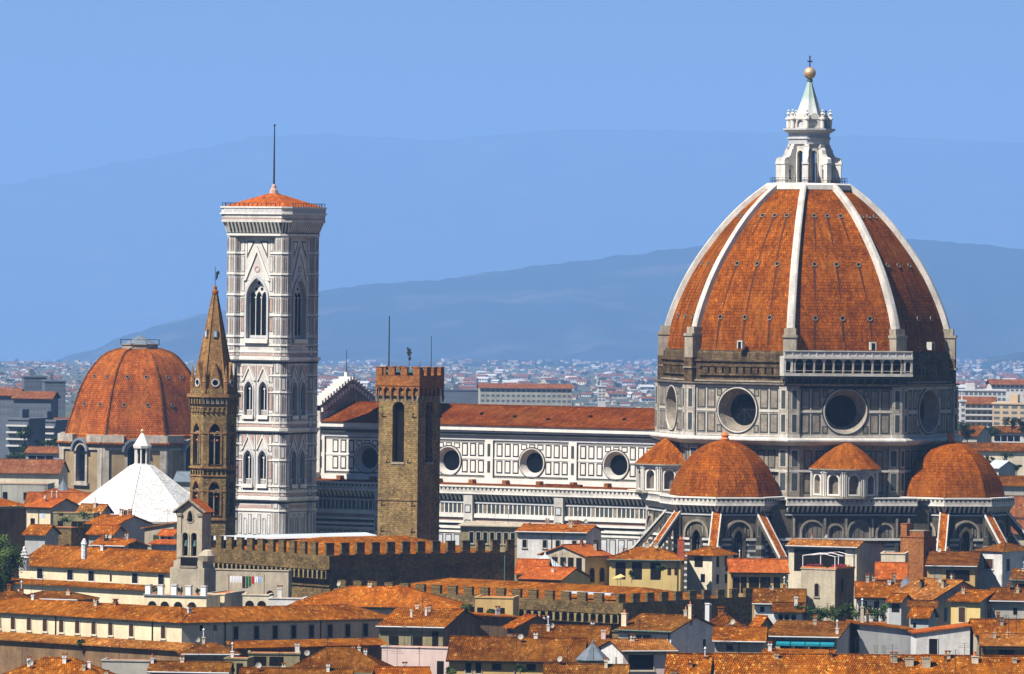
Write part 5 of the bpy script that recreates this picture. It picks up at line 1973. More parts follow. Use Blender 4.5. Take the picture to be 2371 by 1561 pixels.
    if group == 'old town houses with tiled roofs' and roof in ('gx', 'gy', 'hip') and L > 5:
        for _ in range(HR_.randint(1, 2)):
            chim = list(chim) + [(HR_.uniform(.15, .85), HR_.choice((.3, .42, .5, .62)), HR_.choice((.4, .5, .6)), HR_.uniform(.4, 1.0), HR_.choice(('plaster_stone', 'brick', 'plaster_pale', 'plaster_white')), HR_.choice((0, 0, 1, 2)))]
        ant = list(ant) + [(HR_.uniform(.1, .9), HR_.uniform(.3, .7)) for _ in range(HR_.randint(1, 3))]
        if HR_.random() < .5:
            xd, yd = HR_.uniform(.1, .9) * L, HR_.uniform(.3, .5) * D
            put(DISH, 'satellite_dish', rf, (xd, yd, rz(xd, yd) + .1), HR_.uniform(-.8, .8))
        if roof in ('gx', 'hip'):
            mb = MB()
            zg = top - eave * rise / (D * ridge if roof == 'gx' else min(L, D) / 2) + .1
            mb.tube((-eave * .5, -eave - .06, zg), (L + eave * .5, -eave - .06, zg), .09, .09, HR_.choice(('copper_green', 'wood_dark', 'sheet_metal')), 6)
            mb.build('gutter', rf)
            mb = MB()
            ud = HR_.choice((.04, .96, .5)) * L
            mb.tube((ud, -.1, top - 7), (ud, -.1, top - .3), .075, .075, HR_.choice(('wood_dark', 'copper_green', 'lead')), 6)
            mb.build('downpipe', wl)
        for ch in chim[-2:]:
            fx, fy, w, h = ch[0], ch[1], round(ch[2] * f_, 1), ch[3] * f_
            put(chimney_mesh(w, h, ch[4] if len(ch) > 4 else 'plaster_stone', ch[5] if len(ch) > 5 else 0), 'chimney', rf, (fx * L, fy * D, rz(fx * L, fy * D)), 0)
    for fx, fy in ant:
        o = put(ANT, 'antenna', rf, (fx * L, fy * D, rz(fx * L, fy * D)), HR_.uniform(-1, 1))
    if extra:
        extra(root, L, D, top)
    return root, L, D


SB, DG, OP, PS = 'shutter_brown', 'dark_glass', 'opening', 'plaster_stone'
# --- right below the cathedral
house('white house with long flat-pitched roof between the battlements and the cathedral aisle', 1198, 1231, 22.5, -12, 1357, 10, 'gx', 1.1, 'plaster_white', 'tile_warm',
      [('f', [1215, 1262, 1292, 1330], 1.6, .8, 1.5, DG, PS)], depth_px=1392, chim=[(.7, .35, .8, 1.0), (.3, .6, .7, .9)])
house('low olive terrace building with glazed strip below the cathedral aisle', 1066, 1216, 24.0, -14, 1206, 7, 'shed_b', .5, 'plaster_olive', 'plaster_stone',
      [('f', [1092, 1108, 1124, 1140, 1156, 1172, 1188], 1.3, .8, 2.2, DG, 'plaster_grey')], ant=[(.5, .5), (.75, .3)])
house('open roof pavilion with beige gable and yellow arched side', 1254, 1282, 21.0, -38, 1355, 9, 'gy', 1.7, 'plaster_stone', 'tile_new',
      [('f', [1285, 1304, 1322, 1341], .5, 1.35, 4.4, OP, None), ('r', [1371, 1394], 2.4, 1.5, 2.7, OP, 'plaster_ochre', True)], depth_px=1411, side='plaster_yellow', chim=[(.8, .8, .7, 1.4)])
house('yellow house with wide hipped roof and shaded porch, red chimney on its right', 1411, 1294, 20.5, -5, 1576, 11, 'hip', 1.9, 'plaster_yellow', 'tile',
      [('f', [1437, 1475, 1518], .6, 1.9, 3.2, OP, None), ('f', [1550, 1566], 1.6, .7, 1.3, SB, None)], chim=[(.62, .55, .9, 1.0), (.5, .5, .8, .9), (.99, .25, 1.25, 3.6, 'brick_red', 1)], ridge=.42)
house('cream house with low pyramid roof beside the tall red chimney', 1591, 1281, 20.0, -34, 1649, 8, 'pyr', 1.3, 'plaster_pale', 'tile',
      [('f', [1618], .5, 1.9, 2.1, OP, None), ('r', [1662, 1681], .5, .95, 2.1, SB, None), ('f', [1628], 3.9, 1.0, 1.6, DG, None), ('r', [1662, 1682], 4.0, 1.0, 1.8, OP, None)], depth_px=1698, eave=.9)
house('house with bright new orange roof and dark veranda windows below the south-east chapel', 1692, 1323, 19.0, 2, 1822, 9, 'gx', 2.0, 'plaster_ochre', 'tile_new',
      [('f', [1706, 1722], 1.0, 1.1, 3.0, OP, None), ('f', [1746, 1772], 1.0, 1.9, 3.2, OP, None), ('f', [1799], 1.0, 1.2, 3.0, OP, None)], chim=[(.75, .7, .8, .8)])
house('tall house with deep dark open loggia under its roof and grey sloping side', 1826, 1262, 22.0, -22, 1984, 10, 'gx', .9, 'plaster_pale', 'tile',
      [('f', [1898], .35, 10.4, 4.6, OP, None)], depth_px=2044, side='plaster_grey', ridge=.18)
house('small pale house with flat top behind the brick tower', 2040, 1282, 20.5, -8, 2096, 8, 'flat', 0, 'plaster_pale', 'tile_new')
house('low house with plain orange roof left of the brick tower', 2030, 1337, 19.0, -4, 2096, 10, 'gx', 2.4, 'plaster_stone', 'tile_new')
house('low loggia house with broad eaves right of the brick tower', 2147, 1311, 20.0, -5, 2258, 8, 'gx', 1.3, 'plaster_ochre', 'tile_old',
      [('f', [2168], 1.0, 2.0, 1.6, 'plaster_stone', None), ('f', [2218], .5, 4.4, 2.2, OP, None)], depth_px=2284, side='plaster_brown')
house('white cube-like house with pyramid roof at the right edge below the eastern chapel', 2255, 1275, 21.5, -32, 2321, 9, 'pyr', 1.3, 'plaster_white', 'tile_warm',
      [('f', [2289], 1.5, 2.0, 1.9, SB, 'plaster_white'), ('r', [2334], 1.5, 1.2, 2.3, DG, 'plaster_white')], depth_px=2400, eave=.4)
house('small house with yellow wall at the far right edge above the grey gable', 2343, 1341, 19.8, -10, 2420, 8, 'gx', 1.5, 'plaster_yellow', 'tile', [('f', [2362], .8, 1.6, 1.3, OP, None)])
house('low red-orange roof tucked between the battlement end and the white long-roofed house', 1196, 1324, 20.5, -8, 1262, 8, 'gx', 2.0, 'plaster_grey', 'tile_new', [])
# --- right cluster
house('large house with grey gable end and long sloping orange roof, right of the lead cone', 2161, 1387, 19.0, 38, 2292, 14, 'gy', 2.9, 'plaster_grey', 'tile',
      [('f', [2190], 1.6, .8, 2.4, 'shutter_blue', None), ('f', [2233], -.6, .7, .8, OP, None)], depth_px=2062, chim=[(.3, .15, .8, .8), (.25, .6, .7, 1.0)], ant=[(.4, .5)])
house('low roofed house directly right of the square tower with flowers on top', 1984, 1381, 18.0, -3, 2080, 10, 'gx', 2.2, 'plaster_white', 'tile', [('f', [2002, 2030], .8, .9, 1.2, DG, None)], chim=[(.25, .5, .6, 1.0), (.4, .52, .5, .9), (.9, .5, .6, 1.2)])
house('yellow-fronted house with blue door on its grey side at the right', 2202, 1389, 18.5, -26, 2270, 8, 'gx', 1.4, 'plaster_yellow', 'tile',
      [('f', [2228], 1.2, 1.2, 2.6, SB, 'plaster_pale'), ('r', [2291], 1.1, 1.0, 2.8, 'shutter_blue', None)], depth_px=2332, side='plaster_grey', chim=[(.15, .3, .6, .7)], ant=[(.6, .4)])
house('grey house with broad orange roof reaching the right edge', 2296, 1389, 18.0, -6, 2420, 9, 'gx', 1.8, 'plaster_grey', 'tile', [('f', [2351], 1.3, .7, 1.2, DG, None)], chim=[(.3, .4, .6, .9, 'brick')], ant=[(.45, .3)])
house('narrow grey house with black attic opening', 2059, 1389, 18.2, -28, 2087, 6, 'gx', .9, 'plaster_bluegrey', 'tile', [('f', [2074], .5, 1.5, 1.6, OP, None), ('r', [2096], 4.5, .8, 1.0, OP, None)], depth_px=2108, side='plaster_grey')
house('small grey outbuilding with little orange roof beneath the large gable', 2108, 1424, 17.4, -20, 2150, 6, 'gx', 1.2, 'plaster_bluegrey', 'tile', [('f', [2118], 1.3, .5, .8, OP, None)], depth_px=2166)
house('cream house end with balcony roofline under the large gable', 2106, 1404, 18.0, -4, 2166, 6, 'gx', .7, 'plaster_pale', 'tile_warm', [('f', [2130], .8, 1.0, 1.2, OP, None)])
house('small whitewashed house with tilted orange roof and black doorway', 2122, 1466, 16.8, 4, 2246, 7, 'shed_r', 1.25, 'plaster_white', 'tile_new', [('f', [2161], .9, 1.35, 2.8, OP, 'plaster_white')], eave=.5)
house('blank blue-grey house wall with short orange roof at top', 1990, 1457, 17.2, 6, 2112, 9, 'shed_l', .9, 'plaster_bluegrey', 'tile', [('f', [2028, 2046], 2.5, .6, 1.2, 'plaster_grey', None)], chim=[(.2, .3, .5, 1.6, 'plaster_cream', 1), (.08, .2, .5, 2.6, 'plaster_pale', 2)])
house('house with speckled roof at the right edge above the lowest brown wall', 2262, 1468, 17.0, 6, 2420, 9, 'gx', 2.0, 'plaster_stone', 'tile', [], chim=[(.4, .3, .6, .8)], ant=[(.15, .2)])
house('brown-walled house with golden roof at the lower right edge', 2274, 1494, 16.2, -3, 2420, 9, 'gx', 1.5, 'plaster_brown', 'tile', [('f', [2330], .5, 2.4, 1.4, OP, None)], chim=[(.75, .5, .8, .7)])
# --- middle
house('house with old brown roof behind the flower-topped tower', 1747, 1395, 18.6, -4, 1860, 9, 'gx', 2.0, 'plaster_white', 'tile_old', [('f', [1765, 1790, 1812], .7, .7, .9, DG, None)])
house('white house with small dormer windows at the foot of the flower-topped tower', 1792, 1413, 17.8, -5, 1858, 7, 'gx', 1.0, 'plaster_white', 'tile_old', [('f', [1808, 1822, 1838], .7, .75, 1.2, DG, PS)], chim=[(.75, .3, .5, 1.4, 'plaster_white')])
house('curved stone gable house end leaning right', 1750, 1461, 17.2, 34, 1796, 7, 'gy', 2.2, 'plaster_olive', 'tile_warm', [], depth_px=1735)
house('brownish hipped roof with chimney right of the thin white stack', 1640, 1449, 17.4, 0, 1716, 9, 'hip', 1.7, 'plaster_stone', 'tile_old', [], chim=[(.4, .5, .9, .9, 'brick')], ant=[(.75, .5)])
house('house with dark speckled roof right of the white gable', 1655, 1482, 16.8, -4, 1768, 9, 'gx', 1.7, 'plaster_stone', 'tile_old', [('f', [1690], .6, 1.0, 1.0, OP, None)], chim=[(.55, .7, .7, .6, 'plaster_white'), (.3, .6, .6, .8)])
house('white house with three small windows and tall cream stack on its pale gable', 1433, 1457, 17.4, -30, 1554, 8, 'gx', 2.0, 'plaster_white', 'tile',
      [('f', [1461, 1480], .75, .85, 1.3, DG, PS), ('f', [1498], .75, 1.3, 1.1, DG, PS), ('r', [1631], 1.7, .9, 1.7, 'shutter_green', None)], depth_px=1661, side='plaster_white', chim=[(.02, .1, .9, 2.0, 'plaster_cream', 1), (.99, .42, .6, 2.2, 'plaster_cream', 1)])


def awnings(root, L, D, top):
    for k in range(4):
        x0, x1 = L * (.14 + .21 * k), L * (.14 + .21 * (k + 1)) - .12
        mb = MB()
        n = 6
        for i in range(n):
            a, b_ = i / n, (i + 1) / n
            f = lambda t_: (-.1 - 1.0 * t_, top - .35 - .55 * t_ - .12 * math.sin(PI * t_))
            (y0, z0), (y1, z1) = f(a), f(b_)
            mb.face([(x0, y1, z1), (x1, y1, z1), (x1, y0, z0), (x0, y0, z0)], 'awning_teal')
        mb.box(x0, x1, -1.12, -1.09, top - 1.2, top - .9, 'awning_teal')
        mb.build('awning', root)


house('house with four teal awnings hung under its orange eaves', 1776, 1474, 17.0, -8, 1938, 10, 'gx', 1.4, 'plaster_stone', 'tile', [('f', [1818, 1850, 1885, 1915], .9, 1.5, 1.5, OP, None)], depth_px=1988, side='plaster_bluegrey', extra=awnings, chim=[(.97, .1, .5, .9, 'plaster_white', 2), (.55, .4, .6, .7)])
house('narrow lean-to roof below the teal awnings', 1768, 1513, 16.0, -8, 1928, 3, 'shed_b', .5, 'plaster_brown', 'tile', [('f', [1800], .3, 3.0, .9, OP, None)], chim=[(.08, .4, .6, 1.0, 'plaster_white')])
house('pale pink house with one broad dark window at the bottom centre', 1443, 1507, 15.4, 14, 1562, 6, 'gx', 1.3, 'plaster_pink', 'tile', [('f', [1484], .6, 4.1, 2.4, OP, 'plaster_pale'), ('l', [1428], 1.2, .8, 1.5, SB, 'plaster_white')], depth_px=1392, side='plaster_white')
house('house with long speckled roof sloping left of the white three-windowed house', 1226, 1491, 17.0, -6, 1400, 9, 'gx', 2.5, 'plaster_grey', 'tile', [], chim=[(.97, .2, .7, 1.2, 'plaster_pink')], ridge=.6)
house('house with broad roof, shallow ochre front and terrace plants at bottom centre', 1040, 1524, 15.6, -6, 1345, 10, 'gx', 2.9, 'plaster_ochre', 'tile', [('f', [1085, 1108], .6, .9, 1.6, DG, PS), ('f', [1150, 1230, 1290], .7, 1.4, 1.0, OP, None)], ant=[(.28, .3), (.5, .2)], chim=[(.47, .6, .8, .6, 'plaster_bluegrey')])
house('roof with clay coping under the lead hexagonal cupola', 1262, 1578, 15.0, -3, 1448, 8, 'gx', 2.2, 'plaster_ochre', 'tile', [])
house('olive-walled house with hipped orange roof right of the long cream wing', 878, 1450, 18.0, -12, 1026, 9, 'gx', 2.1, 'plaster_olive', 'tile', [('f', [912, 967], 1.5, 1.6, 1.9, OP, None), ('f', [1008], .3, 1.0, 3.0, OP, None)], depth_px=1112, side='plaster_brown', chim=[(.35, .25, .35, 1.2, 'plaster_white', 1), (.55, .3, .35, 1.3, 'plaster_white', 1)])
house('pink lower house front below the olive wall', 884, 1498, 15.3, -12, 1040, 5, 'flat', 0, 'plaster_pink', 'tile', [('f', [1020], 2.0, 1.1, 2.2, OP, None)], ant=[(.3, .3), (.55, .5)], side='plaster_olive')
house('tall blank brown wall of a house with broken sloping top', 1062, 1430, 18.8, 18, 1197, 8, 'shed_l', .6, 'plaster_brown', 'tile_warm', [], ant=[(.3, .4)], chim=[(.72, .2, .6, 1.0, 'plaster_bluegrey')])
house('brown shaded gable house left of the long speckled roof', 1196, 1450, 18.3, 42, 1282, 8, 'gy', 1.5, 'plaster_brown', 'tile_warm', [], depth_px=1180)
house('ochre terrace house with tiny windows in front of the small-arched battlements', 1100, 1384, 20.2, -8, 1188, 7, 'flat', 0, 'plaster_ochre', 'tile', [('f', [1112, 1162], 1.6, 1.0, 1.6, OP, None)], ant=[(.2, .3)])
house('yellow house with red-orange roof behind the battlement of small arches', 1206, 1340, 21.0, -20, 1298, 9, 'gx', 1.7, 'plaster_yellow', 'tile_new', [('f', [1225, 1250], .7, .9, 1.0, OP, None)], depth_px=1362)
# --- left
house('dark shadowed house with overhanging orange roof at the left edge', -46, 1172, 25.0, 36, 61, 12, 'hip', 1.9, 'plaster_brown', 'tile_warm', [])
house('cream house with grey gable side near the left edge', 63, 1173, 24.2, -30, 117, 9, 'gx', 1.6, 'plaster_cream', 'tile_new', [('f', [76], 2.4, 1.1, 1.2, OP, None), ('f', [100], 1.2, .8, 1.0, 'cloth_blue', None)], depth_px=182, side='plaster_grey')
house('dark roof-terrace house crowded with plants', 124, 1188, 23.6, -10, 216, 8, 'flat', 0, 'plaster_olive', 'tile', [('f', [140, 172, 186, 200], 1.6, 1.2, 1.9, OP, None)])
house('ruined-looking square stone block with flat tiled top', 88, 1221, 22.8, -30, 165, 8, 'flat', 0, 'rough_stone', 'tile', [], depth_px=211, side='rough_stone')
house('house with brown roof right beside the white octagonal roof', 182, 1182, 24.4, -30, 236, 8, 'gx', 1.2, 'plaster_grey', 'tile_old', [], depth_px=256)
house('blue-grey gabled house in front of the white octagonal roof', 200, 1213, 22.6, -26, 270, 8, 'gx', 1.5, 'plaster_bluegrey', 'tile_warm', [], depth_px=345, side='plaster_bluegrey', chim=[(.9, .5, .6, .9, 'brick'), (.7, .55, .6, .8, 'brick')])
house('small orange roof below the stone block', 58, 1234, 22.0, -22, 104, 6, 'gx', 1.4, 'plaster_bluegrey', 'tile_warm', [])
house('orange lean-to roof between the stone block and the blue-grey gable', 206, 1234, 21.6, -16, 262, 7, 'gx', 1.3, 'plaster_grey', 'tile_warm', [], ant=[(.2, .4), (.5, .5)])
house('beige house with green shutter left of the twin-arched belfry', 335, 1222, 22.0, -18, 402, 8, 'shed_r', 1.1, 'plaster_stone', 'tile_old', [('f', [362], 1.4, 1.3, 1.8, 'shutter_green', None)], ant=[(.6, .4)])
house('tiny white house with two openings left of the twin-arched belfry', 371, 1236, 21.2, -25, 402, 5, 'gx', .7, 'plaster_white', 'tile_new', [('f', [377, 392], .6, .6, .9, OP, None)], depth_px=418)
house('white house with flat orange roof left of centre below the blue-grey gable', 212, 1262, 20.6, -20, 288, 7, 'gx', 1.0, 'plaster_white', 'tile_warm', [], depth_px=330, chim=[(.8, .5, .6, .8, 'plaster_white')])
house('house with low gable of rough stone below the blue-grey gable', 288, 1263, 20.4, 20, 342, 7, 'gy', .9, 'plaster_olive', 'tile_warm', [], depth_px=255)
house('white wall strip with orange roof left of the twin-arched belfry', 350, 1258, 20.8, -12, 412, 5, 'shed_b', .5, 'plaster_white', 'tile_new', [])
house('small tilted pink roof dormer above the long cream house', 84, 1284, 21.6, -38, 142, 4, 'gx', .8, 'plaster_stone', 'tile_new', [], eave=.5)
LONG = 'long cream convent wings'


def pipes(cols, rot):
    def f(root, L, D, top):
        c = Vector((root.location.x, root.location.y, top))
        for q in cols:
            u = hit(c, R(rot), q)
            mb = MB()
            mb.tube((u, -.12, top - 6), (u, -.12, top - .1), .09, .09, 'wood_dark', 6)
            mb.build('downpipe', root)
    return f


house('long cream house with five deep square windows below the twin-arched belfry', 399, 1322, 21.2, -40, 44, 13, 'gx', 2.9, 'plaster_cream', 'tile', [('f', [93, 163, 212, 313, 374], .75, 1.4, 1.75, OP, 'plaster_white'), ('f', [257], 1.2, .5, 1.2, SB, None)],
      anchor='r', group=LONG, chim=[(.4, .45, .6, .7, 'plaster_white')], eave=.7)
house('cream wall with narrow ledge roof under the five deep windows', 340, 1364, 19.0, -40, 8, 2.2, 'shed_b', .45, 'plaster_cream', 'tile', [], anchor='r', group=LONG)
house('small hipped roof in front of the cream ledge wall', 45, 1384, 18.6, -20, 178, 7, 'hip', .9, 'plaster_brown', 'tile_old', [], ridge=.4)
house('orange roof at the left edge under the ledge wall', -40, 1392, 18.8, -10, 62, 8, 'hip', 1.7, 'plaster_stone', 'tile', [])
house('long sunlit cream wing with nine tall brown windows', 421, 1440, 18.4, -41, -70, 10, 'hip', 1.75, 'plaster_cream', 'tile', [('f', [-2, 31, 68, 105, 143, 180, 218, 257, 305, 379], .85, .98, 1.95, SB, 'plaster_pale')],
      anchor='r', group=LONG, extra=pipes((130, 354), -41), chim=[(.52, .4, .6, .7), (.6, .45, .6, .6, 'brick'), (.2, .5, .5, .7, 'plaster_white')], eave=.75)
house('long shaded grey-cream wing with eight tall dark windows', 421, 1440, 18.4, 33, 905, 10, 'hip', 1.75, 'plaster_pale', 'tile', [('f', [546, 594, 637, 680, 721, 764, 805, 846], .95, .85, 2.0, OP, PS), ('f', [466, 498], .4, .6, 1.1, OP, None)],
      group=LONG, extra=pipes((521, 742), 33), chim=[(.08, .3, .5, .8, 'plaster_white')], eave=.75)
house('big orange hipped roof with white triangular dormer behind the shaded wing', 674, 1400, 20.0, -4, 1062, 12, 'hip', 2.7, 'plaster_cream', 'tile_warm', [], ridge=.75)
house('narrow ledge roof along the foot of the sunlit cream wing', 425, 1503, 15.4, -41, -70, 2.4, 'shed_b', .7, 'plaster_brown', 'tile', [], anchor='r')
house('narrow ledge roof along the foot of the shaded wing', 545, 1499, 15.4, 33, 892, 2.4, 'shed_b', .7, 'plaster_brown', 'tile', [])
house('small annex with hipped roof at the corner of the two cream wings', 424, 1512, 15.0, 6, 548, 6, 'hip', 1.2, 'plaster_olive', 'tile', [])
# --- bottom row
house('large orange roof in the bottom left corner', -60, 1590, 14.0, -12, 268, 14, 'hip', 3.9, 'plaster_stone', 'tile', [], chim=[(.32, .35, .4, .9, 'plaster_white'), (.72, .3, .5, .7), (.88, .3, .5, .6)], ridge=.6)
house('low grey terrace wall between the bottom left roofs', 236, 1530, 14.8, -6, 348, 5, 'flat', 0, 'plaster_grey', 'tile', [], ant=[(.3, .5)])
house('strip of golden roof low at the left of centre', 348, 1553, 14.2, -4, 526, 6, 'gx', 1.1, 'plaster_stone', 'tile', [], chim=[(.0, .4, .5, .8, 'plaster_white', 1)])
house('dark olive block with pipes at the bottom left of centre', 520, 1526, 14.6, -8, 572, 6, 'flat', 0, 'plaster_olive', 'tile', [('f', [534, 555], .6, 1.0, 2.4, OP, None)], chim=[(.25, .3, .5, 1.0, 'plaster_white', 2)])
house('low shaded terrace house under the shaded wing', 576, 1514, 14.8, 2, 694, 6, 'flat', 0, 'plaster_olive', 'tile', [('f', [600, 640], .4, 2.2, 1.4, OP, None)], chim=[(.95, .3, .7, 1.3, 'plaster_white')])
house('big orange hipped roof at the bottom, right of the terrace house', 664, 1552, 14.4, -4, 896, 11, 'hip', 3.0, 'plaster_grey', 'tile', [], chim=[(.75, .5, .5, .5, 'plaster_white')], ridge=.5)
house('roof edge cut by the bottom of the picture left of centre', 556, 1582, 13.6, -3, 806, 8, 'gx', 1.9, 'plaster_stone', 'tile', [])
house('tilted small roof with curled tiles at the bottom centre', 880, 1572, 14.2, 10, 996, 6, 'gx', 1.4, 'plaster_pink', 'tile_warm', [], ant=[(.2, .5)])
house('large golden roof at the bottom, right of the pale pink house', 1540, 1590, 13.8, -6, 1712, 16, 'gx', 4.3, 'plaster_stone', 'tile', [], chim=[(.3, .3, .7, .7, 'brick'), (.1, .15, .8, .5)])
house('huge golden roof filling the bottom right corner', 1668, 1606, 13.6, 2, 2440, 20, 'gx', 5.1, 'plaster_stone', 'tile', [], chim=[(.58, .38, 1.2, 1.0), (.535, .42, .9, .9), (.63, .36, 1.1, 1.3), (.78, .42, .9, .9, 'plaster_pale', 1), (.7, .47, .7, .6), (.18, .45, .6, .5), (.9, .42, .6, .6), (.345, .47, .5, .7, 'brick')], ant=[(.42, .45)])

# white dormer on the big hipped roof
house('small white triangular dormer wall on the big hipped roof', 820, 1396, 19.8, 4, 866, 3, 'shed_l', 1.5, 'plaster_white', 'tile_warm', [], eave=.1, base=None)

# ------------------------------------------------------------------ belfry, towers and terraces in the town
def leafball(mb, c, r, n, size, rnd, mats=('leaf', 'leaf_light', 'leaf_dark'), clumps=9):
    """many small leaf faces gathered in clumps through a volume r = (rx, ry, rz)"""
    cs = []
    for _ in range(clumps):
        d = Vector((rnd.gauss(0, 1), rnd.gauss(0, 1), rnd.gauss(0, 1))).normalized() * rnd.uniform(.25, .82)
        cs.append((d, rnd.uniform(.28, .5), rnd.choice(mats)))
    for _ in range(n):
        d, q, mt = rnd.choice(cs)
        e = Vector((rnd.gauss(0, 1), rnd.gauss(0, 1), rnd.gauss(0, 1))).normalized() * (rnd.random() ** .4) * q
        p = d + e
        p = Vector((c[0] + p.x * r[0], c[1] + p.y * r[1], c[2] + p.z * r[2]))
        a = Vector((rnd.gauss(0, 1), rnd.gauss(0, 1), rnd.gauss(0, 1))).normalized()
        b_ = a.orthogonal().normalized()
        s_ = size * rnd.uniform(.6, 1.3)
        mb.face([p - a * s_, p + b_ * s_ * .55, p + a * s_, p - b_ * s_ * .55], mt if rnd.random() < .75 else rnd.choice(mats))


def tree(name, label, c, base, r, n, size, seed, group=None, mats=('leaf', 'leaf_light', 'leaf_dark'), cat='tree', clumps=10):
    rnd = random.Random(seed)
    root = thing(name, label, cat, (c.x, c.y, base), 0, group)
    h = c.z - base
    mb = MB()
    mb.tube((0, 0, -.5), (0, 0, h * .7), .28, .16, 'bark', 7)
    for k in range(5):
        a = rnd.uniform(0, 6.28)
        mb.tube((0, 0, h * (.45 + .05 * k)), (math.cos(a) * r[0] * .6, math.sin(a) * r[1] * .6, h + r[2] * rnd.uniform(-.2, .4)), .12, .04, 'bark', 5)
    mb.build('trunk', root)
    mb = MB()
    leafball(mb, (0, 0, h), r, n, size, rnd, mats, clumps)
    mb.build('crown', root)
    return root


c = P(411, 1187, 1120)
br = thing('twin_arched_belfry', 'grey stone gabled belfry with two arched bell openings and a small tiled roof', 'belfry', (c.x, c.y, 0), R(-20))
zE = c.z
BW, BD = hit(c, R(-20), 469), 3.6
mb = MB()
mb.T = Matrix(((1, 0, 0, 0), (0, 0, -1, 0), (0, 1, 0, 0), (0, 0, 0, 1)))
zb = zE - 9.3
for sg in (0, 1):
    x0 = sg * BW / 2
    xc = BW / 2 + (sg - .5) * 1.55
    hole = arch(xc, zE - 7.0, zE - 3.7, 1.0)
    mb.holed(x0, x0 + BW / 2, zb, zE - 2.4, hole, 'plaster_stone', 0, .7, 'plaster_stone')
    mb.ring(arch(xc, zE - 7.1, zE - 3.7, 1.36), hole, 0, .12, 'plaster_stone')
pear = [(BW / 2 + .62 * math.cos(a) * (1 if math.sin(a) < 0 else .75), zE - .9 + (.62 if math.sin(a) < 0 else 1.25) * math.sin(a)) for a in [2 * PI * k / 20 for k in range(20)]]
mb.holed(0, BW, zE - 2.4, zE + .4, pear, 'plaster_stone', 0, .7, 'plaster_stone')
mb.ring([(BW / 2 + (x - BW / 2) * 1.3, zE - .9 + (y - zE + .9) * 1.2) for x, y in pear], pear, 0, .1, 'plaster_stone')
mb.face([(0, zE + .4, 0), (BW, zE + .4, 0), (BW / 2, zE + 2.0, 0)], 'plaster_stone')
for x in (0, BW - .75):
    mb.box(x, x + .75, zb, zE - .4, 0, .16, 'plaster_stone')
    mb.box(x - .12, x + .87, zE - .5, zE - .05, -.1, .34, 'marble_dirty')
mb.box(.0, BW, zE - 7.4, zE - 7.1, -.1, .22, 'marble_dirty')
mb.T = Matrix.Identity(4)
mb.face([(0, .72, zb), (0, .72, zE), (BW, .72, zE), (BW, .72, zb)][::-1], 'opening')
mb.face([(BW, 0, zb), (BW, BD, zb), (BW, BD, zE + .4), (BW, 0, zE + .4)], 'plaster_stone')
mb.face([(0, BD, zb), (0, 0, zb), (0, 0, zE + .4), (0, BD, zE + .4)], 'plaster_stone')
mb.face([(BW, BD, zb), (0, BD, zb), (0, BD, zE + .4), (BW / 2, BD, zE + 2), (BW, BD, zE + .4)], 'plaster_stone')
mb.build('wall', br)
mb = MB()
mb.box(-1.0, BW + .6, -.5, BD + 1, c.z - 18, zb + .4, 'plaster_stone')
mb.box(-.5, BW + .2, -.25, BD + .6, zb + .4, zb + 1.5, 'plaster_stone')
mb.lathe([(.2, zb + 1.2), (1.2, zb + 1.5), (1.5, zb + 2.4), (1.0, zb + 3.2), (.5, zb + 3.4)], 12, 'plaster_stone', BW + .4, .9)
mb.build('base', br)
mb = MB()
mb.rect(.55, BW - .55, 0, 0, 0, 'opening')
mb.box(.7, BW - .7, -.6, -.05, zb + .4, zb + .7, 'marble_dirty')
mb.box(.75, BW - .75, -.28, -.26, zb - .0 + .4, zb + 2.1, 'opening')
mb.build('balcony', br)
mb = MB()
slab(mb, [(-.55, BD + .4, zE + .15), (-.55, -.5, zE + .15), (BW / 2, -.5, zE + 2.25), (BW / 2, BD + .4, zE + 2.25)], 'tile_new', .25)
slab(mb, [(BW + .55, -.5, zE + .15), (BW + .55, BD + .4, zE + .15), (BW / 2, BD + .4, zE + 2.25), (BW / 2, -.5, zE + 2.25)], 'tile_new', .25)
for x0, x1 in ((-.6, BW / 2), (BW + .6, BW / 2)):
    mb.tube((x0, -.45, zE + .1), (x1, -.45, zE + 2.15), .2, .2, 'marble_dirty', 5)
mb.build('roof', br)
for sg in (-1, 1):
    mb = MB()
    mb.lathe([(.36, zE - 5.4), (.3, zE - 5.1), (.2, zE - 4.6), (.05, zE - 4.45)], 10, 'copper_green', BW / 2 + sg * .77, .4)
    mb.build('bell', br)


def tower_top(root, L, D, top):
    mb = MB()
    h = 2.3
    for x in (.2, L * .55, L - .2):
        for y in (.2, D - .2):
            mb.tube((x, y, top), (x, y, top + h), .07, .07, 'white_paint', 5)
    for y in (.2, D * .5, D - .2):
        mb.tube((.2, y, top + h), (L * .55, y, top + h + .55), .06, .06, 'white_paint', 5)
        mb.tube((L * .55, y, top + h + .55), (L - .2, y, top + h), .06, .06, 'white_paint', 5)
    for x, z in ((.2, h), (L * .55, h + .55), (L - .2, h)):
        mb.tube((x, .2, top + z), (x, D - .2, top + z), .06, .06, 'white_paint', 5)
    mb.build('pergola', root)
    rnd = random.Random(4)
    for x0, x1, y0, y1 in ((0.1, L * .75, -.1, .25), (L * .8, L + .2, 0, D)):
        mb = MB()
        mb.box(x0, x1, y0, y1, top + .1, top + .45, 'terracotta_pot')
        leafball(mb, ((x0 + x1) / 2, (y0 + y1) / 2, top + .6), ((x1 - x0) / 2, max(.35, (y1 - y0) / 2), .4), 420, .13, rnd, ('flower_red', 'flower_red', 'leaf', 'flower_red', 'leaf_light'), 14)
        mb.build('flower_box', root)
    mb = MB()
    mb.tube((L + .12, D * .55, top - 8), (L + .12, D * .55, top - .3), .07, .07, 'copper_green', 5)
    mb.build('downpipe', root)


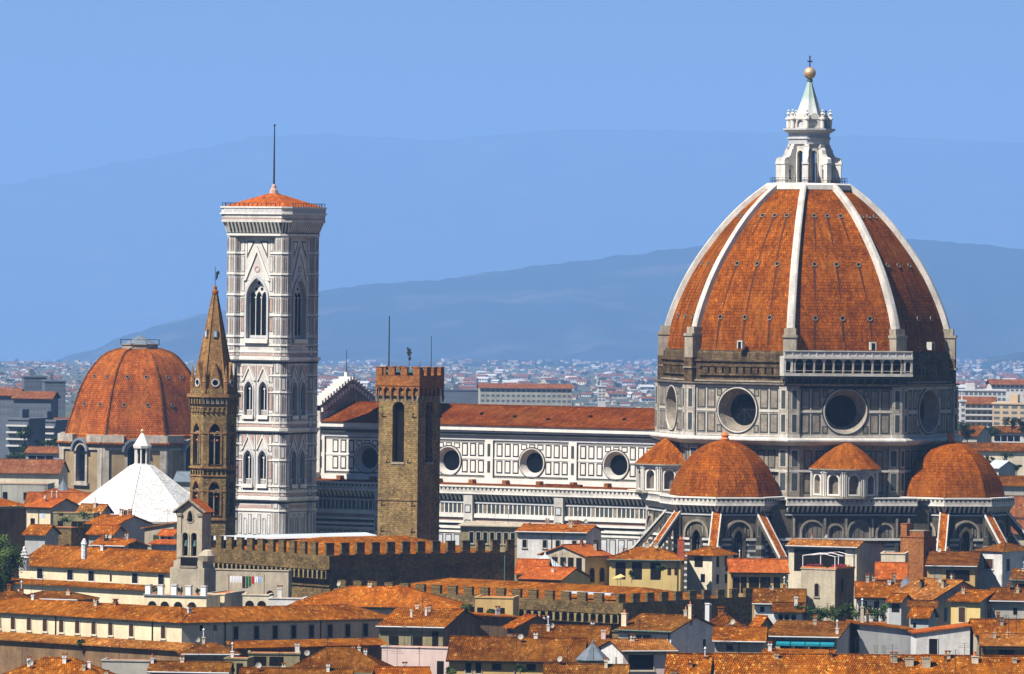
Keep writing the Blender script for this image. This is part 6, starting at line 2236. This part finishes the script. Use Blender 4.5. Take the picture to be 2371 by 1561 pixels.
house('square beige plastered tower with flowers and a white pergola frame on its roof', 1855, 1317, 20, -33, 1934, 6, 'flat', 0, 'plaster_stone', 'tile', [('f', [1892], 2.6, .85, 2.4, OP, 'marble_dirty', True), ('r', [1951], 1.6, .7, 2.4, OP, None, True), ('f', [1893], 7.4, 1.4, 1.2, OP, None, True)],
      name='square_tower', cat='tower', group=None, depth_px=1978, side='plaster_brown', extra=tower_top)


def brick_pier(root, L, D, top):
    mb = MB()
    mb.box(0, L * .27, 0, D * .4, top, top + 2.3, 'brick')
    mb.box(-.05, L * .27 + .05, -.05, D * .4 + .05, top + 2.3, top + 2.45, 'brick')
    mb.box(L * .4, L, .002, D * .5, top, top + 1.1, 'brick')
    mb.box(L * .4 - .05, L + .05, -.06, D * .5 + .05, top + 1.1, top + 1.28, 'marble_dirty')
    mb.build('pier', root)


house('square brick tower with a notch in its top, in front of the eastern chapel', 2085, 1243, 24, -33, 2139, 6, 'flat', 0, 'brick', 'tile', [('r', [2154], 2.0, .7, 1.3, OP, None), ('r', [2147], 2.6, .5, .9, OP, None)], name='brick_tower', cat='tower', group=None, depth_px=2168, side='brick', extra=brick_pier)


def posts(root, L, D, top):
    for f in (.05, .25, .38, .47, .70, .94):
        mb = MB()
        y = 0.1 if f not in (.38,) else 2.2
        mb.box(f * L - .42, f * L + .42, y, y + .8, top, top + 1.55, 'white_paint')
        mb.box(f * L - .5, f * L + .5, y - .08, y + .88, top + 1.55, top + 1.75, 'marble')
        mb.build('post', root)
    mb = MB()
    mb.box(-.15, L + .15, -.2, .1, top - .1, top + .16, 'lead')
    mb.build('coping', root)
    rnd = random.Random(8)
    for f in (.16, .55, .83):
        mb = MB()
        mb.lathe([(.22, top), (.3, top + .5)], 8, 'terracotta_pot', f * L, .8)
        leafball(mb, (f * L, .8, top + .9), (.5, .5, .55), 160, .14, rnd)
        mb.build('potted_plant', root)


house('cream terrace with four arches and white posts below the twin-arched belfry', 334, 1378, 19.5, -20, 478, 6, 'flat', 0, 'plaster_cream', 'tile', [('f', [353, 382, 413, 445], .95, 1.55, 1.75, OP, 'plaster_pale', True)], group=None, extra=posts)
ROWS_KEEP = ROWS
ROWS = [(1150, 1116), (1400, 1114), (1620, 1100)]
house('blank grey terrace wall behind the washing line', 500, 1319, 22, -14, 668, 2.2, 'flat', 0, 'plaster_stone', 'sheet_metal', [('f', [626], 3.4, 1.3, 1.6, OP, None, True)], eave=.1, group=None)
ROWS = ROWS_KEEP
house('cream block at the left end of the washing line terrace', 476, 1376, 19.5, -14, 520, 5, 'flat', 0, 'plaster_cream', 'tile', [('f', [492], 1.6, .7, 1.2, OP, None)], depth_px=566, side='plaster_grey')
house('terrace front with two shaded arches under the washing line', 562, 1378, 19.4, -6, 622, 5, 'flat', 0, 'plaster_pale', 'tile', [('f', [578, 606], .9, 1.5, 1.7, OP, None, True)])
house('white wall with square chimney right of the washing line', 622, 1386, 19.4, -6, 702, 5, 'flat', 0, 'plaster_white', 'tile', [], chim=[(.3, .2, .7, 1.6, 'plaster_white')])

# washing on the line
c0 = P(530, 1334, 1106)
c1 = P(612, 1336, 1106)
mb = MB()
for cc_ in (c0, c1):
    mb.tube((cc_.x - c0.x, cc_.y - c0.y, -5), (cc_.x - c0.x, cc_.y - c0.y, .3), .05, .05, 'iron', 5)
mb.tube((0, 0, 0), c1 - c0, .02, .02, 'iron', 4)
tag(mb.build('washing_line', loc=c0), 'thin washing line between two posts on the terrace beside the belfry', 'washing line')
x = .15
WIDTH = (c1 - c0).length
items = [('cloth_white', .5, 1.0)] * 4 + [('cloth_dark', .55, 1.9), ('cloth_green', .5, 1.9), ('cloth_green', .42, 1.6), ('cloth_red', .5, 1.2), ('cloth_white', .6, .9), ('cloth_blue', .55, 1.0)]
rnd = random.Random(2)
LB = {'cloth_white': ('white cloth hanging on the washing line', 'white laundry'), 'cloth_dark': ('long dark garment hanging between white and green laundry', None), 'cloth_green': ('dark green cloth hanging in the middle of the washing line', 'green laundry'),
      'cloth_red': ('red cloth hanging right of the green laundry', None), 'cloth_blue': ('pale blue cloth at the right end of the washing line', None)}
for mt, w, h in items:
    mb = MB()
    w *= (WIDTH - .4) / 5.7
    n = 6
    for i in range(n):
        x0, x1 = w * i / n, w * (i + 1) / n - (.03 if i == n - 1 else 0)
        y0, y1 = .06 * math.sin(i * 2.1), .06 * math.sin((i + 1) * 2.1)
        hb0, hb1 = h * (1 + .05 * math.sin(i * 1.7)), h * (1 + .05 * math.sin((i + 1) * 1.7))
        mb.face([(x0, y0 - .02, -hb0), (x1, y1 - .02, -hb1), (x1, -.02, .03), (x0, -.02, .03)], mt)
        mb.face([(x1, y1 + .02, -hb1), (x0, y0 + .02, -hb0), (x0, .02, .03), (x1, .02, .03)], mt)
        mb.face([(x0, y0 + .02, -hb0), (x1, y1 + .02, -hb1), (x1, y1 - .02, -hb1), (x0, y0 - .02, -hb0)], mt)
    o = mb.build('laundry', loc=c0 + (c1 - c0).normalized() * x)
    tag(o, LB[mt][0], 'laundry', LB[mt][1])
    x += w + .04


def cone_cupola(name, label, px, pya, pyb, halfpx, Y, n, mat, drum_h, drum_mat, cat='cupola'):
    a, b_ = P(px, pya, Y), P(px, pyb, Y)
    r = halfpx * Y / FPX
    root = thing(name, label, cat, (b_.x, b_.y, b_.z), R(8))
    h = a.z - b_.z
    mb = MB()
    mb.lathe([(r, 0), (r * 1.02, .08), (.12, h), (0, h + .05)], n, mat, cap=False)
    for k in range(n):
        t_ = 2 * PI * k / n
        mb.tube((r * math.cos(t_), r * math.sin(t_), .08), (.1 * math.cos(t_), .1 * math.sin(t_), h), .07, .05, mat, 4)
    mb.lathe([(.12, h - .1), (.18, h + .1), (.05, h + .5), (0, h + .55)], 6, mat)
    mb.build('roof', root)
    mb = MB()
    mb.lathe([(r * .86, -drum_h), (r * .86, .02)], n, drum_mat, cap=False)
    mb.build('wall', root)


cone_cupola('lead_cupola', 'dark lead hexagonal cupola roof at the bottom centre left of the pale pink house', 1372, 1490, 1529, 40, 925, 6, 'lead', 4, 'plaster_olive')
cone_cupola('lead_cupola', 'shallow grey lead cone rising from the orange roofs at the right', 2097, 1339, 1364, 26, 1118, 8, 'lead', 3, 'plaster_stone')
cone_cupola('glazed_cone', 'broad silvery cone skylight between the battlements and the roof pavilion', 1262, 1284, 1315, 42, 1216, 12, 'sheet_metal', 3, 'plaster_pale', 'skylight')
cone_cupola('lead_cupola', 'small pointed lead cap on a red dome left of the white octagonal roof', 146, 1112, 1143, 19, 1500, 8, 'lead', 2, 'plaster_stone')
a = P(146, 1166, 1502)
mb = MB()
mb.lathe(catmull([(7.6, 0), (6.6, 1.6), (4.2, 2.7), (1.9, 3.3)], 3), 10, 'tile_dome_red')
mb.lathe([(7.8, -9), (7.8, 0)], 10, 'plaster_pale', cap=False)
tag(mb.build('small_dome', loc=a), 'low red dome under the small lead cap at the left', 'dome')
c = P(1637, 1450, 1003)
mb = MB()
mb.box(-.3, .3, -.3, .3, -3, 3.2, 'white_paint')
mb.box(-.36, .36, -.36, .36, 3.2, 3.35, 'white_paint')
mb.tube((.55, 0, -2), (.55, 0, 3.3), .07, .07, 'sheet_metal', 6)
tag(mb.build('chimney_stack', loc=c), 'tall thin white chimney stack in front of the dark battlement wall', 'chimney')
c = P(56, 1292, 1190)
mb = MB()
mb.lathe([(.9, -2), (.9, 0), (1.0, .1), (.6, .35), (.75, .6), (.45, .9), (.5, 1.15), (.25, 1.5), (.28, 1.75), (0, 2.1)], 12, 'limewash')
tag(mb.build('stone_finial', loc=c), 'white tiered stone finial beside the tree at the left edge', 'finial')
c = P(195, 1267, 1170)
mb = MB()
mb.lathe([(.5, -2), (.5, .4), (.6, .5), (.4, 1.0), (.2, 1.4), (0, 1.5)], 10, 'limewash')
tag(mb.build('stone_finial', loc=c), 'small white stump on the ridge of the long cream house', 'finial')

# greenery among the roofs
tree('broadleaf_tree', 'light green tree at the left edge beside the white finial', P(16, 1287, 1150), 8, (3.0, 2.6, 3.3), 4600, .17, 21, 'trees at the left edge', ('leaf_light', 'leaf_light', 'leaf'), clumps=20)
tree('broadleaf_tree', 'dark green lower tree at the left edge under a ledge roof', P(6, 1335, 1140), 8, (2.6, 2.4, 2.6), 2400, .17, 22, 'trees at the left edge', ('leaf', 'leaf_dark'), clumps=14)
c = P(1950, 1420, 1046)
rnd = random.Random(31)
root = thing('terrace_hedge', 'long dense green hedge on the roof terrace under the flower-topped tower', 'hedge', (c.x, c.y, c.z), R(-4))
mb = MB()
for k in range(9):
    x = -6.2 + k * 1.55
    leafball(mb, (x, rnd.uniform(-.2, .4), rnd.uniform(-.35, .35)), (1.35, 1.0, rnd.uniform(1.3, 1.8)), 900, .14, rnd, ('leaf', 'leaf_light', 'leaf_dark'), 12)
mb.build('foliage', root)
mb = MB()
mb.box(-6.8, 6.8, -.4, .6, -2.0, -1.2, 'terracotta_pot')
mb.build('planter', root)
for i, (px, py, Y, r, lab) in enumerate(((1082, 1402, 1060, 1.15, 'green shrub left of the ochre terrace house'), (1045, 1555, 905, .8, 'small shrub on the bottom centre terrace'),
                                         (1205, 1548, 905, .9, 'flowering shrub below the broad bottom centre roof'), (1140, 1418, 1046, .9, 'dry golden shrub on the broken brown wall'),
                                         (1463, 1330, 1196, 1.0, 'green creeper on the porch of the yellow hipped-roof house'), (1530, 1318, 1196, 1.1, 'hanging plant at the right of the yellow porch'),
                                         (150, 1198, 1294, 1.6, 'dark plants on the left roof terrace'), (196, 1190, 1294, 1.7, 'dark bush at the right end of the left roof terrace'),
                                         (190, 1488, 960, 1.0, 'green weeds on the ledge roof of the sunlit wing'))):
    c = P(px, py, Y)
    root = thing('shrub', lab, 'shrub', c)
    mb = MB()
    mb.tube((0, 0, -1.5), (0, 0, 0), .06, .04, 'bark', 5)
    mb.build('stem', root)
    mb = MB()
    leafball(mb, (0, 0, 0), (r, r * .7, r * .75), 420, .15, random.Random(50 + i), ('leaf', 'leaf_light', 'leaf_dark'), 8)
    mb.build('foliage', root)
mb = MB()
for k in range(3):
    mb.lathe([(.0, 0), (1.0, .0), (.05, .45), (0, .5)], 8, 'plaster_yellow', k * 1.5, 0)
    mb.tube((k * 1.5, 0, -1.6), (k * 1.5, 0, .1), .04, .04, 'iron', 4)
for k, (px, py) in enumerate(((1430, 1341), (1437, 1338))):
    mb = MB()
    mb.lathe([(.9, 0), (.85, .08), (.05, .5), (0, .52)], 8, 'plaster_yellow')
    mb.tube((0, 0, -2), (0, 0, .4), .04, .04, 'iron', 4)
    tag(mb.build('parasol', loc=P(px, py - 2, 1188 - k * 4)), 'yellow parasol on the terrace of the yellow hipped-roof house', 'parasol', 'yellow parasols')

# ------------------------------------------------------------------ the far city
from mathutils.bvhtree import BVHTree


def far_block(label, px0, px1, pyt, pyb, Y, rot, wall, roof=None, floors=4, cols=8, depth=14, bands=False, win='concrete_dark', group='apartment blocks beyond the cathedral', name='apartment_block'):
    c = P(px0, pyt, Y)
    zb = min(P(px0, pyb, Y).z, c.z - 3)
    L = hit(c, R(rot), px1)
    root = thing(name, label, 'building', (c.x, c.y, 0), R(rot), group)
    H = c.z
    mb = MB()
    mb.box(0, L, 0, depth, -40, H, wall)
    mb.build('wall', root)
    mb = MB()
    if roof:
        slab(mb, [(-.8, -.8, H), (L + .8, -.8, H), (L + .8, depth / 2, H + 2.2), (-.8, depth / 2, H + 2.2)], roof)
        slab(mb, [(L + .8, depth + .8, H), (-.8, depth + .8, H), (-.8, depth / 2, H + 2.2), (L + .8, depth / 2, H + 2.2)], roof)
    else:
        mb.box(-.3, L + .3, -.3, depth + .3, H, H + .5, wall)
        mb.box(L * .3, L * .45, depth * .3, depth * .7, H + .5, H + 3, wall)
    mb.build('roof', root)
    fh = (H - max(zb, 0)) / floors
    wme = None
    for k in range(floors):
        z0 = H - (k + 1) * fh + fh * .3
        for j in range(cols):
            if wme is None:
                mb = MB()
                mb.box(0, L * .64 / cols, -.06, 0, 0, fh * .45, win)
                wme = mb.build('window', mesh_only=True)
            put(wme, 'window', root, (L * (j + .18) / cols, 0, z0))
        if bands:
            mb = MB()
            mb.box(0, L, -1.2, -.065, z0 - fh * .28, z0 - fh * .02, 'concrete_pale')
            mb.build('balcony', root)
    return root


far_block('dark stepped block with flat top far left behind the red dome', 56, 108, 874, 945, 2500, 8, 'concrete_dark', None, 5, 5)
far_block('wide dark block joined to the stepped block, far left', 104, 152, 884, 950, 2480, 8, 'concrete_dark', None, 5, 5)
far_block('long dark flats with thin orange roof at the far left', 32, 118, 922, 968, 2250, -6, 'concrete_dark', 'tile_far', 3, 10)
far_block('dark flats at the left picture edge above the trees', -30, 40, 915, 965, 2350, -6, 'concrete_dark', 'tile_far', 3, 8)
far_block('dark balconied flats with pale slabs at the left', 18, 66, 972, 1034, 1990, -20, 'concrete_dark', None, 4, 4, 12, True)
far_block('second dark balconied flats right of the first at the left', 74, 128, 976, 1034, 2010, -18, 'concrete_dark', None, 4, 4, 12, True)
far_block('low flats with orange roof between the balconied flats and the red dome', 118, 160, 985, 1030, 2050, -10, 'concrete_dark', 'tile_far', 3, 5)
far_block('long hazy apartment block right behind the nave roof', 1112, 1324, 898, 946, 3300, 4, 'plaster_grey', 'tile_far', 4, 18, 14)
far_block('lower blue-grey apartment block left of the long one behind the nave', 1020, 1116, 904, 946, 3350, 0, 'concrete_dark', None, 4, 10)
far_block('tall slim hazy block behind the nave roof near the dome', 1385, 1402, 896, 930, 3300, 0, 'concrete_pale', None, 5, 2, 10)
far_block('wide pale block half hidden left of the square stone tower', 800, 880, 902, 930, 3600, 3, 'concrete_dark', None, 4, 9)
far_block('tan office block with long window bands at the right edge', 2298, 2420, 936, 1000, 2150, -10, 'concrete_tan', None, 5, 6, 16)
far_block('flats with red roof and white stair tower right of the drum', 2208, 2300, 934, 990, 2260, -6, 'concrete_tan', 'tile_far', 4, 7, 14, True)
far_block('pale terrace of flats above the red-roofed flats at the right', 2200, 2330, 905, 930, 2700, 0, 'concrete_pale', None, 2, 12)
far_block('white villa with red roof on the hill foot at the right', 2296, 2371, 890, 908, 3000, 4, 'plaster_white', 'tile_far', 2, 7, 14)
far_block('tall white stair tower among the flats right of the drum', 2224, 2236, 930, 995, 2140, 0, 'concrete_pale', None, 5, 1, 6)

H2 = 'roofs beyond the cathedral'
ROWS = [(900, 2150), (1000, 1950), (1060, 1740), (1110, 1620), (1200, 1420), (1300, 1330)]
house('grey gabled house above the trees right of the drum', 2216, 1008, 20, -20, 2262, 14, 'gx', 3.0, 'plaster_grey', 'tile_old', [], depth_px=2296, group=H2)
house('pale house with flat grey roof panel right of the eastern chapel', 2284, 1083, 20, -18, 2312, 10, 'gx', 1.6, 'plaster_white', 'sheet_metal', [('f', [2294], 1.5, 2, 2, OP, None)], depth_px=2352, side='plaster_bluegrey', group=H2)
house('low orange-roofed house under the grey-panelled one, far right', 2300, 1122, 20, -4, 2420, 10, 'gx', 2.0, 'plaster_grey', 'tile_old', [], group=H2)
house('red-roofed house at the right edge beside the eastern chapel cornice', 2318, 1192, 20, -6, 2420, 12, 'gx', 4.0, 'plaster_white', 'tile_far', [], group=H2)
house('lower red-roofed house at the right edge beneath it', 2322, 1232, 20, -8, 2420, 10, 'gx', 2.4, 'plaster_stone', 'tile_far', [('f', [2345], 1.0, 1.0, 1.2, OP, None)], group=H2)
house('long low red roof behind the trees at the right', 2226, 1042, 20, -3, 2400, 12, 'gx', 2.0, 'plaster_pale', 'tile_old', [], group=H2)
house('pale flats with blue windows right of the grey gabled house', 2300, 1000, 20, -8, 2420, 12, 'gx', 1.6, 'concrete_pale', 'tile_old', [('f', [2310, 2325, 2340, 2355], 1.2, 2, 2, DG, None)], group=H2)
house('house with pink roof and glazed upper floor left of the red dome', 60, 1047, 20, -8, 142, 10, 'gx', 1.4, 'plaster_bluegrey', 'tile_far', [('f', [75, 95, 115], 1.0, 2.4, 1.8, DG, 'plaster_white')], group=H2)
house('long low house with broad pink roof at the left edge', -30, 1092, 20, -6, 136, 14, 'gx', 3.0, 'plaster_pale', 'tile_far', [('f', [20, 50, 75], 3.0, 1.2, 1.5, DG, None)], group=H2)
house('pale square block in front of the pink-roofed long house', 92, 1088, 20, -22, 128, 8, 'flat', 0, 'plaster_pale', 'tile', [('f', [105], 4, 1.4, 2, DG, None)], depth_px=142, group=H2)
house('grey house with pale cornice at the left edge over the town roofs', -30, 1120, 20, -6, 110, 10, 'flat', 0, 'plaster_grey', 'tile', [('f', [12, 60, 88], 2, 1.2, 2, DG, None)], group=H2)
house('low red roof before the drum of the red dome', 60, 1168, 20, -4, 205, 10, 'gx', 2.5, 'plaster_stone', 'tile_dome_red', [], group=H2)
house('grey lead-roofed house between the white roof and the spire tower', 405, 1112, 20, -10, 445, 8, 'gx', 2.0, 'plaster_grey', 'lead', [], group=H2)
house('small white house with two windows on the edge of the white octagonal roof', 414, 1150, 24, -30, 440, 6, 'gx', .8, 'limewash', 'plaster_pale', [('f', [421, 432], .8, 1.2, 2.2, PS, None)], group=H2)

bvs = []
for nm in ('ground', 'foothill', 'wooded_hill', 'far_mountain'):
    o = bpy.data.objects[nm]
    bvs.append(BVHTree.FromPolygons([v.co.copy() for v in o.data.vertices], [list(p_.vertices) for p_ in o.data.polygons]))


def land(px, py):
    d = (P(px, py, 1000) - Vector((0, 0, CAMH))).normalized()
    best = None
    for bv in bvs:
        h = bv.ray_cast(Vector((0, 0, CAMH)) + d * 700, d)
        if h[0] is not None and (best is None or h[3] < best[1]):
            best = (h[0], h[3])
    return best[0] if best else None


rnd = random.Random(99)
FM = []
for wl, rf_ in (('concrete_pale', 'tile_far'), ('plaster_pale', 'tile_far'), ('plaster_white', 'concrete_pale'), ('concrete_tan', 'tile_far')):
    mb = MB()
    mb.box(-.5, .5, -.5, .5, -.3, .6, wl)
    for sg in (-1, 1):
        q = [(-.56, -.56, .56), (.56, -.56, .56), (.56, 0, .9), (-.56, 0, .9)]
        if sg > 0:
            q = [(-x, -y, z) for x, y, z in q]
        mb.face(q, rf_)
    for x in (-.5, .5):
        q = [(x, -.5, .6), (x, .5, .6), (x, 0, .88)]
        mb.face(q if x > 0 else q[::-1], wl)
    for k in range(4):
        mb.box(-.42 + k * .24, -.3 + k * .24, -.503, -.5, .2, .42, 'concrete_dark')
    FM.append(mb.build('far_house', mesh_only=True))
KINDS = ('white far house with red roof', 'cream far house with red roof', 'white flat far house', 'tan far house with brown roof')
REG = [(0, 158, 'left of the red dome', 46), (738, 872, 'right of the bell tower', 40), (1030, 1515, 'behind the nave roof', 140), (2216, 2371, 'right of the dome', 56)]
for x0, x1, where, n in REG:
    for k in range(n):
        px = rnd.uniform(x0, x1)
        py = 842 + 95 * (1 - rnd.random() ** .75) + rnd.uniform(-5, 8)
        h = land(px, py)
        if h is None:
            continue
        i = rnd.choices(range(4), (5, 4, 3, 2))[0]
        wpx = rnd.uniform(7, 20) * (1 if py < 875 else 1.7 if py < 905 else 2.4)
        w = wpx * h.y / FPX
        o = bpy.data.objects.new('far_house', FM[i])
        COL.objects.link(o)
        o.location = h
        o.rotation_euler = (0, 0, rnd.uniform(-.6, .6))
        o.scale = (w, w * rnd.uniform(.6, 1), w * rnd.uniform(.35, .6))
        tag(o, 'tiny hazy ' + KINDS[i] + ' ' + where, 'house', KINDS[i] + 's on the plain ' + where)
TM = []
for s_ in range(3):
    mb = MB()
    mb.tube((0, 0, -.6), (0, 0, .3), .05, .03, 'bark', 5)
    leafball(mb, (0, 0, .25), (.62, .62, .42), 520, .07, random.Random(200 + s_), ('leaf', 'leaf_dark', 'leaf_dark'), 9)
    TM.append(mb.build('far_tree', mesh_only=True))
TR = [(0, 158, 1010, 1080, 16, 'left of the red dome', 26), (0, 158, 850, 950, 16, 'left of the red dome', 12), (738, 872, 850, 930, 12, 'right of the bell tower', 11), (1030, 1515, 845, 935, 42, 'behind the nave roof', 12), (2216, 2371, 850, 935, 14, 'right of the dome', 13), (2225, 2371, 985, 1015, 8, 'right of the dome', 22), (2235, 2371, 1060, 1105, 10, 'right of the dome', 26)]
for x0, x1, y0, y1, n, where, wp in TR:
    for k in range(n):
        px, py = rnd.uniform(x0, x1), rnd.uniform(y0, y1)
        h = land(px, py)
        if h is None:
            continue
        if y0 > 980:
            h = P(px, py, 1900 if y0 < 1040 else 1700)
        w = wp * rnd.uniform(.7, 1.6) * h.y / FPX
        o = bpy.data.objects.new('far_tree', rnd.choice(TM))
        COL.objects.link(o)
        o.location = h
        o.rotation_euler = (0, 0, rnd.uniform(0, 6))
        o.scale = (w, w, w * rnd.uniform(.8, 1.2))
        near = 'dark leafy tree among the nearer roofs ' if y0 > 980 else 'small dark hazy tree on the plain '
        tag(o, near + where, 'tree', near.strip() + 's ' + where)

# what lies between the countable houses reads as one mass: smaller roofs and trees of the plain
rnd = random.Random(5)
mb = MB()
mt = MB()
for x0, x1, n in ((-40, 165, 330), (700, 890, 300), (1010, 1540, 900), (2195, 2400, 330), (-420, -40, 420), (165, 700, 500), (1540, 2195, 600), (2400, 2800, 420)):
    for k in range(n):
        px = rnd.uniform(x0, x1)
        py = 836 + 112 * rnd.random() ** 1.25
        h = land(px, py)
        if h is None:
            continue
        s_ = h.y / FPX
        if rnd.random() < .58:
            w, d, z = rnd.uniform(4, 13) * s_ * .5, rnd.uniform(4, 9) * s_ * .5, rnd.uniform(2.0, 5.0) * s_
            a = rnd.uniform(-.5, .5)
            mb.T = Matrix.Translation(h) @ Matrix.Rotation(a, 4, 'Z')
            wl = rnd.choice(('concrete_pale', 'concrete_tan', 'concrete_tan', 'concrete_pale', 'plaster_grey', 'concrete_dark'))
            rf_ = rnd.choice(('tile_far', 'tile_far', 'concrete_tan', 'concrete_dark'))
            mb.box(-w, w, -d, d, -2, z, wl, 'bt')
            r = z + d * .35
            mb.face([(-w, -d, z), (w, -d, z), (w, 0, r), (-w, 0, r)], rf_)
            mb.face([(w, d, z), (-w, d, z), (-w, 0, r), (w, 0, r)], rf_)
            for x in (-w, w):
                mb.face([(x, -d, z), (x, d, z), (x, 0, r)], wl)
        else:
            w = rnd.uniform(5, 15) * s_ * .5
            for j in range(16):
                v = Vector((rnd.gauss(0, .45) * w, rnd.gauss(0, .45) * w, abs(rnd.gauss(.35, .25)) * w))
                q = Vector((rnd.gauss(0, 1), rnd.gauss(0, 1), rnd.gauss(0, 1))).normalized()
                o_ = q.orthogonal().normalized()
                b2 = q.cross(o_) 
                mt.face([h + v + o_ * w * .3, h + v + b2 * w * .24, h + v - o_ * w * .3, h + v - b2 * w * .24], rnd.choice(('leaf', 'leaf_dark')))
mb.T = Matrix.Identity(4)
kind(mb.build('distant_city'), 'stuff')
kind(mt.build('distant_woodland'), 'stuff')
